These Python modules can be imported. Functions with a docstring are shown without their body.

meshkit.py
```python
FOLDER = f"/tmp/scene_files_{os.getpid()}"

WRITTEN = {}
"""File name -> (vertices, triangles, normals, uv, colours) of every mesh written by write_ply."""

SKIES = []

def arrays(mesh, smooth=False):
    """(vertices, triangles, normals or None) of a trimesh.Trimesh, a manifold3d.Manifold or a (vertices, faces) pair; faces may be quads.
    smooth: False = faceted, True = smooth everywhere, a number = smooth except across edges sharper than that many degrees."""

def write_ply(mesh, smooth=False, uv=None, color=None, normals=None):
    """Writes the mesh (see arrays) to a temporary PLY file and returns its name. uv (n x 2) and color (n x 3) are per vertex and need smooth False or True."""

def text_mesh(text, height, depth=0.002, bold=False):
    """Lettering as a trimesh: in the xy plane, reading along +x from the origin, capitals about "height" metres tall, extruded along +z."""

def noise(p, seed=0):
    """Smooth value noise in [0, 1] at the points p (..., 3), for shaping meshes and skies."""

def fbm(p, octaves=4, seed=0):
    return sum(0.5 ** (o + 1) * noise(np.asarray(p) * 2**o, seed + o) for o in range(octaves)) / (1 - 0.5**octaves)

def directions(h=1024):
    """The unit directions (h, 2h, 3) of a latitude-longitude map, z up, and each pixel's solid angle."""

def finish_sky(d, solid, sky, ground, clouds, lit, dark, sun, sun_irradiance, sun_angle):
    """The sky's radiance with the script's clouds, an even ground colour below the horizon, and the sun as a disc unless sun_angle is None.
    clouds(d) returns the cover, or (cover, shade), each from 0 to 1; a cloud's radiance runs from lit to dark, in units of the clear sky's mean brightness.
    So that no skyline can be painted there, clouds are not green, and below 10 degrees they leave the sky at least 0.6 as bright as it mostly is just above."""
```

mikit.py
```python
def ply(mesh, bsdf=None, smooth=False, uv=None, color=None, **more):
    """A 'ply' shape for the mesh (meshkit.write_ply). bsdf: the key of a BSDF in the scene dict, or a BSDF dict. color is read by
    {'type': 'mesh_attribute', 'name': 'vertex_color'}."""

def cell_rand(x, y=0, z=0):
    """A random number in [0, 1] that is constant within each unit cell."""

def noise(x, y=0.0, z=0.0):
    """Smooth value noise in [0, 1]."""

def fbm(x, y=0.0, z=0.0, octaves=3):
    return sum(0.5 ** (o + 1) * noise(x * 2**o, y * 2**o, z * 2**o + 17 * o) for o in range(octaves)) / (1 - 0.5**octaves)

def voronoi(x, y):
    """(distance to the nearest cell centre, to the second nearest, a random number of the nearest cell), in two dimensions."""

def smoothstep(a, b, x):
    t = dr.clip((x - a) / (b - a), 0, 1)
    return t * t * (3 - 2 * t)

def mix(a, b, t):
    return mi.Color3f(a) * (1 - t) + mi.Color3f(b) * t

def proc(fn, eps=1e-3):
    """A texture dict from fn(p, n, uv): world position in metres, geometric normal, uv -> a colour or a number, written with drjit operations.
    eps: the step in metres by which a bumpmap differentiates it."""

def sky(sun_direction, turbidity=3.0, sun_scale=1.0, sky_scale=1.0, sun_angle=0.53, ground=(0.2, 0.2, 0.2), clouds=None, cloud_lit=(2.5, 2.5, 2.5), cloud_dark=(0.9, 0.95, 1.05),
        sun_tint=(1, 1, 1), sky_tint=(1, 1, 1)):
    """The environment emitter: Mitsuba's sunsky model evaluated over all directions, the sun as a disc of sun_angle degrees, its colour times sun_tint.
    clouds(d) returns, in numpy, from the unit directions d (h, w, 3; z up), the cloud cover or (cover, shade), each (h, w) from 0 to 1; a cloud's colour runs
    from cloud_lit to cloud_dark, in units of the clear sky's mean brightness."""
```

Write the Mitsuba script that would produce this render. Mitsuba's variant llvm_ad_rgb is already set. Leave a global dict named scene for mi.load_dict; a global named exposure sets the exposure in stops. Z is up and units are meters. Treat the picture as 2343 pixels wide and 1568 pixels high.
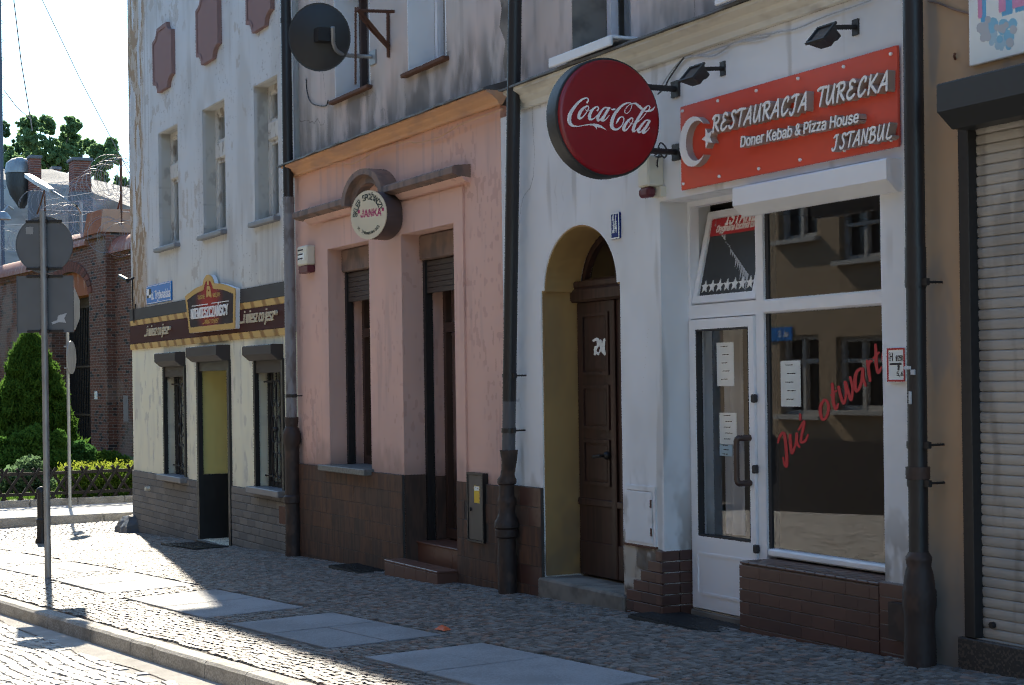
import math, random
import numpy as np, trimesh, drjit as dr, mitsuba as mi
import mikit, meshkit
import manifold3d as m3
from shapely.geometry import Polygon, LineString, Point, box as sbox, MultiPoint
from shapely.ops import unary_union
from shapely import affinity

# ---------------------------------------------------------------- camera, sky, exposure
F_PX, CX, CY, ROLL, YAW = 3800.0, 1171.0, 874.0, 0.0145, math.atan(1903 / 3800.0)   # measured on a 2342 x 1568 print of the photograph
EYE = np.array([0.0, -6.6, 1.7])
FWD = np.array([-math.cos(YAW), math.sin(YAW), 0.0])
RGT = np.array([math.sin(YAW), math.cos(YAW), 0.0])
UP0 = np.array([0.0, 0.0, 1.0])
up = UP0 * math.cos(ROLL) + RGT * math.sin(ROLL)
T4 = mi.ScalarTransform4f
scene, labels = {}, {}
scene['camera'] = {'type': 'perspective', 'fov': 2 * math.degrees(math.atan(1171 / F_PX)), 'fov_axis': 'x', 'near_clip': 0.1, 'far_clip': 900.0,
                   'principal_point_offset_x': 0.0, 'principal_point_offset_y': (784.0 - CY) / 1568.0,
                   'to_world': T4().look_at(origin=EYE.tolist(), target=(EYE + FWD).tolist(), up=up.tolist())}
SUN_AZ, SUN_EL = math.radians(10.7), math.radians(36.7)
SUN = (-math.cos(SUN_AZ) * math.cos(SUN_EL), math.sin(SUN_AZ) * math.cos(SUN_EL), math.sin(SUN_EL))
scene['sky'] = mikit.sky(SUN, turbidity=2.4, sun_tint=(0.90, 1.0, 1.14), sky_tint=(0.90, 1.02, 1.04))
exposure = 3.3

# ---------------------------------------------------------------- measuring helpers: from the print to points on real planes
def ray(x, y):
    u, v = x - CX, y - CY
    u2, v2 = u * math.cos(ROLL) - v * math.sin(ROLL), v * math.cos(ROLL) + u * math.sin(ROLL)
    return FWD + RGT * u2 / F_PX + np.array([0, 0, -v2 / F_PX])
def onY(x, y, Y=0.0):
    q = ray(x, y); return EYE + q * (Y - EYE[1]) / q[1]
def onX(x, y, X):
    q = ray(x, y); return EYE + q * (X - EYE[0]) / q[0]
def onD(x, y, t): return EYE + ray(x, y) * t
def W(x, y, Y=0.0):
    p = onY(x, y, Y); return np.array([p[0], p[2]])
def rect(tl, tr, bl, br, Y=0.0):
    a, b, c, d = W(*tl, Y), W(*tr, Y), W(*bl, Y), W(*br, Y)
    return (a[0] + c[0]) / 2, (b[0] + d[0]) / 2, (c[1] + d[1]) / 2, (a[1] + b[1]) / 2    # x0 x1 z0 z1
GX = [-400, -27.5, -26.9, -18.85, -13.6, -8, 0, 30]
GZ = [-0.66, -0.66, -0.65, -0.33, -0.17, 0.0, 0.22, 0.9]
def gx(X): return np.interp(X, GX, GZ)
def gz(X, Y=0.0): return gx(X) + 0.02 * np.minimum(Y, 0.0)
def ground(x, y, dz=0.0):
    q = ray(x, y); lo, hi = 0.5, 300.0
    for _ in range(60):
        m = (lo + hi) / 2; p = EYE + q * m
        lo, hi = (m, hi) if p[2] - gz(p[0], p[1]) - dz > 0 else (lo, m)
    return EYE + q * lo

# ---------------------------------------------------------------- mesh helpers
cat = trimesh.util.concatenate
def bx(x0, x1, y0, y1, z0, z1):
    x0, x1 = sorted((x0, x1)); y0, y1 = sorted((y0, y1)); z0, z1 = sorted((z0, z1))
    m = trimesh.creation.box((x1 - x0, y1 - y0, z1 - z0)); m.apply_translation(((x0 + x1) / 2, (y0 + y1) / 2, (z0 + z1) / 2)); return m
def cbx(x0, x1, y0, y1, z0, z1, c=0.005):
    """A box with chamfered edges."""
    x0, x1 = sorted((x0, x1)); y0, y1 = sorted((y0, y1)); z0, z1 = sorted((z0, z1))
    c = min(c, (x1 - x0) / 2.5, (y1 - y0) / 2.5, (z1 - z0) / 2.5)
    pts = []
    for sx in (0, 1):
        for sy in (0, 1):
            for sz in (0, 1):
                X, Y, Z = (x0, x1)[sx], (y0, y1)[sy], (z0, z1)[sz]
                dx, dy, dz = (c, -c)[sx], (c, -c)[sy], (c, -c)[sz]
                pts += [(X + dx, Y + dy, Z), (X + dx, Y, Z + dz), (X, Y + dy, Z + dz)]
    return trimesh.convex.convex_hull(np.array(pts))
def geoms(s): return [g for g in getattr(s, 'geoms', [s]) if g.geom_type == 'Polygon' and g.area > 1e-9]
ROT = np.array([[1, 0, 0, 0], [0, 0, -1, 0], [0, 1, 0, 0], [0, 0, 0, 1.0]])
def ext(shape, y0, y1):
    """A shape in X, Z pulled from y0 (front) to y1 (back)."""
    ms = []
    for g in geoms(shape):
        m = trimesh.creation.extrude_polygon(g, y1 - y0, engine='earcut'); m.apply_transform(ROT); m.apply_translation((0, y1, 0)); ms.append(m)
    return cat(ms)
def prism_x(pts_yz, x0, x1):
    """A profile in Y, Z pulled along X."""
    m = trimesh.creation.extrude_polygon(Polygon(pts_yz), x1 - x0, engine='earcut')
    v = m.vertices; m.vertices = np.column_stack([x0 + v[:, 2], v[:, 0], v[:, 1]]); return m
def tube(pts, r, n=8, cap=True):
    p = np.asarray(pts, float); rr = np.broadcast_to(r, (len(p),))
    t = np.gradient(p, axis=0); t /= np.linalg.norm(t, axis=1, keepdims=True) + 1e-12
    ref = np.array([0, 0, 1.0]) if abs(t[0][2]) < 0.9 else np.array([1.0, 0, 0])
    a = np.cross(t[0], ref); a /= np.linalg.norm(a); A = []
    for k in range(len(p)):
        a = a - t[k] * (a @ t[k]); a /= np.linalg.norm(a); A.append(a)
    A = np.array(A); B = np.cross(t, A); th = np.arange(n) * 2 * math.pi / n
    v = (p[:, None] + rr[:, None, None] * (np.cos(th)[None, :, None] * A[:, None] + np.sin(th)[None, :, None] * B[:, None])).reshape(-1, 3)
    i, j = np.meshgrid(np.arange(len(p) - 1), np.arange(n), indexing='ij')
    q = np.stack([i * n + j, i * n + (j + 1) % n, (i + 1) * n + (j + 1) % n, (i + 1) * n + j], -1).reshape(-1, 4)
    f = np.vstack([q[:, [0, 1, 2]], q[:, [0, 2, 3]]])
    if cap:
        v = np.vstack([v, p[0], p[-1]]); e = len(p) * n; k = np.arange(n); o = (len(p) - 1) * n
        f = np.vstack([f, np.stack([k * 0 + e, (k + 1) % n, k], 1), np.stack([k * 0 + e + 1, o + k, o + (k + 1) % n], 1)])
    return trimesh.Trimesh(v, f, process=False)
def smooth_path(pts, n=6, closed=False):
    p = [np.asarray(q, float) for q in pts]; out = []
    P = [p[-1]] + p + [p[0], p[1]] if closed else [2 * p[0] - p[1]] + p + [2 * p[-1] - p[-2]]
    for k in range(1, len(P) - 2):
        for s in range(n):
            t = s / n
            out.append(0.5 * (2 * P[k] + (P[k + 1] - P[k - 1]) * t + (2 * P[k - 1] - 5 * P[k] + 4 * P[k + 1] - P[k + 2]) * t * t + (-P[k - 1] + 3 * P[k] - 3 * P[k + 1] + P[k + 2]) * t ** 3))
    if not closed: out.append(p[-1])
    return np.array(out)
def cyl(a, b, r, n=16): return tube([a, (np.asarray(a, float) + np.asarray(b, float)) / 2, b], r, n)
def lathe(prof, x, y, n=24, sx=1.0, cx=None):
    """prof: (radius, z[, dx]) from the bottom up."""
    th = np.arange(n) * 2 * math.pi / n; v = []
    for q in prof:
        v.append(np.column_stack([x + (q[2] if len(q) > 2 else 0) + q[0] * np.cos(th), y + q[0] * np.sin(th), np.full(n, q[1])]))
    v = np.vstack(v); k = len(prof)
    i, j = np.meshgrid(np.arange(k - 1), np.arange(n), indexing='ij')
    q = np.stack([i * n + j, i * n + (j + 1) % n, (i + 1) * n + (j + 1) % n, (i + 1) * n + j], -1).reshape(-1, 4)
    f = np.vstack([q[:, [0, 1, 2]], q[:, [0, 2, 3]]]); e = len(v)
    v = np.vstack([v, [x, y, prof[0][1]], [x, y, prof[-1][1]]]); jj = np.arange(n); o = (k - 1) * n
    f = np.vstack([f, np.stack([jj * 0 + e, (jj + 1) % n, jj], 1), np.stack([jj * 0 + e + 1, o + jj, o + (jj + 1) % n], 1)])
    return trimesh.Trimesh(v, f, process=False)
def rframe(x0, x1, z0, z1, w): return sbox(x0, z0, x1, z1).difference(sbox(x0 + w, z0 + w, x1 - w, z1 - w))
def sheet(X, Y, zfn):
    """A ground sheet over the grid X x Y."""
    gxx, gyy = np.meshgrid(X, Y, indexing='ij'); v = np.column_stack([gxx.ravel(), gyy.ravel(), zfn(gxx, gyy).ravel()]); n = len(Y)
    i, j = np.meshgrid(np.arange(len(X) - 1), np.arange(n - 1), indexing='ij')
    q = np.stack([i * n + j, (i + 1) * n + j, (i + 1) * n + j + 1, i * n + j + 1], -1).reshape(-1, 4)
    return trimesh.Trimesh(v, np.vstack([q[:, [0, 1, 2]], q[:, [0, 2, 3]]]), process=False)
def roughen(m, edge, amp, freq, seed=0):
    m = m.subdivide_to_size(edge) if edge else m
    v, f = np.array(m.vertices), np.array(m.faces); mm = trimesh.Trimesh(v, f, process=True)
    d = np.stack([meshkit.fbm(mm.vertices * freq + 7.3 * k, 3, seed + k) - 0.5 for k in range(3)], 1)
    mm.vertices = mm.vertices + d * 2 * amp; return mm

# ---------------------------------------------------------------- scene helpers
def numbered(k):
    if k not in used: used.add(k); return k
    i = 1
    while f'{k}_{i:03d}' in used: i += 1
    k = f'{k}_{i:03d}'; used.add(k); return k
used = set()
def tag(k, label=None, category=None, group=None, kind=None):
    d = labels.setdefault(k, {})
    for a, b in (('label', label), ('category', category), ('group', group), ('kind', kind)):
        if b: d[a] = b
    return k
def pmany(parent, name, meshes, mat, smooth=False, label=None):
    for m in meshes: part(parent, name, m, mat, smooth, label)
def thing(name, label, category, group=None, kind=None): return tag(numbered(name), label, category, group, kind)
def part(parent, name, mesh, mat, smooth=False, label=None, kind=None, **more):
    k = numbered(parent + '__' + name); scene[k] = mikit.ply(mesh, 'mat_' + mat, smooth=smooth, **more)
    if label or kind: tag(k, label, kind=kind)
    return k
def solo(name, mesh, mat, label, category, group=None, kind=None, smooth=False, **more):
    k = thing(name, label, category, group, kind); scene[k] = mikit.ply(mesh, 'mat_' + mat, smooth=smooth, **more); return k
def struct(name, mesh, mat, label=None, smooth=False, **more):
    k = numbered(name); scene[k] = mikit.ply(mesh, 'mat_' + mat, smooth=smooth, **more); tag(k, label, kind='structure'); return k

# ---------------------------------------------------------------- materials
mix, nz, fb, sst = mikit.mix, mikit.noise, mikit.fbm, mikit.smoothstep
def pr(key, col, rough=0.6, bump=None, bscale=0.002, beps=0.004, two=True, **k):
    c = col if isinstance(col, dict) else {'type': 'rgb', 'value': list(col)}
    b = {'type': 'principled', 'base_color': c, 'roughness': rough, **k}
    if bump is not None: b = {'type': 'bumpmap', 'arbitrary': mikit.proc(bump, eps=beps), 'scale': bscale, 'bsdf': b}
    scene['mat_' + key] = {'type': 'twosided', 'bsdf': b} if two else b
    return key
def grain(s, a=0.5): return lambda p, n, uv: fb(p.x * s, p.y * s, p.z * s, 3)
plaster_bump = lambda p, n, uv: fb(p.x * 22, p.y * 22, p.z * 22, 3) + 2.5 * fb(p.x * 3, p.y * 3, p.z * 3, 2)

def c_leftwall(p, n, uv):
    c = mix((0.50, 0.515, 0.52), (0.55, 0.545, 0.49), sst(4.6, 2.2, p.z + 1.2 * (fb(p.x, p.z, 4, 2) - 0.5)))
    c = mix(c, (0.40, 0.40, 0.385), 0.6 * sst(0.40, 0.70, fb(p.x * 2.2, p.z * 0.9, p.y, 4)))
    c = mix(c, (0.33, 0.325, 0.31), 0.45 * sst(0.54, 0.70, fb(p.x * 12, p.z * 0.5, p.y, 3)) * sst(0.42, 0.62, fb(p.x * 0.9, p.z * 0.8, 7, 3)))
    c = mix(c, (0.34, 0.30, 0.25), 0.5 * sst(0.64, 0.69, fb(p.x * 5, p.z * 4.2, 2, 4)) * sst(0.46, 0.6, fb(p.x * 1.1 + 5, p.z * 0.9, 3, 2)))
    c = mix(c, (0.25, 0.24, 0.23), 0.5 * sst(0.84, 0.88, nz(p.x * 30, p.z * 24, 1)) * sst(0.5, 0.62, fb(p.x * 2, p.z * 1.5, 6, 2)))
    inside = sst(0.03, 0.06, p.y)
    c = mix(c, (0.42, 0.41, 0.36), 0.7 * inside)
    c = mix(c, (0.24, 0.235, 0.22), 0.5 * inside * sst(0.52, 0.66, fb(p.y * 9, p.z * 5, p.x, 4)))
    patch = sst(-25.95, -26.3, p.x + 0.7 * (fb(p.z * 0.9, 3.0, 0, 3) - 0.5)) * sst(2.3, 3.0, p.z)
    flake = sst(0.46, 0.50, fb(p.x * 5.5, p.z * 1.3, 0, 4))
    return mix(c, mix((0.30, 0.21, 0.13), (0.42, 0.36, 0.29), sst(0.4, 0.6, fb(p.x * 14, p.z * 9, 1, 2))), patch * flake)
pr('left_wall', mikit.proc(c_leftwall), 0.9, plaster_bump, 0.006)
def c_cream(p, n, uv):
    c = mix((0.68, 0.655, 0.50), (0.57, 0.56, 0.46), sst(0.45, 0.8, fb(p.x * 3, p.z * 1.2, p.y * 3, 3)))
    return mix(c, (0.36, 0.36, 0.33), 0.5 * sst(0.62, 0.75, fb(p.x * 7, p.z * 4, 2, 3)))
pr('cream_wall', mikit.proc(c_cream), 0.9, plaster_bump, 0.004)
def c_pink(p, n, uv):
    c = mix((0.63, 0.40, 0.325), (0.56, 0.365, 0.305), sst(0.35, 0.75, fb(p.x * 1.7, p.z * 0.9, p.y * 2, 4)))
    c = mix(c, (0.60, 0.30, 0.17), 0.6 * sst(3.75, 4.15, p.z))
    c = mix(c, (0.42, 0.28, 0.25), 0.5 * sst(0.56, 0.72, fb(p.x * 14, p.z * 1.0, p.y * 9, 3)) * sst(0.4, 0.6, fb(p.x * 1.2, p.z * 0.9, 3, 2)))
    c = mix(c, (0.46, 0.26, 0.22), 0.5 * sst(0.68, 0.73, nz(p.x * 24, p.z * 16, p.y * 24)) * sst(0.5, 0.62, fb(p.x * 2, p.z * 2, 5, 2)))
    return mix(c, (0.25, 0.17, 0.145), 0.6 * sst(1.05, 0.72, p.z + 0.5 * (fb(p.x * 5, p.z * 3, 2, 3) - 0.5) + 0.028 * (p.x + 16)))
pr('pink_wall', mikit.proc(c_pink), 0.85, plaster_bump, 0.004)
LEDGES, STAINS = [], []   # (x0, x1, z) sills and ledges over the upper walls where rain has left soot
def c_upper(p, n, uv):
    f = fb(p.x * 1.4, p.z * 0.7, 0, 4)
    c = mix((0.52, 0.435, 0.395), (0.46, 0.415, 0.38), sst(0.35, 0.65, f))
    streak = fb(p.x * 7, p.z * 0.5, 3, 3)
    c = mix(c, (0.33, 0.29, 0.265), 0.45 * sst(0.52, 0.75, streak))
    d = mi.Float(0); w = 0.5 * (fb(p.x * 2.6, p.z * 1.6, 5, 3) - 0.5); dr_ = 0.38 * (fb(p.x * 9, p.z * 0.8, 6, 2) - 0.5)
    for x0, x1, z, h in STAINS:
        d = dr.maximum(d, sst(x0 - 0.15, x0 + 0.25, p.x + w) * sst(x1 + 0.15, x1 - 0.25, p.x + w) * sst(z - h, z - 0.1 * h, p.z + dr_) * dr.select(p.z < z + 0.05, 1.0, 0.0))
    for x0, x1, z, h in LEDGES:
        d = dr.maximum(d, dr.select((p.x > x0) & (p.x < x1), 1.0, 0.0) * sst(z + h, z + 0.1 * h, p.z + dr_ + w))
    c = mix(c, (0.10, 0.094, 0.088), 0.8 * d * sst(0.3, 0.65, fb(p.x * 5, p.z * 2.2, 8, 4)))
    cr = dr.abs(fb(p.x * 1.3 + 3, p.z * 1.1, 4, 4) - 0.5)
    return mix(c, (0.10, 0.085, 0.08), 0.6 * sst(0.006, 0.001, cr) * sst(0.45, 0.6, fb(p.x * 0.7, p.z * 0.7, 11, 2)))
pr('upper_wall', mikit.proc(c_upper), 0.9, plaster_bump, 0.008)
def c_white(p, n, uv):
    c = mix((0.66, 0.675, 0.69), (0.59, 0.60, 0.605), sst(0.35, 0.75, fb(p.x * 1.9, p.z * 1.1, p.y * 2, 4)))
    c = mix(c, (0.40, 0.39, 0.37), 0.6 * sst(0.60, 0.80, fb(p.x * 7, p.z * 1.2, p.y * 6, 3)))
    low = sst(1.25, 0.3, p.z) * sst(0.44, 0.66, fb(p.x * 5, p.z * 4, p.y * 5, 4))
    c = mix(c, (0.22, 0.20, 0.175), 0.85 * low)
    cr = dr.abs(fb(p.x * 2.3 + 3, p.z * 0.8, 7, 4) - 0.5)
    return mix(c, (0.12, 0.115, 0.11), 0.7 * sst(-11.6, -12.0, p.x) * sst(0.006, 0.0015, cr) * sst(0.5, 0.62, fb(p.x * 0.9 + 5, p.z * 0.5, 2, 2)))
pr('white_wall', mikit.proc(c_white), 0.85, plaster_bump, 0.004)
def c_ochre(p, n, uv):
    c = mix((0.40, 0.27, 0.165), (0.335, 0.235, 0.155), sst(0.35, 0.72, fb(p.x * 2.2, p.z * 1.1, p.y * 2, 4)))
    c = mix(c, (0.24, 0.20, 0.17), 0.7 * sst(0.56, 0.72, fb(p.x * 5, p.z * 1.6, p.y * 4, 4)))
    return mix(c, (0.20, 0.19, 0.175), 0.85 * sst(1.0, 0.25, p.z + 0.6 * (fb(p.x * 6, p.z * 3, 1, 3) - 0.5)))
pr('ochre_wall', mikit.proc(c_ochre), 0.88, plaster_bump, 0.004)
def c_mustard(p, n, uv):
    c = mix((0.34, 0.22, 0.085), (0.27, 0.175, 0.075), sst(0.35, 0.7, fb(p.x * 3, p.z * 1.6, p.y * 3, 4)))
    return mix(c, (0.2, 0.14, 0.08), 0.7 * sst(1.2, 0.1, p.z) * sst(0.4, 0.6, fb(p.x * 4, p.z * 3, p.y * 4, 3)))
pr('mustard_paint', mikit.proc(c_mustard), 0.7, plaster_bump, 0.003)
pr('yellow_paint', (0.60, 0.53, 0.19), 0.75, plaster_bump, 0.002)
def c_facing(p, n, uv): return mix((0.40, 0.25, 0.22), (0.48, 0.34, 0.30), fb(p.x * 3, p.y * 3, p.z * 3, 3))
pr('plaque_paint', (0.235, 0.15, 0.14), 0.8, grain(12), 0.004, specular=0.12)
pr('brown_trim', mikit.proc(lambda p, n, uv: mix((0.20, 0.13, 0.10), (0.115, 0.085, 0.075), sst(0.4, 0.7, fb(p.x * 8, p.z * 6, p.y * 8, 3)))), 0.75)
def c_cornice(p, n, uv): return mix((0.60, 0.58, 0.50), (0.36, 0.33, 0.28), 0.8 * sst(0.48, 0.78, fb(p.x * 3, p.z * 9, p.y * 5, 4)))
pr('cream_cornice', mikit.proc(c_cornice), 0.8, plaster_bump, 0.004)
pr('peach_cornice', mikit.proc(lambda p, n, uv: mix((0.58, 0.33, 0.18), (0.46, 0.27, 0.18), sst(0.4, 0.7, fb(p.x * 2.5, p.z * 6, p.y * 5, 4)))), 0.8, plaster_bump, 0.004)
pr('flashing', mikit.proc(lambda p, n, uv: mix((0.12, 0.125, 0.135), (0.06, 0.058, 0.055), fb(p.x * 6, p.z * 10, p.y * 6, 3))), 0.5, metallic=0.2)
for i, (a, b) in enumerate([((0.115, 0.064, 0.045), (0.072, 0.048, 0.039)), ((0.098, 0.060, 0.045), (0.064, 0.046, 0.038)), ((0.125, 0.066, 0.043), (0.08, 0.05, 0.039))]):
    pr(f'granite_tile_{i}', mikit.proc(lambda p, n, uv, a=a, b=b: mix(a, b, sst(0.35, 0.65, fb(p.x * 26, p.z * 6, p.y * 26, 3)))), 0.6, grain(60), 0.002, specular=0.15)
for i, c in enumerate([(0.150, 0.142, 0.132), (0.128, 0.122, 0.115), (0.172, 0.160, 0.146)]): pr(f'grey_brick_{i}', c, 0.75, grain(40), 0.003)
for i, c in enumerate([(0.075, 0.036, 0.028), (0.062, 0.031, 0.026), (0.088, 0.042, 0.032)]): pr(f'glazed_tile_{i}', c, 0.32, grain(16), 0.001)
pr('grout', (0.16, 0.14, 0.125), 0.9); pr('dark_grout', (0.055, 0.05, 0.045), 0.9)
pr('grey_grout', (0.075, 0.072, 0.068), 0.9)
def c_iron(p, n, uv): return mix((0.030, 0.020, 0.018), (0.060, 0.034, 0.025), sst(0.45, 0.75, fb(p.x * 14, p.y * 14, p.z * 8, 3)))
pr('cast_iron', mikit.proc(c_iron), 0.6, grain(35), 0.004)
pr('pipe_black', (0.012, 0.013, 0.016), 0.42); pr('pipe_grey', mikit.proc(lambda p, n, uv: mix((0.20, 0.205, 0.22), (0.13, 0.12, 0.12), sst(0.5, 0.75, fb(p.x * 20, p.y * 20, p.z * 6, 3)))), 0.45)
pr('pipe_slate', (0.075, 0.078, 0.088), 0.5)
pr('black_metal', (0.014, 0.014, 0.015), 0.45); pr('black_plastic', (0.02, 0.021, 0.023), 0.5)
pr('box_brown', (0.055, 0.048, 0.046), 0.5, specular=0.12); pr('anthracite', (0.026, 0.028, 0.029), 0.45)
pr('rust', mikit.proc(lambda p, n, uv: mix((0.075, 0.03, 0.018), (0.12, 0.055, 0.03), fb(p.x * 25, p.y * 25, p.z * 25, 3))), 0.8)
pr('steel', (0.42, 0.43, 0.44), 0.4, metallic=0.85); pr('galvanised', mikit.proc(lambda p, n, uv: mix((0.34, 0.36, 0.37), (0.23, 0.24, 0.245), fb(p.x * 14, p.y * 14, p.z * 5, 3))), 0.5, metallic=0.55)
pr('sign_back', mikit.proc(lambda p, n, uv: mix((0.13, 0.145, 0.16), (0.10, 0.11, 0.12), fb(p.x * 3, p.y * 5, p.z * 4, 3))), 0.5, metallic=0.3)
pr('white_plastic', (0.72, 0.735, 0.76), 0.35); pr('cream_plastic', (0.60, 0.58, 0.48), 0.45); pr('white_paint', (0.70, 0.71, 0.72), 0.5); pr('dull_white', (0.34, 0.34, 0.33), 0.8); pr('lamp_grey', (0.42, 0.43, 0.44), 0.5)
pr('letter_white', (0.76, 0.755, 0.735), 0.5); pr('letter_side', (0.33, 0.27, 0.235), 0.7)
pr('red_board', mikit.proc(lambda p, n, uv: mix((0.66, 0.075, 0.028), (0.56, 0.07, 0.05), fb(p.x * 1.3, p.z * 1.3, 0, 2))), 0.35)
pr('red_sign', (0.23, 0.006, 0.012), 0.3); pr('red_film', (0.42, 0.02, 0.025), 0.5); pr('red_cap', (0.10, 0.02, 0.03), 0.35)
pr('door_brown', mikit.proc(lambda p, n, uv: mix((0.046, 0.022, 0.018), (0.030, 0.017, 0.015), sst(0.3, 0.7, fb(p.x * 30, p.y * 30, p.z * 2.2, 3)))), 0.38, lambda p, n, uv: fb(p.x * 60, p.y * 60, p.z * 4, 2), 0.001)
pr('frame_brown', (0.05, 0.028, 0.022), 0.4); pr('dirty_frame', mikit.proc(lambda p, n, uv: mix((0.52, 0.51, 0.47), (0.28, 0.25, 0.21), sst(0.5, 0.7, fb(p.x * 9, p.z * 6, p.y * 9, 3)))), 0.6)
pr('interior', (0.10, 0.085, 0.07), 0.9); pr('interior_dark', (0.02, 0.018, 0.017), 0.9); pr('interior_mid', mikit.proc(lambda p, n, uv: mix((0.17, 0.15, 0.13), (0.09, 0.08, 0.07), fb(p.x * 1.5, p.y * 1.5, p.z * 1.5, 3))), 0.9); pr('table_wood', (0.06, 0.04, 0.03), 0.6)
pr('lace', (0.42, 0.44, 0.46), 0.9); pr('paper', (0.70, 0.74, 0.72), 0.8); pr('ink', (0.03, 0.03, 0.035), 0.7); pr('paper_blue', (0.35, 0.50, 0.58), 0.8)
pr('blue_plate', (0.03, 0.17, 0.50), 0.35, specular=0.12); pr('blue_navy', (0.015, 0.035, 0.16), 0.35, specular=0.12); pr('yellow_sticker', (0.62, 0.42, 0.02), 0.5)
def c_wave(p, n, uv): return mix((0.55, 0.36, 0.12), (0.30, 0.155, 0.045), sst(0.55, 0.95, dr.sin(p.x * 13.5 + p.z * 14 + 2.0 * fb(p.x * 2, p.z * 2, 1, 2)) * 0.5 + 0.5))
pr('gold_wave', mikit.proc(c_wave), 0.5, specular=0.12); pr('maroon', mikit.proc(lambda p, n, uv: mix((0.055, 0.016, 0.014), (0.14, 0.022, 0.016), sst(2.05, 1.75, p.z - 0.03 * p.x - 0.7))), 0.6, specular=0.1)
pr('band_dark', (0.055, 0.052, 0.052), 0.55, specular=0.12); pr('gold', (0.50, 0.31, 0.085), 0.45, specular=0.12); pr('cream_letter', (0.62, 0.55, 0.40), 0.5, specular=0.12)
EMB = [-22.9, 2.6]
pr('emblem_red', mikit.proc(lambda p, n, uv: mix((0.30, 0.03, 0.02), (0.035, 0.022, 0.022), sst(0.15, 0.72, dr.sqrt(dr.square((p.x - EMB[0]) * 0.95) + dr.square((p.z - EMB[1]) * 1.1))))), 0.6, specular=0.1)
pr('drum_brown', mikit.proc(lambda p, n, uv: mix((0.20, 0.105, 0.07), (0.095, 0.075, 0.075), sst(3.05, 3.3, p.z + 0.15 * (fb(p.x * 9, p.z * 9, 0, 3) - 0.5)))), 0.55)
pr('drum_face', mikit.proc(lambda p, n, uv: mix((0.66, 0.58, 0.42), (0.58, 0.53, 0.40), fb(p.x * 4, p.z * 4, p.y * 4, 2))), 0.4); pr('purple_ink', (0.20, 0.05, 0.25), 0.5); pr('magenta_ink', (0.42, 0.05, 0.14), 0.5, specular=0.12); pr('sign_ink', (0.035, 0.05, 0.045), 0.5, specular=0.12)
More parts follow.
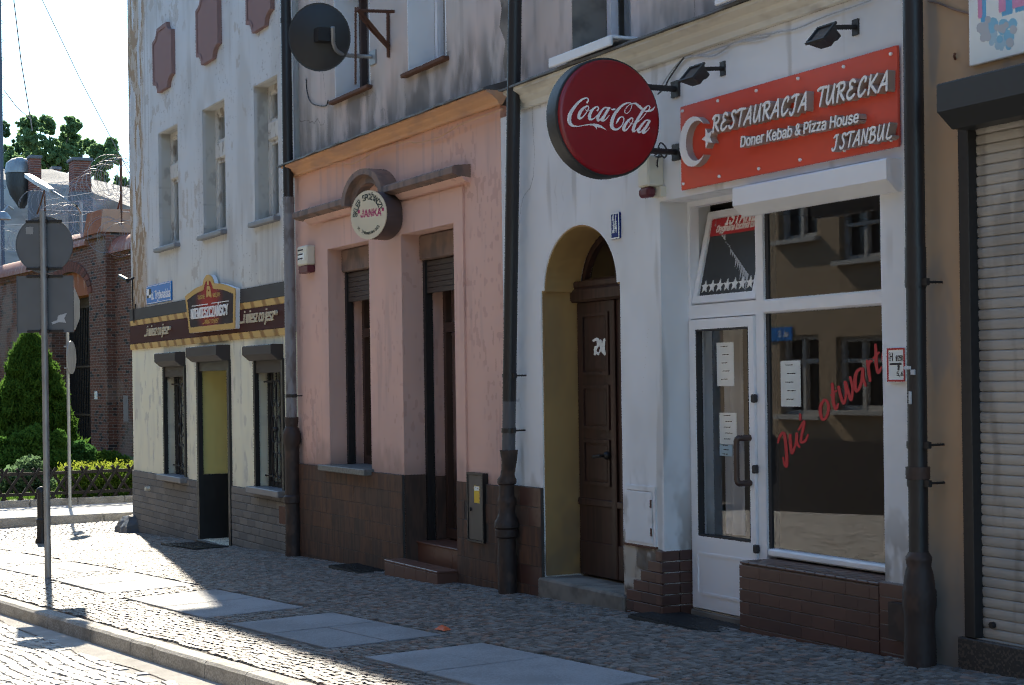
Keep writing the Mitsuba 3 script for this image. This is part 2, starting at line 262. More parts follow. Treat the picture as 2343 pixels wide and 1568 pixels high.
pr('slat_beige', mikit.proc(lambda p, n, uv: mix(mix((0.36, 0.335, 0.30), (0.29, 0.28, 0.265), sst(0.4, 0.7, fb(p.x * 2, p.z * 3, 0, 3))), (0.20, 0.185, 0.165), 0.7 * sst(0.55, 0.75, fb(p.x * 9, p.z * 1.6, 4, 4)))), 0.42)
pr('dark_granite', mikit.proc(lambda p, n, uv: mix((0.035, 0.032, 0.03), (0.075, 0.06, 0.05), sst(0.5, 0.65, fb(p.x * 70, p.y * 70, p.z * 70, 2)))), 0.5)
pr('sill_stone', mikit.proc(lambda p, n, uv: mix((0.15, 0.155, 0.15), (0.085, 0.09, 0.085), fb(p.x * 50, p.y * 50, p.z * 50, 2))), 0.5)
pr('grey_sill', (0.20, 0.205, 0.22), 0.5, metallic=0.3)
pr('step_tile', (0.12, 0.055, 0.038), 0.4, grain(30), 0.001); pr('concrete', mikit.proc(lambda p, n, uv: mix((0.20, 0.18, 0.155), (0.11, 0.098, 0.085), sst(0.35, 0.7, fb(p.x * 6, p.y * 6, p.z * 6, 4)))), 0.9, grain(30), 0.006)
pr('rubble', mikit.proc(lambda p, n, uv: mix((0.40, 0.365, 0.315), (0.15, 0.13, 0.11), sst(0.42, 0.58, fb(p.x * 7, p.z * 7, 3, 4)))), 0.95, lambda p, n, uv: fb(p.x * 9, p.z * 9, p.y, 3), 0.03)
pr('shutter_brown', (0.045, 0.036, 0.032), 0.5)
pr('cabinet_grey', mikit.proc(lambda p, n, uv: mix((0.088, 0.078, 0.068), (0.06, 0.054, 0.05), fb(p.x * 5, p.z * 3, 0, 3))), 0.5)
pr('far_paving', (0.33, 0.33, 0.32), 0.85, grain(40), 0.003)
pr('cobble', {'type': 'mesh_attribute', 'name': 'vertex_color'}, 0.62, grain(45), 0.004, spec_tint=0.0)
for i_, g_ in enumerate((1.0, 0.88, 0.95)): pr(f'slab_{i_}', mikit.proc(lambda p, n, uv, g_=g_: mix((0.25 * g_, 0.26 * g_, 0.275 * g_), (0.185 * g_, 0.19 * g_, 0.20 * g_), sst(0.3, 0.7, fb(p.x * 2.4, p.y * 2.4, 0, 3) * 0.6 + 0.4 * fb(p.x * 90, p.y * 90, 0, 2)))), 0.75, grain(70), 0.002)
def c_kerb(p, n, uv): return mix(mix((0.33, 0.32, 0.30), (0.22, 0.21, 0.195), sst(0.3, 0.7, fb(p.x * 80, p.y * 80, p.z * 80, 2))), (0.15, 0.14, 0.125), 0.6 * sst(0.45, 0.75, fb(p.x * 5, p.y * 5, p.z * 7, 3)))
pr('kerb_granite', mikit.proc(c_kerb), 0.8, grain(50), 0.005)
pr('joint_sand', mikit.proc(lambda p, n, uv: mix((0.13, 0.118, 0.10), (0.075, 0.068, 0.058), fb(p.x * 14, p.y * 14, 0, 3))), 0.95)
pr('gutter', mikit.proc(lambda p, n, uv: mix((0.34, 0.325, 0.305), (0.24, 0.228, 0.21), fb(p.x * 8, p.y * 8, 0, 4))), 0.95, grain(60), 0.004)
pr('soil', mikit.proc(lambda p, n, uv: mix((0.075, 0.105, 0.03), (0.09, 0.075, 0.045), sst(0.4, 0.65, fb(p.x * 2, p.y * 2, 0, 4)))), 0.95)
def c_brick(p, n, uv):
    a = -p.x * 0.9954 - p.y * 0.0957 - p.z * 0.0; a = dr.select(dr.abs(n.y) > 0.5, a, p.y)
    row = dr.floor(p.z / 0.077); uu = a / 0.26 + 0.5 * (row - 2 * dr.floor(row / 2)); fx, fz = uu - dr.floor(uu), p.z / 0.077 - row
    r = mikit.cell_rand(dr.floor(uu) + 500, row + 500, 3)
    c = mix((0.165, 0.062, 0.038), (0.09, 0.042, 0.030), r); c = mix(c, (0.03, 0.027, 0.027), sst(0.86, 0.9, r))
    c = mix(c, (0.22, 0.19, 0.165), 0.75 * dr.maximum(sst(0.11, 0.07, dr.minimum(fx, 1 - fx) * 2.2), sst(0.12, 0.08, dr.minimum(fz, 1 - fz))))
    return mix(c, (0.25, 0.22, 0.19), 0.45 * sst(0.58, 0.75, fb(p.x * 0.9, p.z * 0.9, 3, 4)))
pr('red_brick', mikit.proc(c_brick), 0.9, lambda p, n, uv: fb(p.x * 20, p.y * 20, p.z * 20, 2), 0.004)
pr('coping_red', mikit.proc(lambda p, n, uv: mix((0.26, 0.085, 0.055), (0.34, 0.20, 0.15), sst(0.5, 0.7, fb(p.x * 9, p.y * 2, p.z * 1.5, 3)))), 0.6)
pr('tympanum', mikit.proc(lambda p, n, uv: mix((0.30, 0.095, 0.04), (0.42, 0.25, 0.17), sst(0.55, 0.75, fb(p.x * 7, p.z * 0.8, 0, 3)))), 0.8)
pr('roof_felt', mikit.proc(lambda p, n, uv: mix((0.40, 0.345, 0.28), (0.24, 0.21, 0.18), sst(0.35, 0.7, fb(p.x * 0.5, p.y * 0.9, p.z * 2.4, 4)))), 0.9)
pr('render_grey', (0.13, 0.135, 0.15), 0.9); pr('wire', (0.26, 0.26, 0.29), 0.5, metallic=0.4); pr('fence_wood', (0.013, 0.011, 0.010), 0.8)
pr('bark', (0.07, 0.055, 0.04), 0.9)
pr('stone_blue', mikit.proc(lambda p, n, uv: mix((0.085, 0.10, 0.13), (0.14, 0.13, 0.12), sst(0.4, 0.7, fb(p.x * 6, p.y * 6, p.z * 6, 3)))), 0.55, grain(14), 0.01)
def leafmat(key, c, t=0.5):
    scene['mat_' + key] = {'type': 'principledthin', 'base_color': {'type': 'rgb', 'value': list(c)}, 'roughness': 0.5, 'diff_trans': t * 2, 'spec_trans': 0.0, 'eta': 1.4}
leafmat('leaf_tree', (0.20, 0.31, 0.14), .7); leafmat('leaf_tree_dark', (0.12, 0.20, 0.10), .6); leafmat('leaf_thuja', (0.075, 0.155, 0.028), .55); leafmat('leaf_shrub', (0.075, 0.17, 0.035)); leafmat('leaf_gloss', (0.055, 0.14, 0.04)); leafmat('leaf_hedge', (0.12, 0.20, 0.035)); leafmat('leaf_yellow', (0.30, 0.36, 0.05)); leafmat('grass_blade', (0.10, 0.20, 0.03))
scene['mat_glass'] = {'type': 'thindielectric', 'int_ior': 1.52}
pr('opposite_wall', mikit.proc(lambda p, n, uv: mix((0.30, 0.22, 0.14), (0.24, 0.18, 0.12), fb(p.x * 0.8, p.z * 0.8, 0, 3))), 0.9)
pr('dark_pane', (0.02, 0.022, 0.025), 0.15)
pr('magenta_pale', (0.60, 0.26, 0.42), 0.6); pr('paper_blue_deep', (0.12, 0.36, 0.58), 0.6); pr('blue_soft', (0.22, 0.46, 0.60), 0.7)
pr('sign_face_red', (0.45, 0.02, 0.03), 0.4); pr('arch_a', (0.17, 0.06, 0.042), 0.9); pr('arch_b', (0.115, 0.048, 0.036), 0.9); pr('plaster_scar', (0.24, 0.22, 0.21), 0.9)
pr('chimney_brick', mikit.proc(lambda p, n, uv: mix(mix((0.20, 0.065, 0.04), (0.12, 0.05, 0.04), mikit.cell_rand(dr.floor((p.x + p.y) / 0.25) + 400, dr.floor(p.z / 0.085) + 400)), (0.28, 0.24, 0.21), 0.8 * sst(0.2, 0.14, p.z / 0.085 - dr.floor(p.z / 0.085)))), 0.9)
pr('mast_blue', (0.07, 0.085, 0.12), 0.6); pr('orange_litter', (0.60, 0.12, 0.04), 0.5)
# ---------------------------------------------------------------- the ground
rng = np.random.default_rng(7)
def yk(X): return -3.36 + 0.078 * (np.asarray(X, float) + 10.02)          # front edge of the kerb
def rz(X, Y=0.0): return gx(X) + 0.02 * yk(X) - 0.13                      # road surface
XEND = -29.62                                                             # kerb on the far side of the side street
gxs = np.unique(np.concatenate([np.linspace(-32, 14, 93), [-27.5, -26.9, -18.85, -13.6, -8, 0]]))
def pavement_sheet():
    m = sheet(gxs[gxs >= -27.4], np.linspace(0, 1, 12), lambda X, Y: X * 0); v = m.vertices
    y = (yk(v[:, 0]) + 0.13) * (1 - v[:, 1]) + 0.5 * v[:, 1]; m.vertices = np.column_stack([v[:, 0], y, gz(v[:, 0], y) - 0.014]); return m
struct('pavement', pavement_sheet(), 'joint_sand', 'cobbled pavement in front of the shops, half in sun and half in the shade of the houses', smooth=True)
def road_sheet():
    m = sheet(gxs, np.linspace(0, 1, 8), lambda X, Y: X * 0); v = m.vertices
    y = yk(v[:, 0]) * (1 - v[:, 1]) - 9.3 * v[:, 1]; m.vertices = np.column_stack([v[:, 0], y, rz(v[:, 0]) - 0.014]); return m
struct('road', road_sheet(), 'gutter', 'sunlit cobbled roadway below the kerb', smooth=True)
def gutter():
    m = sheet(gxs, np.linspace(0, 1, 3), lambda X, Y: X * 0); v = m.vertices
    w = 0.20 + 0.22 * (meshkit.fbm(np.column_stack([v[:, 0] * 1.7, v[:, 0] * 0, v[:, 0] * 0]), 3) - 0.5)
    m.vertices = np.column_stack([v[:, 0], yk(v[:, 0]) - w * v[:, 1], rz(v[:, 0]) + 0.004 - 0.010 * v[:, 1]]); return m
struct('gutter', gutter(), 'gutter', 'strip of sand and grit in the gutter below the kerb', smooth=True)
SIDE_Z = -0.665
struct('side_street', sheet(np.linspace(XEND - 0.2, -27.35, 8), np.linspace(-12, 14, 40), lambda X, Y: np.where(Y < 0, SIDE_Z + 0.02 * np.maximum(Y, -4), SIDE_Z) - 0.02), 'joint_sand', 'sunlit cobbled side street beyond the corner house', smooth=True)
FAR_Z = -0.535
struct('far_pavement', sheet(np.linspace(-32.4, XEND - 0.13, 6), np.linspace(-12, 14, 30), lambda X, Y: X * 0 + FAR_Z), 'far_paving', 'sunlit pavement across the side street', smooth=True)
struct('lawn', sheet(np.linspace(-62, -32.35, 40), np.linspace(-30, 30, 60), lambda X, Y: FAR_Z + 0.06 + 0.030 * np.clip(-32.4 - X, 0, 14) + 0.05 * np.sin(X * 1.3 + Y)), 'soil', 'grass of the garden in front of the brick wall', smooth=True)
struct('ground', cat([bx(-400, 300, -300, 400, -2.2, -1.3)]), 'soil', 'ground under and beyond the street')

# kerb stones
JO = [-30.2] + [ground(x, y)[0] for x, y in ((-60, 1350), (117, 1405), (216, 1434), (304, 1461), (353, 1476), (470, 1511), (560, 1538))]
JO = [-27.3, -26.1, -25.0, -24.2, -23.1, -22.0, -21.1, -20.0, -19.1, -18.0] + JO[1:]
JO = sorted(set(round(j, 3) for j in JO)); JO = [j for i, j in enumerate(JO) if i == 0 or j - JO[i - 1] > 0.25]
while JO[-1] < 3: JO.append(JO[-1] + 0.6 + 0.6 * rng.random())
KERB = thing('kerb', 'row of granite kerb stones along the pavement edge', 'kerb')
for a, b in zip(JO[:-1], JO[1:]):
    a2, b2 = a + 0.006, b - 0.006; n = 6; xs = np.linspace(a2, b2, n)
    prof = [(0.0, -0.30), (0.0, -0.022), (0.018, -0.002), (0.125, 0.003), (0.135, -0.006), (0.135, -0.30)]
    v = np.array([[x, yk(x) + py, gz(x, yk(x)) + pz] for x in xs for py, pz in prof]); k = len(prof)
    jit = (meshkit.fbm(v * [9, 9, 9], 3) - 0.5)[:, None] * 0.012; v[:, 1:] += jit * [1, 1]
    i, j = np.meshgrid(np.arange(n - 1), np.arange(k), indexing='ij')
    q = np.stack([i * k + j, i * k + (j + 1) % k, (i + 1) * k + (j + 1) % k, (i + 1) * k + j], -1).reshape(-1, 4)
    f = np.vstack([q[:, [0, 1, 2]], q[:, [0, 2, 3]], [[0, t + 1, t] for t in range(1, k - 1)], [[(n - 1) * k, (n - 1) * k + t, (n - 1) * k + t + 1] for t in range(1, k - 1)]])
    part(KERB, 'kerb_stone', trimesh.Trimesh(v, f, process=False), 'kerb_granite', smooth=35)
FK = thing('far_kerb', 'granite kerb on the far side of the side street', 'kerb')
ys = np.arange(-6.2, 9, 1.05)
for a, b in zip(ys[:-1], ys[1:]):
    zt = FAR_Z + 0.003; dropk = -0.09 if b < -1.3 else 0
    part(FK, 'kerb_stone', cbx(XEND - 0.13, XEND, a + 0.006, b - 0.006, SIDE_Z - 0.3, zt + dropk, 0.015), 'kerb_granite')

# big slabs let into the cobbles, in groups
def gp(x, y): return ground(x, y)[:2]
def cC(x, y): return (x * .36336, 998 + y * .36336)
def cF(x, y): return (604.9 + x * .36346, 998 + y * .36346)
sl_dir = np.array([1.0, 0.0586]); sl_dir /= np.linalg.norm(sl_dir); sl_nrm = np.array([-sl_dir[1], sl_dir[0]])
def row_y(X): return gp(*cC(330, 905))[1] + 0.0586 * (X - gp(*cC(330, 905))[0])
starts = [gp(*cC(330, 905))[0], gp(*cC(780, 1020))[0], gp(*cC(1410, 1185))[0], gp(*cF(625, 1392))[0]]
ends = [gp(*cC(680, 990))[0], gp(*cC(1260, 1145))[0], gp(*cF(415, 1335))[0], gp(*cF(625, 1392))[0] + 2.15]
pitch = 2.62
starts = [starts[0] - 3 * pitch, starts[0] - 2 * pitch, starts[0] - pitch] + starts + [starts[-1] + pitch, starts[-1] + 2 * pitch]
ends = [ends[0] - 3 * pitch, ends[0] - 2 * pitch, ends[0] - pitch] + ends + [ends[-1] + pitch, ends[-1] + 2 * pitch]
SLABS = thing('slab_band', 'pale smooth paving slabs let into the cobbled pavement', 'paving'); SLABPOLY = []
for gi, (a, b) in enumerate(zip(starts, ends)):
    width = 0.90; L = b - a; cols = 2 if L < 2.3 else 3; xs = np.linspace(a, b, cols + 1); xs[1:-1] += (rng.random(cols - 1) - 0.6) * 0.3
    for c in range(cols):
        rows = [0, width] if (gi + c) % 3 else [0, width * 0.52, width]
        for r0, r1 in zip(rows[:-1], rows[1:]):
            x0, x1, y0, y1 = xs[c] + 0.005, xs[c + 1] - 0.005, r0 + 0.005, r1 - 0.005
            P = [np.array([xs[0], row_y(xs[0])]) + sl_dir * (xx - xs[0]) + sl_nrm * yy for xx, yy in ((x0, y0), (x1, y0), (x1, y1), (x0, y1))]
            dz = (rng.random() - 0.5) * 0.004
            top = [[p[0], p[1], gz(p[0], p[1]) + 0.002 + dz] for p in P]; bot = [[p[0], p[1], gz(p[0], p[1]) - 0.06] for p in P]
            cen = np.mean(top, 0); top2 = [list(cen + (np.array(t) - cen) * 0.993) for t in top]; rim = [[t[0], t[1], t[2] - 0.006] for t in top]
            part(SLABS, 'slab', trimesh.convex.convex_hull(np.array(top2 + rim + bot)), f'slab_{(gi * 3 + c + len(rows)) % 3}')
    P = [np.array([a, row_y(a)]) + sl_dir * xx + sl_nrm * yy for xx, yy in ((0, 0), (L, 0), (L, width), (0, width))]; SLABPOLY.append(Polygon(P).buffer(0.012))

# setts: real stones with sloping sides; the nearest ones single, the rest joined
def setts(P, size, ang, zf, h, col):
    n = len(P); c, s = np.cos(ang), np.sin(ang)
    base = np.array([(-.5, -.5), (.5, -.5), (.5, .5), (-.5, .5)])
    V = np.zeros((n, 8, 3)); tilt = (rng.random((n, 2)) - 0.5) * 0.08; lift = (rng.random(n) - 0.5) * 0.005
    jit = (rng.random((n, 4, 2)) - 0.5) * 0.16
    for k, (ins, dz) in enumerate(((0.84, 0.0), (0.985, -0.013))):
        q = (base[None] + jit) * ins * size[:, None, :]
        x, y = q[..., 0] * c[:, None] - q[..., 1] * s[:, None], q[..., 0] * s[:, None] + q[..., 1] * c[:, None]
        zz = zf(P[:, 0], P[:, 1])[:, None] + h + lift[:, None] + dz + (q * tilt[:, None, :]).sum(-1)
        V[:, 4 * k:4 * k + 4] = np.stack([P[:, :1] + x, P[:, 1:2] + y, zz], -1)
    F = np.array([[0, 1, 2], [0, 2, 3]] + sum([[[4 + k, 4 + (k + 1) % 4, (k + 1) % 4], [4 + k, (k + 1) % 4, k]] for k in range(4)], []))
    return V, F, np.repeat(col[:, None, :], 8, 1)
def in_frame(p):
    w = np.column_stack([p, np.zeros(len(p))]) if p.shape[1] == 2 else p
    w = w - EYE; z = w @ FWD; return (z > 1), (CX + F_PX * (w @ RGT) / np.maximum(z, .1)), (CY - F_PX * w[:, 2] / np.maximum(z, .1)), z
def lay(parent, name, P, size, ang, zf, h, col, single=300):
    V, F, C = setts(P, size, ang, zf, h, col)
    ok, x, y, z = in_frame(V[:, :4].mean(1)); vis = ok & (x > 0) & (x < 2342) & (y > 0) & (y < 1568)
    order = np.argsort(np.where(vis, z, 1e6)); one, rest = order[:single], order[single:]
    one = one[vis[one]]
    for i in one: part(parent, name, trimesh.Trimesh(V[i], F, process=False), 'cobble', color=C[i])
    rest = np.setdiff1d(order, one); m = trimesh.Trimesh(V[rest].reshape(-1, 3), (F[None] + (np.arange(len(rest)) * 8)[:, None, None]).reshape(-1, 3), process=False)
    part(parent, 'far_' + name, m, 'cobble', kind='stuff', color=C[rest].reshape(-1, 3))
def stone_cols(n, base, var, warm):
    b = np.array(base)[None] * (1 + (rng.random((n, 1)) - 0.5) * var); t = rng.random((n, 1))
    return np.clip(np.where(t < 0.18, b * np.array(warm), b), 0, 1)
# pavement: small mosaic stones in wavering rows
pp = []
u = -27.3; y0 = -4.8
rows = np.arange(-4.85, 1.0, 0.058)
for r in rows:
    x = -27.35 + rng.random() * 0.05
    n = int(25.0 / 0.064); xs = x + np.cumsum(0.064 * (0.82 + 0.36 * rng.random(n))); wave = 0.03 * np.sin(xs * 2.1 + r * 1.7) + 0.02 * np.sin(xs * 5.3 + r * 4)
    ysr = r + 0.066 * (xs + 17) + wave + (rng.random(n) - 0.5) * 0.02; pp.append(np.column_stack([xs, ysr]))
pp = np.vstack(pp); pp = pp[(pp[:, 1] > yk(pp[:, 0]) + 0.17) & (pp[:, 1] < -0.02) & (pp[:, 0] < -3.0)]
allp = unary_union(SLABPOLY); import shapely
pp = pp[~shapely.contains_xy(allp.buffer(0.03), pp[:, 0], pp[:, 1])]
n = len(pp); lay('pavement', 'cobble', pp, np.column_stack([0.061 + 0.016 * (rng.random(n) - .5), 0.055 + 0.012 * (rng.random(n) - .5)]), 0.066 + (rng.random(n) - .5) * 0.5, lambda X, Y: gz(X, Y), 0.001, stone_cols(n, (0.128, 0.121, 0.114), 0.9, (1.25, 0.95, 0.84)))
# road: bigger setts in fans
pr_ = []
for r in np.arange(-11.9, -1.5, 0.098):
    n = int(26.0 / 0.112); xs = -29.4 + rng.random() * 0.06 + np.cumsum(0.112 * (0.85 + 0.3 * rng.random(n)))
    pr_.append(np.column_stack([xs, r + 0.078 * (xs + 12) + 0.035 * np.sin(xs * 3.0 + 0.6 * r) + (rng.random(n) - 0.5) * 0.012]))
pr_ = np.vstack(pr_); pr_ = pr_[(pr_[:, 1] < yk(pr_[:, 0]) - 0.15 - 0.13 * rng.random(len(pr_))) & (pr_[:, 1] > -11.55) & (pr_[:, 0] < -4.5) & (pr_[:, 0] > -27.4)]
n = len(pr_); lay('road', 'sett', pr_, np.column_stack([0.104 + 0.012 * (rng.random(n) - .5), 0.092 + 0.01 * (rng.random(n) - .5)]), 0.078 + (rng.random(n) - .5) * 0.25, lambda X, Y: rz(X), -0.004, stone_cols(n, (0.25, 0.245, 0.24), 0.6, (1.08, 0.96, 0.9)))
ps = []
for r in np.arange(-6.0, 8.0, 0.1):
    xs = np.arange(XEND + 0.06, -27.36, 0.11); ps.append(np.column_stack([xs + (rng.random(len(xs)) - .5) * .02, r + 0.09 * np.sin(xs * 4.2) + (rng.random(len(xs)) - .5) * .015]))
ps = np.vstack(ps); n = len(ps); lay('side_street', 'sett', ps, np.column_stack([0.10 + 0 * ps[:, 0], 0.09 + 0 * ps[:, 0]]), (rng.random(n) - .5) * 0.3, lambda X, Y: np.where(Y < 0, SIDE_Z + 0.02 * np.maximum(Y, -4), SIDE_Z), 0.0, stone_cols(n, (0.25, 0.245, 0.24), 0.4, (1.05, 0.97, 0.93)), single=0)

# ---------------------------------------------------------------- building helpers
def window(parent, x0, x1, z0, z1, Y, mat, transom=None, mullion=None, w=0.06, d=0.07, curtain=None, name='window', paneY=0.03):
    k = part(parent, name, ext(rframe(x0, x1, z0, z1, w), Y, Y + d), mat)
    if transom: part(parent, name + '_transom' if k.count('__') > 1 else 'transom', cbx(x0 + w, x1 - w, Y - 0.012, Y + d - 0.005, transom - 0.045, transom + 0.045, 0.008), mat)
    if mullion: part(parent, 'mullion', cbx(mullion - 0.045, mullion + 0.045, Y - 0.008, Y + d - 0.008, z0 + w, z1 - w, 0.008), mat)
    part(k, 'pane', sheetY(x0 + w, x1 - w, z0 + w, z1 - w, Y + paneY), 'glass')
    if curtain: part(k, 'curtain', curtain_mesh(x0 + w, x1 - w, z0, z1, Y + 0.16), curtain)
    return k
def sheetY(x0, x1, z0, z1, Y): return trimesh.Trimesh([[x0, Y, z0], [x1, Y, z0], [x1, Y, z1], [x0, Y, z1]], [[0, 1, 2], [0, 2, 3]], process=False)
def curtain_mesh(x0, x1, z0, z1, Y):
    xs = np.linspace(x0, x1, 60); y = Y + 0.02 * np.sin(xs * 55) + 0.012 * np.sin(xs * 23)
    v = np.vstack([np.column_stack([xs, y, xs * 0 + z0]), np.column_stack([xs, y, xs * 0 + z1])]); i = np.arange(59)
    return trimesh.Trimesh(v, np.vstack([np.column_stack([i, i + 1, i + 61]), np.column_stack([i, i + 61, i + 60])]), process=False)
def shell(parent, x0, x1, ztop, y1=8.0, zbot=-1.4, floor=3.6, roofY=-0.35, side=(True, True), wallmat='interior', outer='left_wall', overx=(0.1, 0)):
    part(parent, 'back_wall', bx(x0, x1, y1, y1 + 0.3, zbot, ztop), outer)
    if side[0]: part(parent, 'side_wall', bx(x0, x0 + 0.35, 0.45, y1, zbot, ztop), outer)
    if side[1]: part(parent, 'side_wall', bx(x1 - 0.35, x1, 0.45, y1, zbot, ztop), outer)
    part(parent, 'inner_wall', cat([bx(x0 + 0.36, x1 - 0.36, 3.2, 3.3, zbot, floor), bx(x0 + 0.36, x1 - 0.36, 2.2, 2.3, floor + 0.2, ztop)]), wallmat)
    part(parent, 'floor', bx(x0 + 0.36, x1 - 0.36, 0.46, y1 - 0.01, floor, floor + 0.2), wallmat)
    part(parent, 'roof', cat([bx(x0 - overx[0], x1 + overx[1], roofY, y1 + 0.5, ztop + 0.002, ztop + 0.22)]), 'roof_felt')
def brickwork(parent, name, x0, x1, z0f, ztop, Y, bw, bh, mats, gap=0.012, proud=0.02, skip=None, off=0.5, backing='grey_grout', vgap=None, ch=0.004):
    vgap = gap if vgap is None else vgap
    """Rows of single bricks down from ztop to the ground; z0f(x) is the ground."""
    r = 0; z = ztop
    if backing: part(parent, name + '_bed', ext(Polygon([(x0, z0f(x0) - 0.15), (x1, z0f(x1) - 0.15), (x1, ztop), (x0, ztop)]), Y - proud + 0.004, Y + 0.001), backing)
    while z > min(z0f(x0), z0f(x1)) - bh:
        x = x0 - (bw * off if r % 2 else 0)
        while x < x1 - 0.01:
            a, b = max(x, x0) + vgap / 2, min(x + bw, x1) - vgap / 2
            if b - a > 0.03 and z - gap > z0f((a + b) / 2) - 0.02 and not (skip and skip(a, b, z - bh, z)):
                zz0 = max(z - bh + gap / 2, z0f((a + b) / 2) - 0.05); jt = rng.random() * 0.0015
                if z - gap / 2 - zz0 > 0.01: part(parent, name, cbx(a, b, Y - proud - jt, Y, zz0, z - gap / 2, ch), mats[int(rng.random() * len(mats))])
            x += bw
        z -= bh; r += 1
def rollbox(parent, x0, x1, z0, z1, d, mat, name='shutter_box', ch=0.06, y=0.0):
    """Roller shutter housing with a sloping lower front edge."""
    return part(parent, name, prism_x([(y - 0.001, z0), (y - d + ch * 1.2, z0), (y - d, z0 + ch), (y - d, z1 - 0.01), (y - d + 0.01, z1), (y - 0.001, z1)], x0, x1), mat)
TXT = {}
def letters(txt, h, depth, bold=True, shear=0.0, sx=1.0):
    m = meshkit.text_mesh(txt, 1.0, 0.05, bold).copy(); v = m.vertices.copy()
    v[:, 0] = v[:, 0] * sx * h + v[:, 1] * h * shear; v[:, 1] *= h; v[:, 2] *= depth / 0.05
    m.vertices = v; return m
def on_wall(m, X, Z, Y): m = m.copy(); m.apply_transform(ROT); m.apply_translation((X, Y, Z)); return m
def fit(txt, X0, Z0, X1, Z1, h, Y, depth=0.004, bold=True, shear=0.0):
    """Lettering from (X0, Z0) to (X1, Z1) on the plane Y, facing the street."""
    m = letters(txt, h, depth, bold, shear, 1.0); m = letters(txt, h, depth, bold, shear, (X1 - X0 - shear * h) / max(m.extents[0] - shear * h, 1e-6))
    v = m.vertices; v[:, 0] -= v[:, 0].min(); v[:, 1] += v[:, 0] * (Z1 - Z0) / (X1 - X0); m.vertices = v
    return on_wall(m, X0, Z0, Y)
def mapped(shape, fn, y0, y1):
    """A shape drawn in print pixels, carried to (X, Z) by fn and pulled from y0 to y1."""
    out = []
    for g in geoms(shape):
        ring = lambda c: [tuple(fn(*q)) for q in c.coords]
        p = Polygon(ring(g.exterior), [ring(i) for i in g.interiors]).buffer(0); out.append(p)
    return ext(unary_union(out), y0, y1)
def brush(strokes):
    """Strokes of (x, y, width) -> one outline."""
    parts_ = []
    for s in strokes:
        s = np.array(s, float); q = smooth_path(s, 5)
        c = [Point(a[0], a[1]).buffer(max(a[2], 1) / 2, 6) for a in q]
        parts_ += [unary_union([c[i], c[i + 1]]).convex_hull for i in range(len(c) - 1)]
    return unary_union(parts_)
def pipe_clamp(parent, x, y, r, z, name='clamp'):
    part(parent, name, cat([tube([[x, y, z - 0.02], [x, y, z], [x, y, z + 0.02]], r + 0.006, 20), bx(x + r * 0.6, x + r + 0.05, y - 0.012, y + 0.012, z - 0.02, z + 0.02), cyl([x + r + 0.02, y, z], [x + r + 0.02, 0.02, z], 0.008, 6)]), 'black_metal', smooth=40)
# ---------------------------------------------------------------- the corner house (left)
X_A, X_B, X_C, X_D, X_E = -27.0, W(686, 1265)[0], W(1158, 1200)[0], W(2092, 1200)[0], 4.0     # party lines of the four houses
H1 = thing('corner_house', 'pale grey weathered corner house with cream ground floor, at the left end of the row', 'house')
def rc(tl, tr, bl, br): return rect(tl, tr, bl, br)
cA = lambda x, y: (x * .34718, y * .34718); cB = lambda x, y: (x * .34718, 483.9 + y * .34718); cL = lambda x, y: (338.7 + x * .32787, 768.2 + y * .32787)
zb = W(494, 778)[1]                                           # lower edge of the sign band
plz = np.mean([W(312, 1083)[1], W(455, 1098)[1], W(530, 1107)[1]])
up_w = [rc(cA(1045, 870), cA(1170, 825), cB(1048, 255), cB(1178, 212)), rc(cA(1335, 715), cA(1477, 660), cB(1336, 170), cB(1488, 128)), rc(cA(1668, 560), (634, 175), cB(1682, 82), (638, 497))]
gw1 = rc(cL(118, 212), cL(264, 205), cL(124, 972), cL(266, 990)); gw3 = rc(cL(742, 170), cL(945, 160), cL(770, 1060), cL(955, 1085))
gd = rc(cL(358, 185), cL(568, 165), cL(366, 1440), cL(592, 1474))
gd = (gd[0], gd[1], gz(gd[0]) + 0.03, gd[3])
holes = [sbox(a, c, b, d) for a, b, c, d in up_w]
up_more = [(a, b, 6.9, 8.7) for a, b, c, d in up_w]
holes_l = [sbox(a, c, b, d) for a, b, c, d in (gw1, gw3, gd)]
wall_hi = sbox(X_A, zb + 0.002, X_B - 0.002, 9.6).difference(unary_union(holes)); wall_lo = sbox(X_A, -1.4, X_B - 0.002, zb - 0.002).difference(unary_union(holes_l))
def wavy(m, amp=0.008):
    m = m.subdivide_to_size(0.8); v = m.vertices; front = v[:, 1] < v[:, 1].min() + 0.02
    v[front, 1] += amp * (meshkit.fbm(np.column_stack([v[front, 0] * 0.6, v[front, 2] * 0.6, v[front, 2] * 0]), 2) - 0.5) * 2; m.vertices = v; return m
part(H1, 'wall', wavy(ext(wall_hi, 0, 0.45)), 'left_wall')
part(H1, 'ground_floor_wall', ext(wall_lo, 0, 0.45), 'cream_wall', label='cream painted ground floor wall')
shell(H1, X_A, X_B - 0.002, 9.6, overx=(0.2, 0))
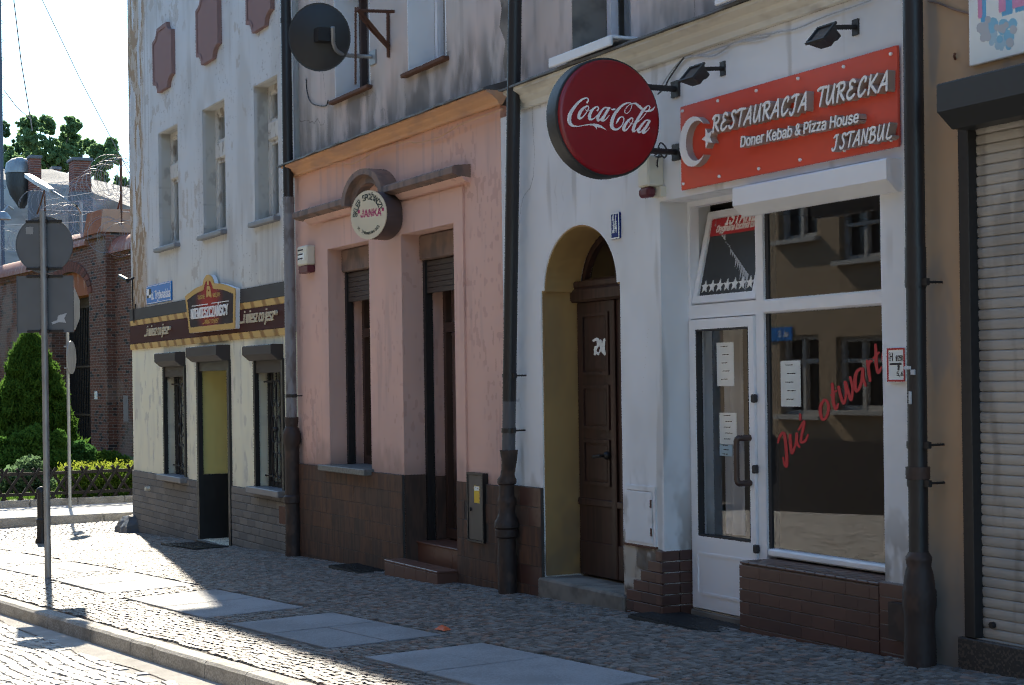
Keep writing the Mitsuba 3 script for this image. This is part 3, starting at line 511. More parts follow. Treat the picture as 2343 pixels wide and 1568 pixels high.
for i, (a, b, c, d) in enumerate(up_w):
    dep = 0.19; k = part(H1, 'window', ext(rframe(a, b, c, d, 0.07), dep, dep + 0.08), 'dirty_frame')
    tz = c + (d - c) * (0.67 if i else 0.66)
    part(k, 'transom', cbx(a + .07, b - .07, dep - 0.03, dep + 0.06, tz - 0.12, tz + 0.12, 0.02), 'dirty_frame')
    part(k, 'mullion', cbx((a + b) / 2 - .05, (a + b) / 2 + .05, dep - .012, dep + .06, c + .07, d - .07, .01), 'dirty_frame')
    for q0, q1 in ((a + .07, (a + b) / 2 - .05), ((a + b) / 2 + .05, b - .07)):
        part(k, 'sash', cat([ext(rframe(q0, q1, c + .07, tz - .12, 0.045), dep + .012, dep + .055), ext(rframe(q0, q1, tz + .12, d - .07, 0.04), dep + .012, dep + .055)]), 'dirty_frame')
    part(k, 'pane', sheetY(a + .08, b - .08, c + .08, d - .08, dep + .035), 'glass'); part(k, 'curtain', curtain_mesh(a + .05, b - .05, c, d, dep + .2), 'lace')
    part(k, 'sill', cbx(a - 0.05, b + 0.05, -0.09, dep, c - 0.05, c + 0.012, 0.01), 'grey_sill')
# plaques
def plaque(pts, grow=0.0):
    P = [W(*cA(*p)) for p in pts]; return Polygon(P)
x0, x1 = W(*cA(1029, 400))[0], W(*cA(1155, 400))[0]
zt, zb1 = W(*cA(1120, 148))[1], W(*cA(1062, 616))[1]; ph = zt - zb1; pw = x1 - x0
def cartouche(cx, cz, w, h):
    p = sbox(cx - w / 2, cz - h / 2, cx + w / 2, cz + h / 2)
    for sx in (-1, 1):
        for sz in (-1, 1):
            p = p.difference(affinity.scale(Point(cx + sx * w / 2, cz + sz * h / 2).buffer(1, 16), w * .24, h * .16, origin=(cx + sx * w / 2, cz + sz * h / 2)))
    return p
c1 = ((x0 + x1) / 2, (zt + zb1) / 2); c2 = W(*cA(1390, 215)); c3 = W(*cA(1735, 20))
c2 = np.array([c2[0], c1[1]]); x2a, x2b = W(*cA(1317, 300))[0], W(*cA(1462, 300))[0]; x3a, x3b = W(*cA(1648, 100))[0], W(*cA(1812, 100))[0]
for xa, xb in ((x0, x1), (x2a, x2b), (x3a, x3b)):
    cxm = (xa + xb) / 2; s = cartouche(cxm, c1[1], xb - xa, ph)
    k = part(H1, 'plaque', ext(s, -0.05, 0.0), 'plaque_paint', label='dusky brown plaster cartouche'); part(k, 'border', ext(s.difference(cartouche(cxm, c1[1], (xb - xa) - .12, ph - .12)), -0.062, -0.0505), 'plaque_paint')
# ground floor windows, grilles, shutters
def grille(parent, a, b, c, d, Y, n=5):
    g = [cyl([x, Y, c], [x, Y, d], 0.009, 6) for x in np.linspace(a, b, n + 2)[1:-1]] + [bx(a, b, Y - .006, Y + .006, z - .01, z + .01) for z in (c + .12, d - .12)]
    k = part(parent, 'grille', cat(g), 'black_metal'); m = (a + b) / 2; hz = (c + d) / 2
    part(k, 'scroll', cat([tube([[m + s * (0.10 + 0.09 * math.cos(t)), Y - .012, hz + o + 0.17 * math.sin(t)] for t in np.linspace(0, 2 * math.pi, 22)], 0.008, 5) for s in (-1, 1) for o in (-.45, 0, .45)] + [trimesh.creation.icosphere(2, 0.035).apply_translation((m, Y - .015, hz))]), 'black_metal', smooth=True)
for a, b, c, d in (gw1, gw3):
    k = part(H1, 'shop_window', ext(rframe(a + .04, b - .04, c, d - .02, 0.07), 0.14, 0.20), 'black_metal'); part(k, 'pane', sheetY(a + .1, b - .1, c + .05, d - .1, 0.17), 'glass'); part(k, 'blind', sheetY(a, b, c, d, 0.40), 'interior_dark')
    grille(H1, a + .06, b - .06, c + .03, d - .16, 0.09)
    pmany(H1, 'guide_rail', [bx(a - .035, a + .03, -0.03, 0.03, c, d), bx(b - .03, b + .035, -0.03, 0.03, c, d)], 'black_metal')
    part(H1, 'slat_end', cbx(a + .03, b - .03, -0.012, 0.02, d - .17, d, .006), 'box_brown'); part(H1, 'sill', cbx(a - .09, b + .09, -0.13, 0.139, c - .07, c + .012, .008), 'grey_sill')
    part(H1, 'reveal', bx(a - .0005, a + .006, .02, .139, c + .02, d - .18), 'cream_wall')
a, b, c, d = gd
part(H1, 'door_jamb', bx(a + .002, a + .012, 0.035, 0.449, c + (d - c) * .365, d - .03), 'yellow_paint', label='yellow green painted door recess'); part(H1, 'jamb_base', bx(a + .002, a + .02, 0.035, 0.449, c, c + (d - c) * .363), 'black_metal')
pmany(H1, 'door_post', [bx(a - .03, a + .05, -0.035, 0.034, c - .02, d), bx(b - .05, b + .04, -0.035, 0.034, c - .02, d), bx(a + .05, b - .05, -0.015, 0.03, d - .14, d)], 'black_metal'); part(H1, 'door_leaf', bx(a, b, 0.44, 0.50, c, d), 'anthracite'); part(H1, 'doorstep', cbx(a + .03, b - .03, -0.10, 0.44, c - .25, c, .01), 'concrete')
def fit_box(tl_front, bl_front, br_wall_top, br_wall_bot):
    """Right end on the wall and left edge of the front face seen in the print -> box."""
    xr = W(*br_wall_top)[0]
    return xr
for nm, fl_t, fl_b, fr_t, wr in (('1', cL(42, 125), cL(47, 187), cL(185, 120), cL(259, 115)), ('2', cL(262, 90), cL(272, 152), cL(472, 60), cL(572, 57)), ('3', cL(655, 78), cL(657, 140), cL(855, 65), cL(942, 55))):
    xr, ztp = W(*wr)
    dd = min(np.linspace(0.1, 0.5, 81), key=lambda e: abs(W(*fr_t, -e)[0] - xr)); xl = W(*fl_t, -dd)[0]; zt_ = W(*fl_t, -dd)[1]; zb_ = W(*fl_b, -dd)[1]
    rollbox(H1, xl, xr, zb_ - 0.07, (zt_ + ztp) / 2, dd, 'box_brown', 'shutter_box', ch=0.075)
brickwork(H1, 'brick', X_A - 0.02, gd[0] - .035, lambda x: gz(x), plz, -0.001, 0.34, 0.098, ['grey_brick_0', 'grey_brick_1', 'grey_brick_2'], proud=0.022)
brickwork(H1, 'brick', gd[1] + .045, X_B - .08, lambda x: gz(x), plz + .01, -0.001, 0.34, 0.098, ['grey_brick_0', 'grey_brick_1', 'grey_brick_2'], proud=0.022)
part(H1, 'outlet', cyl([W(346, 1118)[0], -0.10, W(346, 1118)[1]], [W(346, 1118)[0], 0, W(346, 1118)[1]], 0.035, 14), 'cream_plastic', smooth=40)
# sign band
def band(tl, tr, bl, br): return Polygon([W(*p) for p in (tl, tr, br, bl)])
BX0, BX1 = X_A - 0.012, X_B - .03
def zline(p, q): 
    a, b = W(*p), W(*q); return (a[1] + b[1]) / 2
zs = [zline(cB(880, 635), cB(1965, 465)), zline(cB(882, 715), cB(1965, 555)), zline(cB(885, 752), cB(1965, 600)), zline(cB(885, 878), cB(1965, 755)), zline(cB(887, 918), cB(1965, 800))]
SB = thing('fascia_sign', 'dark and gold striped shop fascia across the corner house', 'shop sign')
part(SB, 'top_board', bx(BX0, BX1, -0.03, 0.0, zs[1] + .002, zs[0]), 'band_dark'); part(SB, 'gold_stripe', bx(BX0, BX1, -0.028, 0.0, zs[2] + .002, zs[1] - .002), 'gold_wave'); part(SB, 'maroon_board', bx(BX0, BX1, -0.026, 0.0, zs[3] + .002, zs[2] - .002), 'maroon'); part(SB, 'gold_stripe', bx(BX0, BX1, -0.028, 0.0, zs[4], zs[3] - .002), 'gold_wave')
cS = lambda x, y: (326.6 + x * .05401, 713.7 + y * .05401)          # crop 540,1180-720,1320
cS2 = lambda x, y: (544.4 + x * .06195, 689.5 + y * .06195)         # crop 900,1140-1140,1300
for fn, p0, p1, dot in ((cS, (160, 1045), (1190, 935), (1250, 695)), (cS2, (175, 830), (1440, 700), (1520, 425))):
    A, B = W(*fn(*p0)), W(*fn(*p1)); hh = 0.155
    part(SB, 'lettering', fit('...i wiesz co jesz', A[0], A[1], B[0], B[1], hh, -0.026, 0.015, False, 0.3), 'cream_letter', label='raised cream script slogan'); q = W(*fn(*dot)); part(SB, 'mark', cyl([q[0], -0.06, q[1]], [q[0], -0.026, q[1]], 0.03, 16), 'cream_letter')
# emblem board
cE = lambda x, y: (417.4 + x * .09641, 617 + y * .09641)
EY = -0.10
out = [(60, 640), (160, 1510), (1235, 1400), (1245, 450), (1160, 420), (1050, 375), (950, 345), (850, 332), (742, 328), (718, 250), (688, 180), (655, 140), (620, 125), (575, 130), (540, 165), (510, 215), (490, 280), (478, 365), (380, 410), (300, 450), (220, 505), (130, 575)]
EM = thing('emblem_sign', 'shield shaped red and gold butcher sign projecting above the corner house door', 'shop sign')
outer = Polygon([W(*cE(*p), EY) for p in out]).buffer(0); inner = outer.buffer(-0.075, join_style=1)
part(EM, 'body', ext(outer, EY + .012, -0.03), 'white_paint'); part(EM, 'gold_border', ext(outer.difference(inner.buffer(-0.002)), EY, EY + .012), 'gold'); part(EM, 'face', ext(inner, EY + .003, EY + .0115), 'emblem_red')
fE = lambda x, y: W(*cE(x, y), EY); EMB[:] = list(fE(620, 720))
A, B = fE(212, 1180), fE(1085, 1070); part(EM, 'lettering', fit('NIEMIESZCZAŃSCY', A[0], A[1], B[0], B[1], fE(205, 945)[1] - A[1], EY + .003, .012, True), 'letter_white', label='tall white lettering')
A, B = fE(360, 715), fE(525, 690); part(EM, 'small_lettering', fit('TARGOWI', A[0], A[1], B[0], B[1], .055, EY + .003, .004, False), 'gold'); A, B = fE(722, 660), fE(890, 632); part(EM, 'small_lettering', fit('MIĘSNE', A[0], A[1], B[0], B[1], .055, EY + .003, .004, False), 'gold')
A, B = fE(470, 1300), fE(850, 1255); part(EM, 'small_lettering', fit('...i wiesz co jesz', A[0], A[1], B[0], B[1], .075, EY + .003, .004, False, .3), 'gold')
part(EM, 'rule', mapped(unary_union([LineString([(230, 872), (590, 822)]).buffer(9), LineString([(690, 803), (1088, 747)]).buffer(9)]), fE, EY - .003, EY + .003), 'letter_white')
part(EM, 'crest', mapped(unary_union([LineString([(600, 240), (605, 350)]).buffer(20), LineString([(575, 250), (635, 240)]).buffer(10), Polygon([(585, 390), (640, 390), (665, 480), (690, 660), (650, 650), (615, 610), (590, 660), (560, 650), (575, 480)]).difference(Point(617, 500).buffer(22))]), fE, EY - .002, EY + .003), 'gold')
# street name plate, camera, drainpipe sticker
cN = lambda x, y: (302.4 + x * .05785, 623 + y * .05785)
a, b, c, d = rect(cN(605, 550), cN(1590, 365), cN(622, 1310), cN(1590, 1105))
SP = thing('street_name_plate', 'blue street name plate with white lettering and a checked crest', 'street sign')
part(SP, 'plate', cbx(a, b, -0.022, 0, c, d, .004), 'blue_plate'); A, B = W(*cN(815, 1085)), W(*cN(1560, 960)); part(SP, 'lettering', fit('ul. Trybunalska', A[0], A[1], B[0], B[1], (d - c) * .42, -0.022, .003, True), 'white_paint', label='white street name'); part(SP, 'border', ext(rframe(a + .01, b - .01, c + .01, d - .01, .008), -0.0245, -0.0222), 'white_paint')
cw = (b - a) * .17; part(SP, 'crest', ext(unary_union([sbox(a + .05, c + (d - c) * .5, a + .05 + cw / 2, d - .05), sbox(a + .05 + cw / 2, c + .1, a + .05 + cw, c + (d - c) * .5)]), -0.026, -0.0222), 'white_paint'); part(SP, 'crest_dark', ext(unary_union([sbox(a + .052 + cw / 2, c + (d - c) * .503, a + .05 + cw, d - .05), sbox(a + .05, c + .1, a + .048 + cw / 2, c + (d - c) * .497)]), -0.026, -0.0222), 'black_plastic')
q = W(308, 633); CM = thing('security_camera', 'small black camera with hanging cable at the corner of the cream house', 'camera'); part(CM, 'body', cat([tube([[q[0] - .42, -0.14, q[1] + .03], [q[0] - .05, -0.10, q[1] - .06]], .035, 8), tube([[q[0] - .05, 0.0, q[1] - .02], [q[0] - .05, -0.10, q[1] - .06]], .02, 6)]), 'black_plastic', smooth=40); part(CM, 'cable', tube(smooth_path([[q[0] - .03, -0.03, q[1] - .05], [q[0] + .0, -0.035, q[1] - .5], [q[0] + .05, -0.03, q[1] - .75], [q[0] + .1, -0.02, q[1] - .45]]), .012, 5), 'black_plastic')
gs = ground(322, 1216); gst = roughen(trimesh.convex.convex_hull(np.array([[-27.25, -.30, -.9], [-26.55, -.26, -.9], [-26.6, .1, -.9], [-27.2, .1, -.9], [-27.24, -.26, -.58], [-26.62, -.22, -.54], [-27.12, -.16, -.40], [-26.85, -.12, -.36], [-27.05, .1, -.37], [-26.7, .1, -.5]])), .07, .022, 7, 3)
solo('guard_stone', gst, 'stone_blue', 'rough bluish guard stone at the foot of the house corner', 'stone', smooth=30)
a, b = gd[0], gd[1]; gm = sheet(np.linspace(a + .25, b + .35, 3), np.linspace(-.62, -.12, 3), lambda X, Y: gz(X, Y) + .012); solo('scraper_grate', cat([bx(x, x + .012, -.62, -.14, gz(x, -.4) + .0, gz(x, -.4) + .018) for x in np.arange(a + .25, b + .3, .035)] + [bx(a + .23, b + .33, y, y + .02, gz(a, y), gz(a, y) + .045) for y in (-.64, -.14)]), 'black_metal', 'dark boot scraper grating at the corner house door', 'grating')

# ---------------------------------------------------------------- the pink house
H2 = thing('pink_house', 'pink plastered house with a grocery on the ground floor, second from the left', 'house')
cD = lambda x, y: (604.9 + x * .3472, y * .3472); cP = lambda x, y: (604.9 + x * .3472, 295.1 + y * .3472)     # crop 1000,850
cW = lambda x, y: (731.9 + x * .35485, 532.3 + y * .35485); cO = lambda x, y: (883.1 + x * .5097, 508.1 + y * .5097)
zc_top = (W(*cD(165, 1095))[1] + W(*cD(1540, 625))[1]) / 2; zc_bot = (W(*cD(210, 1150))[1] + W(*cD(1570, 712))[1]) / 2
pw = rect(cW(50, 108), cW(318, 55), cW(88, 1508), cW(355, 1520)); pd = rect(cO(65, 55), cO(302, 12), cO(105, 1400), cO(340, 1400))
pd = (pd[0], pd[1], gz(pd[0]) + 0.02, pd[3])
uw = [(W(*cD(425, 300))[0], W(*cD(655, 300))[0], (W(*cD(415, 655))[1] + W(*cD(655, 585))[1]) / 2, 6.35), (W(*cD(905, 300))[0], W(*cD(1155, 300))[0], (W(*cD(905, 488))[1] + W(*cD(1160, 375))[1]) / 2, 6.35)]
ww = (W(1290, 60)[0], W(1424, 60)[0], W(1350, 140)[1], 6.35)
XR = (X_B + .003, X_D)
lo2 = sbox(X_B + .003, -1.2, X_C - .002, zc_bot - .002).difference(unary_union([sbox(*[pw[0], pw[2], pw[1], pw[3]]), sbox(pd[0], pd[2], pd[1], pd[3])]))
part(H2, 'wall', ext(lo2, 0.0, 0.45), 'pink_wall')
hi2 = sbox(X_B + .003, zc_bot, X_C - .002, 9.6).difference(unary_union([sbox(a, c, b, d) for a, b, c, d in uw]))
STAINS += [(a - .05, b + .05, c, .75) for a, b, c, d in uw]; LEDGES += [(X_B, X_C, zc_top, .75), (X_C, X_D, W(1482, 108)[1], .6)]
part(H2, 'upper_wall', wavy(ext(hi2, 0.07, 0.52)), 'upper_wall', label='sooty pinkish grey upper wall')
shell(H2, X_B, X_C, 9.6, side=(False, True), overx=(0, 0))
pil0, pil1 = W(1128, 60)[0], W(1152, 60)[0]
rs = np.random.default_rng(4); edge = [(pil1 + .12, 9), (pil1 + .12, zc_top + .12)] + [(pil0 + .12 * (rs.random() - .5) + .05 * math.sin(z * 3), z) for z in np.arange(zc_top + .12, 9, .16)]
part(H2, 'bare_strip', ext(Polygon(edge).buffer(0), 0.068, 0.0695), 'concrete', label='strip where the plaster has fallen')
cprof = lambda zb, zt, d: [(0.0, zb), (-d * .25, zb + (zt - zb) * .02), (-d * .3, zb + (zt - zb) * .25), (-d * .55, zb + (zt - zb) * .45), (-d * .62, zb + (zt - zb) * .62), (-d, zb + (zt - zb) * .8), (-d, zt - .006), (0.068, zt - .006)]
part(H2, 'cornice', prism_x(cprof(zc_bot, zc_top, .16), W(672, 380)[0], W(1150, 235)[0]), 'peach_cornice', label='peach coloured moulded cornice')
fl = prism_x([(-.19, zc_top - .004), (-.19, zc_top + .012), (0.068, zc_top + .09), (.068, zc_top - .004)], W(668, 380)[0], W(1150, 225)[0]); part(H2, 'cornice_flashing', roughen(fl, .12, .012, 5, 2), 'flashing')
# raised panel with shallow edges around the openings
px0, px1 = W(*cP(383, 700))[0], W(*cP(1320, 700))[0]; ptop = W(*cD(335, 1478))[1]
pzt = (W(*cD(335, 1478))[1] + W(*cD(1340, 1235))[1]) / 2
pan = sbox(px0, -1, px1, pzt).difference(unary_union([sbox(pw[0], pw[2], pw[1], pw[3]), sbox(pd[0], pd[2], pd[1], pd[3])]))
plz2 = np.mean([W(695.8, 1065)[1], W(928, 1087)[1], W(1052, 1099)[1], W(1133, 1107)[1]])
part(H2, 'panel', ext(pan.intersection(sbox(-99, plz2, 99, 99)), -0.022, -0.0005), 'pink_wall')
mz = [np.mean([W(*cD(300, 1385))[1], W(*cD(600, 1312))[1], W(*cD(900, 1225))[1], W(*cD(1350, 1112))[1]]), np.mean([W(*cD(320, 1470))[1], W(*cD(590, 1400))[1], W(*cD(920, 1330))[1], W(*cD(1340, 1232))[1]])]
mx = [W(*cD(285, 1400))[0], W(*cD(612, 1310))[0], W(*cD(885, 1235))[0], W(*cD(1358, 1115))[0]]
mprof = [(0.0, mz[1]), (-.05, mz[1] + .01), (-.06, mz[1] + .10), (-.09, mz[1] + .11), (-.10, mz[0] - .10), (-.17, mz[0] - .075), (-.17, mz[0] - .02), (-.14, mz[0]), (0.0, mz[0] + .015)]
lowp = [q for q in mprof[:5]] + [(0, mz[0] - .11)]; hip = [(0, mz[0] - .108)] + mprof[4:]
for xa, xb in ((mx[0], mx[1]), (mx[2], mx[3])):
    part(H2, 'moulding_base', prism_x(lowp, xa + .12, xb), 'pink_wall'); part(H2, 'moulding', prism_x([(q[0] - .02, q[1]) for q in hip[1:-1]] + [(-.001, mz[0] + .015), (-.001, mz[0] - .108)], xa, xb), 'brown_trim', label='dark brown hood moulding')
ar = (mx[2] - mx[1]) / 2; am = (mx[1] + mx[2]) / 2; arh = W(*cD(760, 1115))[1] - mz[0]
def arch_ring(r0, r1, y0, y1):
    o = affinity.scale(Point(am, mz[0] - .09).buffer(1, 24), ar + r1, arh + .09 + r1 * .6, origin=(am, mz[0] - .09)); i_ = affinity.scale(Point(am, mz[0] - .09).buffer(1, 24), ar + r0, arh + .09 + r0 * .6, origin=(am, mz[0] - .09))
    return ext(o.difference(i_).intersection(sbox(-99, mz[0] - .10, 99, 99)), y0, y1)
part(H2, 'arch_moulding', cat([arch_ring(-.10, .0, -.19, -.001), arch_ring(-.24, -.1005, -.12, -.002)]), 'brown_trim', label='brown arched hood over the sign')
def tile_zone(x0, x1, skip=None, Y=-0.001): brickwork(H2, 'plinth_tile', x0, x1, lambda x: gz(x), plz2, Y, 0.34, 0.176, ['granite_tile_0', 'granite_tile_1', 'granite_tile_2'], gap=.005, vgap=.0025, ch=.0015, proud=.028, skip=skip, backing='dark_grout')
cabx = rect((1080, 1081), (1120, 1083), (1081, 1238), (1115, 1242))
tile_zone(X_B + .06, pd[0] + .001, None, -.023)
brickwork(H2, 'plinth_tile', pd[1] - .001, X_C + .0, lambda x: gz(x), plz2, -0.001, 0.34, 0.176, ['granite_tile_0', 'granite_tile_1', 'granite_tile_2'], gap=.005, vgap=.0025, ch=.0015, proud=.028, backing='dark_grout', skip=lambda a, b, z0, z1: (a + b) / 2 > cabx[0] and (a + b) / 2 < cabx[1] and z0 > cabx[2] - .1)
CB = thing('meter_cabinet', 'grey brown metal cabinet door with a yellow warning sticker beside the shop steps', 'cabinet')
part(CB, 'frame', ext(rframe(*cabx, .02), -0.058, 0), 'black_metal'); part(CB, 'door', cbx(cabx[0] + .02, cabx[1] - .02, -0.05, -0.002, cabx[2] + .02, cabx[3] - .02, .004), 'cabinet_grey')
st = rect((1095.6, 1111), (1108, 1112), (1095.6, 1150), (1108, 1151)); k = part(CB, 'sticker', bx(st[0], st[1], -0.0515, -0.0495, st[2], st[3]), 'yellow_sticker', label='yellow warning sticker'); m_ = (st[0] + st[1]) / 2; part(k, 'symbol', ext(Polygon([(m_ - .045, st[2] + .14), (m_ + .045, st[2] + .14), (m_, st[3] - .03)]).difference(Polygon([(m_ - .025, st[2] + .152), (m_ + .025, st[2] + .152), (m_, st[3] - .07)])), -0.053, -0.0516), 'ink'); part(k, 'white_field', bx(st[0] + .004, st[1] - .004, -0.0522, -0.0516, st[2] + .115, st[3] - .005), 'paper'); part(CB, 'lock', cyl([cabx[0] + .07, -.065, (cabx[2] + cabx[3]) / 2 - .02], [cabx[0] + .07, -.05, (cabx[2] + cabx[3]) / 2 - .02], .018, 12), 'black_metal')
# window and door recesses of the grocery
def solve_Y(X, z, px):
    lo, hi = 0.0, 1.2
    for _ in range(40):
        m = (lo + hi) / 2; w = np.array([X, m, z]) - EYE; u = CX + F_PX * (w @ RGT) / (w @ FWD) - ROLL * F_PX * w[2] / (w @ FWD) * 1
        lo, hi = (m, hi) if u < px else (lo, m)
    return lo
for nm, (a, b, c, d), g0, g1 in (('w', pw, 790.5, 829.5), ('d', pd, 969, 1015)):
    ymid = solve_Y(a, 2.0, g0); yf = solve_Y(a + .045, 2.0, g1)
    pmany(H2, 'recess_side', [bx(a + .0005, a + .004, .45, 1.0, c, d), bx(b - .004, b - .0005, .45, 1.0, c, d)], 'pink_wall'); part(H2, 'recess_side', bx(a + .005, a + .045, ymid + .09, yf - .002, c, d - .5), 'pink_wall')
    pmany(H2, 'guide_rail', [bx(a + .004, a + .06, ymid, ymid + .08, c, d - .02), bx(b - .06, b - .004, ymid, ymid + .08, c, d - .02)], 'black_metal')
    if nm == 'd': part(H2, 'recess_plinth', bx(a + .0006, a + .02, -.02, ymid - .003, gz(a), plz2), 'granite_tile_1'); part(H2, 'recess_plinth', bx(a + .0455, a + .052, ymid + .09, yf - .003, c, plz2 - .02), 'granite_tile_1')
    k = part(H2, 'roller_shutter', cbx(a + .01, b - .01, ymid - .04, ymid + .2, d - .26, d - .01, .01), 'brown_trim'); 
    for s in range(6): part(k, 'slat', cbx(a + .06, b - .06, ymid + .02, ymid + .04, d - .27 - .055 * (s + 1), d - .27 - .055 * s - .003, .004), 'shutter_brown')
    fz0 = c if nm == 'w' else c + .32
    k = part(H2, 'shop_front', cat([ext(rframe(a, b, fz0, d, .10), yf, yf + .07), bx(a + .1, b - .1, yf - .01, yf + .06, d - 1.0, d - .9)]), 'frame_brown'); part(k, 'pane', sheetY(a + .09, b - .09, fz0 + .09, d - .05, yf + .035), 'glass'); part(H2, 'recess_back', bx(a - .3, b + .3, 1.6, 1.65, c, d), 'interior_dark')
    part(H2, 'recess_ceiling', bx(a, b, .45, 1.6, d + .001, d + .05), 'pink_wall'); part(H2, 'recess_wall', cat([bx(a - .33, a - .3, .98, 1.6, c, d), bx(b + .3, b + .33, .98, 1.6, c, d)]), 'interior')
    for z, h in ((1.35, .18), (.62, .12), (.28, .16), (2.0, .25)):
        if nm == 'd': part(H2, 'notice', bx(b - .5, b - .12, yf + .05, yf + .052, z, z + h), 'paper')
part(H2, 'sill', cbx(pw[0] - .10, pw[1] + .06, -.14, .72, pw[2] - .06, pw[2] + .006, .006), 'sill_stone', label='grey granite window sill')
yfw = solve_Y(pw[0] + .045, 2.0, 829.5); q = (pw[1] - .42, .69); k = part(H2, 'sticker', bx(q[0], q[0] + .22, yfw - .02, yfw - .017, pw[2] + .12, pw[2] + .30), 'paper'); part(k, 'yellow_field', bx(q[0] + .02, q[0] + .20, yfw - .023, yfw - .0205, pw[2] + .19, pw[2] + .28), 'yellow_sticker')
ST = thing('shop_step', 'brown tiled doorstep in front of the grocery door', 'step')
s0 = [ground(*cF(757, 850)), ground(*cF(1090, 912))]; sx0, sx1 = W(*cF(915, 775))[0] - .25, W(*cF(1240, 830))[0] + .02
zst = gz(pd[0]) + 0.10; zst = W(*cF(1240, 830))[1] - .02
yfr = min(np.linspace(-.8, -.05, 151), key=lambda e: abs(np.array(W(*cF(1085, 853), e))[1] - zst)); sxa, sxb = W(*cF(752, 795), yfr)[0], W(*cF(1085, 853), yfr)[0]
part(ST, 'riser', bx(sxa + .01, sxb - .01, yfr + .012, -.03, gz(sxa) - .1, zst - .025), 'step_tile'); nst = 5
for s in range(nst):
    u0, u1 = sxa + (sxb - sxa) * s / nst + .002, sxa + (sxb - sxa) * (s + 1) / nst - .002
    part(ST, 'tread_tile', cbx(u0, u1, yfr, -.026, zst - .024, zst, .006), 'step_tile'); part(ST, 'riser_tile', cbx(u0, u1, yfr + .004, yfr + .0115, gz(u0) - .05, zst - .027, .003), 'step_tile')
zs2 = W(*cF(1090, 700), .12)[1]; zs2 = zst + .17
part(ST, 'upper_riser', cat([cbx(pd[0] + .002 + (pd[1] - pd[0]) * s / 3, pd[0] - .003 + (pd[1] - pd[0]) * (s + 1) / 3, .11, .125, zst - .1, zs2 - .022, .003) for s in range(3)]), 'step_tile'); part(ST, 'upper_tread', cbx(pd[0] + .006, pd[1] - .006, .09, .8, zs2 - .02, zs2, .006), 'step_tile')
mgr = ground(826, 1305); MG = thing('cellar_grate', 'dark cast iron plate in the cobbles beside the grocery step', 'grating'); part(MG, 'plate', cat([bx(mgr[0] - .55, mgr[0] + .35, mgr[1] - .16, mgr[1] + .22, gz(mgr[0]) - .05, gz(mgr[0], mgr[1]) + .012)] + [bx(mgr[0] - .53 + .05 * i, mgr[0] - .51 + .05 * i, mgr[1] - .14, mgr[1] + .2, gz(mgr[0]) - .02, gz(mgr[0], mgr[1]) + .018) for i in range(17)]), 'black_metal')
# upper windows: deep white jambs, brown frame, tilted sash
for i, (a, b, c, d) in enumerate(uw):
    k = part(H2, 'window', ext(rframe(a + .02, b - .02, c, d, .06), .36, .43), 'white_plastic' if i else 'frame_brown', label='brown framed upper window' if not i else 'white framed upper window with its sash tilted in')
    pmany(H2, 'window_jamb', [bx(a - .001, a + .012, .065, .36, c, d), bx(b - .012, b + .001, .065, .36, c, d)], 'white_paint'); part(k, 'sill', roughen(cbx(a - .06, b + .06, .0, .36, c - .035, c + .004, .006), .2, .006, 7), 'rust')
    m_ = (a + b) / 2
    if not i:
        part(k, 'mullion', cbx(m_ - .04, m_ + .04, .35, .42, c + .06, d, .008), 'frame_brown'); part(k, 'pane', sheetY(a + .07, b - .07, c + .06, d, .40), 'glass')
    else:
        sash = ext(rframe(m_ - .1, b - .09, c + .07, d - .1, .06), .0, .05); part(k, 'pane', sheetY(a + .07, m_ - .12, c + .06, d, .40), 'glass'); sash.apply_translation((0, 0, -c)); sash.apply_transform(trimesh.transformations.rotation_matrix(-.09, [1, 0, 0])); sash.apply_translation((0, .33, c)); part(k, 'open_sash', sash, 'white_plastic')
    part(k, 'curtain', curtain_mesh(a, b, c, d, .56), 'lace')
# iron bracket, satellite dish, siren, drum sign, wires
def wp(x, y, Y): p = onY(x, y, Y); return [p[0], p[1], p[2]]
BR = thing('iron_bracket', 'rusty triangular iron bracket on the upper pink wall', 'bracket'); T = lambda x, y, Y: wp(*cD(x, y), Y)
part(BR, 'upright', tube([T(812, 80, .05), T(815, 380, .05)], .018, 6), 'rust'); part(BR, 'arm', tube([T(852, 78, .05), T(610, 72, -.42)], .018, 6), 'rust'); part(BR, 'brace', tube([T(815, 305, .05), T(612, 60, -.42)], .03, 4), 'rust'); part(BR, 'rod', tube([T(822, 330, .05), T(700, 200, -.2), T(625, 105, -.40)], .012, 5), 'rust'); part(BR, 'tip', tube([T(600, 50, -.42), T(600, 560, -.40)], .012, 6), 'rust')
SD = thing('satellite_dish', 'dark satellite dish on a bent steel arm on the pink house', 'satellite dish'); dc = onY(*cD(362, 245), -.55); rad = 150 * .3472 * (EYE[1] * 0 + np.dot(dc - EYE, FWD)) / F_PX * 1.38
ax = (EYE - dc); ax /= np.linalg.norm(ax); ax = np.array([.93, -.36, -.12]); ax = -ax / np.linalg.norm(ax)      # the back of the dish is seen
th = np.linspace(0, 2 * math.pi, 41)[:-1]; e1 = np.cross(ax, [0, 0, 1]); e1 /= np.linalg.norm(e1); e2 = np.cross(e1, ax)
rings = [(0.02, 0.0), (.25, .012), (.5, .045), (.75, .095), (.95, .15), (1.0, .168), (1.02, .150), (.97, .165)]
V = np.vstack([[dc + (e1 * np.cos(t) * rr * rad * .97 + e2 * np.sin(t) * rr * rad * 1.06) + ax * (hh * rad * 1.1 - .02) for t in th] for rr, hh in rings]); kk = 40
ii, jj = np.meshgrid(np.arange(len(rings) - 1), np.arange(kk), indexing='ij'); qd = np.stack([ii * kk + jj, ii * kk + (jj + 1) % kk, (ii + 1) * kk + (jj + 1) % kk, (ii + 1) * kk + jj], -1).reshape(-1, 4)
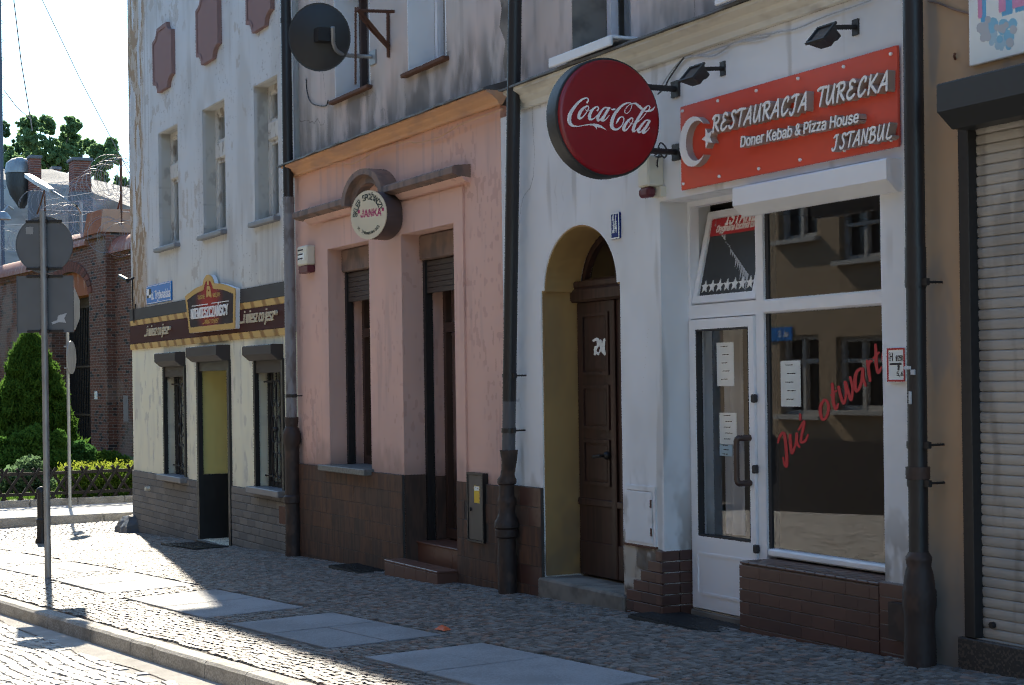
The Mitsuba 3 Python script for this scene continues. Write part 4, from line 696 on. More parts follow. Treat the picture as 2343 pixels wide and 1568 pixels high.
part(SD, 'reflector', trimesh.Trimesh(V, np.vstack([qd[:, [0, 1, 2]], qd[:, [0, 2, 3]]]), process=False), 'black_plastic', smooth=True)
part(SD, 'mast', tube(smooth_path([wp(*cD(450, 178), -.50), wp(*cD(452, 235), -.48), wp(*cD(455, 290), -.45), wp(*cD(480, 340), -.38), wp(*cD(540, 365), -.25), wp(*cD(640, 372), -.05), wp(*cD(712, 375), .06)], 6), .022, 10), 'galvanised', smooth=True); part(SD, 'wall_plate', cbx(W(*cD(697, 380), .06)[0], W(*cD(735, 380), .06)[0], .05, .075, W(*cD(715, 430), .06)[1], W(*cD(715, 335), .06)[1], .004), 'galvanised')
part(SD, 'clamp', bx(dc[0] + .02, dc[0] + .16, dc[1] - .07, dc[1] + .09, dc[2] - .07, dc[2] + .07), 'black_metal'); part(SD, 'cable', tube(smooth_path([T(275, 520, .055), T(280, 600, .05), T(310, 680, .045), T(400, 700, .05), T(420, 660, .05)], 6), .007, 5), 'black_plastic')
AL = thing('alarm_siren', 'cream alarm siren with dark lamp on the pink wall', 'alarm'); al = rect(cP(272, 700), cP(330, 690), cP(278, 865), cP(333, 860)); al = rect((699, 566), (721, 562), (701, 627), (722, 624)); part(AL, 'case', cbx(al[0], al[1], -.11, 0, al[2] + .09, al[3], .015), 'cream_plastic'); part(AL, 'lamp', cbx(al[0] + .01, al[1] - .01, -.10, 0, al[2], al[2] + .088, .012), 'red_cap'); part(AL, 'slot', cat([bx(al[0] + .03, al[1] - .12, -.113, -.1102, al[2] + .16 + .05 * i, al[2] + .178 + .05 * i) for i in range(3)]), 'ink'); part(AL, 'label_plate', bx(al[0] + .03, al[1] - .08, -.112, -.1102, al[3] - .16, al[3] - .08), 'paper')
DR = thing('drum_sign', 'round cream grocery sign on a brown drum above the pink shop', 'shop sign')
fc = onY(843.8, 492, -.34); nrm = np.array([math.cos(math.radians(-65)), math.sin(math.radians(-65)), 0]); tdr = np.dot(fc - EYE, FWD); rdr = 56 * tdr / F_PX
def plane_mesh(m, c, n_):
    """Mesh in x, y (+z out) to a plane at c facing n_."""
    rr = np.cross([0, 0, 1.0], n_); M = np.eye(4); M[:3, 0] = rr; M[:3, 1] = [0, 0, 1]; M[:3, 2] = n_; M[:3, 3] = c; m = m.copy(); m.apply_transform(M); return m
disc = lambda r0, z0, z1: (lambda m: (m.apply_translation((0, 0, (z0 + z1) / 2)), m)[1])(trimesh.creation.cylinder(r0, z1 - z0, sections=48))
part(DR, 'drum', plane_mesh(disc(rdr * .985, -.25, -.004), fc, nrm), 'drum_brown', smooth=40); part(DR, 'face', plane_mesh(disc(rdr, -.003, .008), fc, nrm), 'drum_face', smooth=40); part(DR, 'bracket', plane_mesh(cat([bx(-.03, .03, -.16, .16, -.36, -.26)]), fc, nrm), 'black_metal')
def arc_text(txt, R, a0, a1, h, inward=False):
    ms = []; n_ = len(txt)
    for i, ch in enumerate(txt):
        if ch == ' ': continue
        g = letters(ch, h, .003, True); g.apply_translation((-(g.bounds[0][0] + g.bounds[1][0]) / 2, 0, 0)); g.apply_scale((.78, 1, 1)); t = a0 + (a1 - a0) * i / (n_ - 1)
        M = trimesh.transformations.rotation_matrix(t - math.pi / 2 if not inward else t + math.pi / 2, [0, 0, 1]); M[:3, 3] = [R * math.cos(t), R * math.sin(t), .008]; g.apply_transform(M); ms.append(g)
    return cat(ms)
part(DR, 'lettering', plane_mesh(arc_text('SKLEP SPOŻYWCZY', rdr * .62, math.radians(178), math.radians(18), rdr * .24), fc, nrm), 'sign_ink', label='dark arched lettering')
part(DR, 'address', plane_mesh(arc_text('ul. Trybunalska 14/1', rdr * .80, math.radians(222), math.radians(318), rdr * .12, True), fc, nrm), 'sign_ink')
g = letters('"JANKA"', rdr * .30, .003, True); g.apply_translation((-g.extents[0] / 2 * .85, -rdr * .08, .008)); g.apply_scale((.85, 1, 1)); part(DR, 'shop_name', plane_mesh(g, fc, nrm), 'magenta_ink', label='purple red name in the middle')
WR = thing('facade_cable', 'thin slack cable sagging below the peach cornice', 'cable'); part(WR, 'cable', tube(smooth_path([T(215, 1155, -.03), T(300, 1120, -.03), T(480, 1075, -.04), T(560, 1085, -.04), T(640, 1055, -.04), T(720, 1000, -.05), T(930, 935, -.05), T(1000, 945, -.04), T(1150, 905, -.04), T(1300, 820, -.05), T(1570, 720, -.05)], 6), .006, 5), 'peach_cornice')
# ---------------------------------------------------------------- the white house with the restaurant
H3 = thing('white_house', 'white plastered house with arched door and restaurant front, second from the right', 'house')
c1 = lambda x, y: (1119 + x * .3086, y * .3086); c2 = lambda x, y: (1481.9 + x * .3086, y * .3086); c3 = lambda x, y: (1918.6 + x * .3086, y * .3086)
c4 = lambda x, y: (1119 + x * .34712, 453.6 + y * .34712); c5 = lambda x, y: (1542.4 + x * .34718, 423.4 + y * .34718); c6 = lambda x, y: (1542.4 + x * .42134, 907.3 + y * .42134)
c7 = lambda x, y: (1918.6 + x * .5367, 725.8 + y * .5367); c8 = lambda x, y: (1119 + x * .34712, 967.8 + y * .34712)
zk_t = (W(*c2(0, 345))[1] + W(*c2(545, 165))[1] + W(*c1(250, 640))[1]) / 3; zk_b = (W(*c2(0, 512))[1] + W(*c2(1650, 0))[1] + W(*c1(270, 780))[1]) / 3
# arched doorway
ax0, ax1 = W(*c4(345, 1000))[0], W(*c4(868, 1000))[0]; zsp = (W(*c4(365, 603))[1] + W(*c4(848, 562))[1]) / 2; zap = W(*c4(620, 172))[1]; zdo = (W(1252.6, 1328.8)[1] + W(1428, 1352)[1]) / 2
am = (ax0 + ax1) / 2; hw = (ax1 - ax0) / 2
arch = unary_union([sbox(ax0, zdo, ax1, zsp), affinity.scale(Point(am, zsp - .01).buffer(1, 32), hw - .05, zap - zsp + .01, origin=(am, zsp - .01)).intersection(sbox(-99, zsp - .02, 99, 99))])
# shop front opening
fx0 = W(*c4(1136, 900))[0]; fx1 = W(2019, 900)[0]; fzt = (W(1512, 461)[1] + W(2016, 362)[1]) / 2
FY = 0.0
def solve_depth(X, z, px): return solve_Y(X, z, px)
FY = solve_depth(fx0, 1.2, 1579); zsill = W(1692, 1280, -0.02)[1]
front = sbox(fx0, -1.0, fx1, fzt)
Z0 = lambda X: gz(X) - .3
lo3 = sbox(X_C + .003, -1.0, X_D, zk_b - .002).difference(unary_union([arch, sbox(ax0, -1.0, ax1, zdo + .01), front]))
part(H3, 'wall', wavy(ext(lo3, 0.0, 0.45), .004), 'white_wall'); hi3 = sbox(X_C + .003, zk_b, X_D, 9.6).difference(sbox(ww[0], ww[2], ww[1], ww[3]))
part(H3, 'upper_wall', wavy(ext(hi3, 0.075, 0.52)), 'upper_wall', label='sooty pinkish grey upper wall'); shell(H3, X_C, X_D, 9.6, side=(False, True), overx=(0, 0))
part(H3, 'cornice', prism_x(cprof(zk_b, zk_t, .15), W(1186, 225)[0], W(2066, 10)[0]), 'cream_cornice', label='cream moulded cornice'); part(H3, 'cornice_flashing', roughen(prism_x([(-.18, zk_t - .004), (-.18, zk_t + .012), (0.072, zk_t + .07), (.072, zk_t - .004)], W(1182, 215)[0], W(2066, 10)[0]), .12, .010, 5, 9), 'flashing')
k = part(H3, 'window', ext(rframe(ww[0] + .02, ww[1] - .02, ww[2], ww[3], .07), .40, .47), 'white_plastic', label='white upper window behind the round sign'); part(k, 'mullion', cbx((ww[0] + ww[1]) / 2 - .05, (ww[0] + ww[1]) / 2 + .05, .39, .46, ww[2], ww[3], .01), 'white_plastic'); part(k, 'pane', sheetY(ww[0] + .09, ww[1] - .09, ww[2], ww[3], .44), 'glass'); part(k, 'curtain', curtain_mesh(ww[0], ww[1], ww[2], ww[3], .6), 'lace')
part(H3, 'window_jamb', bx(ww[0] - .001, ww[0] + .01, .076, .40, ww[2], ww[3]), 'concrete')
sx_ = [W(1258, 165, -.2)[0], W(1400, 121, -.2)[0]]; part(H3, 'sill', cat([cbx(sx_[0], sx_[1], -.21, .4, zk_t + .075, zk_t + .10, .006), cbx(sx_[0], sx_[1], -.215, -.19, zk_t + .02, zk_t + .098, .006)]), 'white_paint', label='white metal window sill')
s2 = [W(1638, 44, -.2)[0], W(1800, 0, -.2)[0] + .5]; part(H3, 'sill', cat([cbx(s2[0], s2[1], -.21, .08, zk_t + .075, zk_t + .10, .006), cbx(s2[0], s2[1], -.215, -.19, zk_t + .02, zk_t + .098, .006)]), 'white_paint', label='white metal window sill')
# arched door
dY = solve_depth(ax0, 1.3, 1326)
part(H3, 'door_reveal', ext(arch.buffer(.0).difference(arch.buffer(-.012)).intersection(sbox(-99, zdo + .013, 99, 99)), .012, dY - .01), 'mustard_paint', label='mustard painted door recess')
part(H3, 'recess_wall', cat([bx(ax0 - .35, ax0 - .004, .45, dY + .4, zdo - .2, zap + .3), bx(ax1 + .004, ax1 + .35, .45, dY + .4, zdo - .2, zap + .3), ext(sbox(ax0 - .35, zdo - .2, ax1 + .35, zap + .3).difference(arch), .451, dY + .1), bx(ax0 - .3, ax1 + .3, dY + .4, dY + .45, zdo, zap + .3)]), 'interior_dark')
AD = part(H3, 'arched_door', ext(sbox(ax0 + .012, zdo + .01, ax1 - .012, zsp - .09), dY, dY + .05), 'door_brown', label='dark brown panelled double door')
zz = [zdo + .02, zdo + .30, zdo + .38, zdo + .56]
zmap = lambda y0: W(*y0, dY)[1]
pz = [(zmap(c8(700, 800)) if False else 0)]
leaf = [(ax0 + .03, am - .012), (am + .012, ax1 - .03)]; H_ = zsp - .09 - zdo
for a, b in leaf:
    part(AD, 'leaf', cbx(a, b, dY - .03, dY, zdo + .02, zsp - .10, .006), 'door_brown')
    for f0, f1 in ((.335, .50), (.535, .695), (.73, .955)) if True else ():
        z0_, z1_ = zdo + H_ * f0, zdo + H_ * f1; o = sbox(a + .10, z0_, b - .07, z1_)
        part(AD, 'panel_moulding', cat([ext(o.difference(o.buffer(-.03, join_style=2)), dY - .048, dY - .0305), ext(o.buffer(-.05, join_style=2), dY - .040, dY - .0305)]), 'door_brown')
    part(AD, 'base_board', cbx(a + .02, b - .02, dY - .045, dY - .031, zdo + .02, zdo + H_ * .13, .006), 'door_brown'); part(AD, 'rail', cbx(a + .01, b - .01, dY - .05, dY - .031, zdo + H_ * .26, zdo + H_ * .285, .006), 'door_brown')
part(AD, 'cover_strip', cbx(am - .035, am + .035, dY - .06, dY - .031, zdo + .02, zsp - .10, .01), 'door_brown'); part(AD, 'transom_beam', cat([cbx(ax0 + .005, ax1 - .005, dY - .09, dY + .05, zsp - .10, zsp + .02, .02), cbx(ax0 + .005, ax1 - .005, dY - .08, dY + .05, zsp + .021, zsp + .08, .01)]), 'door_brown'); part(AD, 'handle', cat([cyl([am - .10, dY - .03, zdo + H_ * .445], [am - .10, dY - .12, zdo + H_ * .445], .012, 8), tube([[am - .10, dY - .12, zdo + H_ * .445], [am - .23, dY - .12, zdo + H_ * .44]], .014, 8), trimesh.creation.icosphere(2, .035).apply_translation((am - .10, dY - .06, zdo + H_ * .445))]), 'black_metal', smooth=40)
part(AD, 'fanlight_frame', ext(arch.intersection(sbox(-99, zsp + .08, 99, 99)).difference(arch.buffer(-.06).intersection(sbox(-99, zsp + .1, 99, 99)).difference(sbox(am - .03, 0, am + .03, 99))), dY, dY + .05), 'door_brown'); part(AD, 'fanlight', sheetY(ax0 + .05, ax1 - .05, zsp + .05, zap, dY + .03), 'glass')
gx_, gzz = W(1372, 793, dY - .045); part(AD, 'white_scrawl', mapped(brush([[(690, 940, 14), (716, 930, 18), (720, 970, 16), (700, 1000, 16), (722, 1030, 12)], [(705, 985, 20), (700, 1030, 14)], [(735, 940, 16), (745, 1000, 18), (765, 1030, 12)], [(762, 930, 12), (758, 985, 14), (765, 1025, 10)], [(728, 1020, 8), (760, 935, 10)]]), lambda x, y: W(*c4(x, y), dY - .036), dY - .042, dY - .0385), 'paper', label='white painted scrawl on the door')
part(H3, 'door_step', cat([cbx(ax0 - .05, ax1 + .06, -.05, dY + .05, gz(am) - .35, zdo, .02)]), 'concrete', label='worn stone step')
# plinths
plw = (W(1180, 1112)[1] + W(1244, 1115)[1]) / 2
GT = ['glazed_tile_0', 'glazed_tile_1', 'glazed_tile_2']
brickwork(H3, 'plinth_tile', X_C + .01, ax0 - .0, lambda x: gz(x), plw, -0.001, .33, .17, ['granite_tile_0', 'granite_tile_2', 'glazed_tile_0'], gap=.006, vgap=.003, ch=.0015, proud=.03, backing='dark_grout')
plr = (W(1502, 1257)[1] + W(1523, 1261)[1]) / 2
x_cab1 = W(1500, 1200)[0]
def stair(a, b, z0, z1):
    lim = fx0 - .06 - (plr - z1) / .083 * .115 - .06; return a < lim
part(H3, 'rubble_patch', roughen(ext(Polygon([(ax1 + .02, gz(ax1) - .1), (fx0 - .02, gz(fx0) - .1), (fx0 - .02, plr), (ax1 + .3, plr + .02), (ax1 + .02, plr + .12)]), -.012, -.001), .12, .012, 9, 5), 'rubble', label='bare rubble where tiles have come off')
brickwork(H3, 'corner_tile', ax1 + .1, fx0 - .001, lambda x: gz(x), plr, -0.012, .22, .083, GT, gap=.006, vgap=.003, ch=.0015, proud=.03, skip=stair, backing=None)
nrow = 0; z = plr
while z > gz(fx0) - .08:
    part(H3, 'return_tile', cbx(fx0 - .0005, fx0 + .022, -.043, FY * .48, z - .083 + .004, z - .004, .004), GT[nrow % 3]); part(H3, 'return_tile', cbx(fx0 - .0005, fx0 + .022, FY * .48 + .008, FY - .01, z - .083 + .004, z - .004, .004), GT[(nrow + 1) % 3]); z -= .083; nrow += 1
MC = thing('meter_hatch', 'dirty white painted hatch low on the wall between the arched door and the restaurant', 'hatch')
mc = rect((1435.6, 1106.6), (1506, 1116.4), (1433, 1238.5), (1500.8, 1254)); part(MC, 'frame', ext(rframe(mc[0], mc[1], mc[2], mc[3], .035), -.018, 0), 'white_wall'); part(MC, 'door', cbx(mc[0] + .04, mc[1] - .04, -.026, 0, mc[2] + .02, mc[3] - .045, .004), 'white_wall'); part(MC, 'hinge', cat([cyl([mc[1] - .045, -.03, mc[2] + u], [mc[1] - .045, -.03, mc[2] + u + .06], .008, 6) for u in (.08, mc[3] - mc[2] - .16)]), 'rust'); part(MC, 'lower_edge', bx(mc[0] - .01, mc[1] + .01, -.03, 0, mc[2] - .015, mc[2] + .001), 'rust')
NP = thing('house_number_plate', 'blue house number plate reading 14 beside the arched door', 'number plate'); a, b, c, d = rect((1400, 490), (1420.3, 485.5), (1402.5, 548), (1421, 545.6)); part(NP, 'plate', cbx(a, b, -.018, 0, c, d, .003), 'blue_navy'); part(NP, 'border', ext(rframe(a, b, c, d, .010), -.021, -.0182), 'paper'); part(NP, 'lettering', fit('14', a + .03, c + .05, b - .035, c + .05, (d - c) * .66, -.018, .004, True), 'paper', label='white number 14')
# shop front: door, tilted window, big panes
wp_ = lambda p, Y=None: W(*p, FY if Y is None else Y)
xm0, xm1 = wp_(c5(533, 500))[0], wp_(c5(582, 500))[0]; xL = wp_(c5(90, 600))[0]
zt1 = (wp_(c5(108, 146))[1] + wp_(c5(380, 98))[1]) / 2; zb1_ = (wp_(c5(110, 795))[1] + wp_(c5(535, 760))[1]) / 2; zd1 = (wp_(c5(112, 885))[1] + wp_(c5(537, 853))[1]) / 2; zdb = (wp_((1586.6, 1394))[1] + wp_((1692, 1410))[1]) / 2
SF = part(H3, 'shop_front', cat([ext(sbox(xL, zdb - .02, xm1, fzt).difference(unary_union([sbox(xL + .035, zb1_, xm0, zt1), sbox(xL + .03, zdb, xm0 - .005, zd1)])), FY, FY + .08)]), 'white_plastic', label='white plastic shop front frame')
dl0, dl1 = xL + .035, xm0 - .01
gl = rect(c5(148, 955), c5(497, 932), c6(135, 757), c6(420, 792), FY - .01)
DO = part(H3, 'shop_door', ext(sbox(dl0, zdb + .015, dl1, zd1 - .008).difference(sbox(gl[0], gl[2], gl[1], gl[3])), FY - .022, FY + .055), 'white_plastic', label='white glazed restaurant door'); part(DO, 'pane', sheetY(gl[0] - .01, gl[1] + .01, gl[2] - .01, gl[3] + .01, FY + .02), 'glass'); part(DO, 'seal', ext(rframe(gl[0] - .004, gl[1] + .004, gl[2] - .004, gl[3] + .004, .018), FY - .020, FY + .03), 'black_plastic')
part(DO, 'lower_panel', ext(rframe(dl0 + .07, dl1 - .07, zdb + .12, gl[2] - .12, .02), FY - .030, FY - .0225), 'white_plastic')
hx = wp_(c6(435, 300))[0]; hz0, hz1 = wp_(c6(435, 225))[1], wp_(c6(435, 470))[1]; part(DO, 'handle', tube(smooth_path([[hx - .02, FY - .02, hz0], [hx - .02, FY - .09, hz0], [hx - .03, FY - .125, hz0 - .005], [hx - .035, FY - .13, hz0 - .05], [hx - .035, FY - .13, (hz0 + hz1) / 2], [hx - .035, FY - .13, hz1 + .05], [hx - .03, FY - .125, hz1 + .005], [hx - .02, FY - .09, hz1], [hx - .02, FY - .02, hz1]], 6), .021, 12), 'frame_brown', smooth=True, label='dark brown pull handle'); part(DO, 'hinge', cat([cbx(dl1 - .02, dl1 + .02, FY - .04, FY - .0, z - .03, z + .03, .008) for z in (wp_((1724, 912))[1], wp_((1725, 1073))[1], wp_((1728, 1255))[1])]), 'black_plastic')
part(H3, 'doorstep', cbx(xL - .02, xm1, FY - .03, FY + .4, gz(xL) - .3, zdb - .005, .008), 'concrete')
# tilted transom sash with a poster
tw, th_ = xm0 - (xL + .035), zt1 - zb1_
sash = ext(rframe(0, tw - .02, 0, th_ - .03, .055), 0, .05); M = trimesh.transformations.rotation_matrix(-math.radians(13), [1, 0, 0]); M[:3, 3] = [xL + .045, FY + .0, zb1_ + .015]
def onsash(m): m = m.copy(); m.apply_transform(M); return m
SA = part(H3, 'tilted_sash', onsash(sash), 'white_plastic', label='white sash tilted inwards with a poster'); part(SA, 'pane', onsash(sheetY(.05, tw - .07, .05, th_ - .08, .025)), 'glass')
px_, pzt_ = tw - .12, th_ - .14
PO = thing('window_poster', 'dark poster with red heading and a row of white stars in the tilted window', 'poster'); part(PO, 'sheet', onsash(bx(.06, tw - .08, .018, .021, .06, th_ - .09)), 'anthracite'); part(PO, 'heading', onsash(bx(.06, tw - .08, .0145, .0175, th_ * .70, th_ - .09)), 'red_film')
star = lambda cx, cy, r0: Polygon([(cx + (r0 if i % 2 == 0 else r0 * .42) * math.cos(math.pi / 2 + i * math.pi / 5), cy + (r0 if i % 2 == 0 else r0 * .42) * math.sin(math.pi / 2 + i * math.pi / 5)) for i in range(10)])
part(PO, 'stars', onsash(ext(unary_union([star(.12 + (tw - .22) * i / 6.4, .125, .052) for i in range(7)]), .013, .0175)), 'letter_white', label='row of seven white stars'); part(PO, 'bridge', onsash(ext(unary_union([Polygon([(.10 + .03 * i, .60 - .022 * i), (.13 + .03 * i, .585 - .022 * i), (.115 + .03 * i, .66 - .034 * i + .02 * (i % 3))]) for i in range(int((tw - .26) / .03))]).intersection(sbox(.07, .07, tw - .09, th_)), .0145, .0175)), 'lace'); 
def place_text(txt, x0_, z_, x1_, h): return onsash(on_wall((lambda m: (setattr(m, 'vertices', m.vertices - [m.bounds[0][0], 0, 0]), m)[1])(letters(txt, h, .003, True, .22, (x1_ - x0_) / letters(txt, h, .003, True, .22).extents[0])), x0_, z_, .0145))
part(PO, 'title', place_text('ISTANBUL', .24, th_ * .80, tw - .06, .11), 'letter_white'); part(PO, 'subtitle', place_text('Oryginalna kuchnia turecka', .14, th_ * .735, tw - .10, .05), 'letter_white')
# big panes right of the mullion
gy = FY + .03; xr_ = fx1
za = (wp_(c5(585, 755))[1] + wp_(c5(1368, 693))[1]) / 2; zbq = (wp_(c5(590, 846))[1] + wp_(c5(1372, 795))[1]) / 2; zlo = (wp_((1759, 1258))[1] + wp_((2018, 1289))[1]) / 2; zlo2 = (wp_((1757, 1276))[1] + wp_((2018, 1306))[1]) / 2
BW = part(H3, 'display_window', cbx(xm1 + .03, xr_ + .05, FY - .035, FY + .07, zbq, za, .012), 'white_plastic', label='large display window with white bars'); part(BW, 'lower_bar', cbx(xm1 + .03, xr_ + .05, FY - .02, FY + .07, zlo2, zlo, .012), 'white_plastic'); pmany(BW, 'rebate', [bx(xm1 + .0005, xm1 + .035, FY + .02, FY + .09, zlo2, fzt), bx(xr_ - .02, xr_ + .05, FY + .075, FY + .12, zlo2, fzt)], 'black_plastic'); part(BW, 'pane', sheetY(xm1 + .01, xr_ + .05, za - .01, fzt, gy), 'glass'); part(BW, 'pane', sheetY(xm1 + .01, xr_ + .05, zlo - .01, zbq + .01, gy), 'glass')
part(H3, 'head_wall', bx(fx0 - .0, fx1, FY + .08, .449, fzt - .25, fzt + .001), 'white_wall') if False else None
part(H3, 'room', cat([bx(fx0 - .6, fx1 + 1, 2.6, 2.65, -1, fzt), bx(fx0 - .6, fx0 - .55, .46, 2.6, -1, fzt), bx(fx1 + .95, fx1 + 1, .46, 2.6, -1, fzt), bx(fx0 - .6, fx1 + 1, .451, 2.65, fzt, fzt + .05), bx(fx0 - .6, fx1 + 1, .46, 2.65, -.25, .0)]), 'interior_mid')
for tx_, ty_ in ((fx0 + 1.9, 1.35), (fx1 - .3, 1.5)):
    k = thing('cafe_table', 'dim dark table standing inside the restaurant, ' + ('left' if tx_ < fx1 - .5 else 'right') + ' one behind the large pane', 'table'); part(k, 'top', cbx(tx_ - .55, tx_ + .55, ty_ - .35, ty_ + .35, .74, .77, .005), 'table_wood'); pmany(k, 'leg', [bx(tx_ + sx * .48 - .025, tx_ + sx * .48 + .025, ty_ + sy * .28 - .025, ty_ + sy * .28 + .025, 0, .74) for sx in (-1, 1) for sy in (-1, 1)], 'table_wood')
part(H3, 'net_curtain', curtain_mesh(gl[0] - .05, gl[0] + (gl[1] - gl[0]) * .34, gl[2], gl[3], FY + .25), 'lace', label='net curtain behind the door')
def paper_at(name, label, tl, tr, bl, br, Y, mat='paper', lines=4):
    r_ = rect(tl, tr, bl, br, Y); k = thing(name, label, 'notice'); part(k, 'sheet', bx(r_[0], r_[1], Y, Y + .003, r_[2], r_[3]), mat); w = r_[1] - r_[0]; h = r_[3] - r_[2]
    part(k, 'print', cat([bx(r_[0] + w * (.25 + .08 * (i % 2)), r_[1] - w * (.25 + .1 * ((i + 1) % 2)), Y - .002, Y - .0003, r_[2] + h * (.15 + .75 * i / lines), r_[2] + h * (.15 + .75 * i / lines) + .006) for i in range(lines + 1)]), 'ink'); return k
paper_at('paper_notice', 'white printed sheet taped inside the large restaurant window', c5(698, 1160), c5(828, 1158), c5(705, 1462), c5(835, 1460), gy + .01)
paper_at('paper_notice', 'upper white sheet hanging inside the glass restaurant door', c5(278, 1040), c5(390, 1037), c5(283, 1326), c5(393, 1326), FY + .05); paper_at('paper_notice', 'lower white and blue sheet inside the glass restaurant door', c6(245, 90), c6(338, 88), c6(247, 260), c6(338, 258), FY + .05); paper_at('opening_hours_card', 'pale blue card at the bottom of the sheets in the restaurant door', c6(247, 262), c6(315, 262), c6(247, 322), c6(312, 326), FY + .05, 'paper_blue', 2)
cJ = lambda x, y: (1742 + x * .20059, 774.2 + y * .20059)
sw = 40
J = [[(185, 1190, 26), (205, 1120, 34), (250, 1080, 40), (270, 1180, 42), (285, 1380, 42), (282, 1465, 34), (255, 1430, 28), (245, 1360, 22)], [(322, 1105, 40), (328, 1220, 42), (345, 1310, 38), (385, 1210, 30), (398, 1090, 40)], [(400, 1100, 34), (400, 1190, 40), (428, 1238, 30)], [(420, 1045, 28), (455, 990, 32), (482, 950, 34), (470, 1040, 36), (450, 1130, 36), (450, 1185, 38), (495, 1170, 36), (528, 1100, 24)], [(436, 868, 30), (438, 925, 34)],
     [(712, 705, 36), (675, 760, 42), (668, 850, 46), (695, 930, 36), (740, 890, 38), (762, 800, 40), (745, 720, 34), (712, 702, 34)], [(802, 520, 36), (812, 620, 44), (815, 730, 44), (845, 810, 36), (872, 750, 26)], [(790, 650, 26), (850, 600, 26)], [(876, 555, 36), (900, 660, 42), (935, 745, 36), (960, 640, 34), (950, 500, 38), (985, 610, 42), (1018, 705, 38), (1035, 580, 34), (1008, 445, 36)], [(1130, 345, 36), (1080, 390, 44), (1062, 500, 48), (1080, 605, 38), (1125, 540, 38), (1145, 420, 36), (1150, 350, 40), (1155, 450, 40), (1182, 540, 32)], [(1202, 260, 36), (1218, 370, 42), (1235, 485, 36)], [(1215, 330, 30), (1235, 260, 34), (1255, 265, 26)], [(1296, 75, 34), (1302, 190, 42), (1305, 300, 44), (1328, 395, 38), (1365, 330, 26)], [(1272, 230, 28), (1335, 165, 28)], [(1440, 160, 34), (1400, 130, 36), (1382, 210, 40), (1400, 290, 36), (1450, 240, 28)]]
J = [[(x, y, w * .82) for x, y, w in s] for s in J]
WL = thing('window_lettering', 'red handwritten lettering rising across the large restaurant window', 'lettering'); pmany(WL, 'word', [mapped(brush(q_), lambda x, y: W(*cJ(x, y), gy - .004), gy - .004, gy - .001) for q_ in (J[:5], J[5:])], 'red_film')
# sill bricks
sb_x0, sb_x1 = W(1692, 1283, -.05)[0], W(2010, 1320, -.05)[0]; SI = thing('brick_sill', 'low brown tiled wall under the large restaurant window', 'sill wall')
zst_ = W(1692, 1283, -.05)[1]; zst_ = min(zst_, zlo2 - .0)
part(SI, 'core', bx(sb_x0 + .012, xr_, -.042, FY + .1, -.5, zst_ - .022), 'grout'); k = 0
for i in range(14):
    u0 = sb_x0 + (xr_ - sb_x0) * i / 14; u1 = sb_x0 + (xr_ - sb_x0) * (i + 1) / 14; part(SI, 'top_tile', cbx(u0 + .003, u1 - .003, -.056, FY - .015, zst_ - .02, zst_, .006), GT[i % 3])
brickwork(SI, 'tile', sb_x0, xr_ - .0, lambda x: gz(x), zst_ - .024, -.042, .235, .0845, GT, gap=.006, vgap=.002, ch=.001, proud=.0135, backing=None)
z = zst_ - .024; r = 0
while z > -.1: part(SI, 'end_tile', cbx(sb_x0 - .002, sb_x0 + .0115, -.04, FY - .02, z - .08, z - .004, .003), GT[r % 3]); z -= .0845; r += 1
zpp = (W(2018.5, 1328.6)[1] + W(2060, 1336)[1]) / 2; brickwork(H3, 'pier_tile', xr_ + .001, X_D - .02, lambda x: gz(x), zpp, -0.001, .235, .0845, GT, gap=.006, vgap=.002, ch=.001, proud=.05, backing='grout')
RB = rect(c5(383, 20), (2019, 364), c5(385, 150), (2015, 424), -.17); rollbox(H3, W(1675, 430, -.12)[0], W(2019, 364, -.12)[0] + .03, (W(1695, 494.6, -.06)[1] + W(2014, 444, -.06)[1]) / 2, (W(1676, 429, -.12)[1] + W(2019, 364, -.12)[1]) / 2, .12, 'white_plastic', 'shutter_box', ch=.07, y=0.0)
gxa = ground(1500, 1412); DM = thing('door_mat', 'dark ribbed rubber mat in front of the white restaurant door', 'door mat'); part(DM, 'mat', cat([bx(xL - .12, xL + 1.0, -.26, .14, gz(xL, -.2) - .02, gz(xL, -.2) + .022)] + [bx(xL - .11 + .042 * i, xL - .09 + .042 * i, -.25, .13, gz(xL, -.2), gz(xL, -.2) + .032) for i in range(26)]), 'black_plastic')
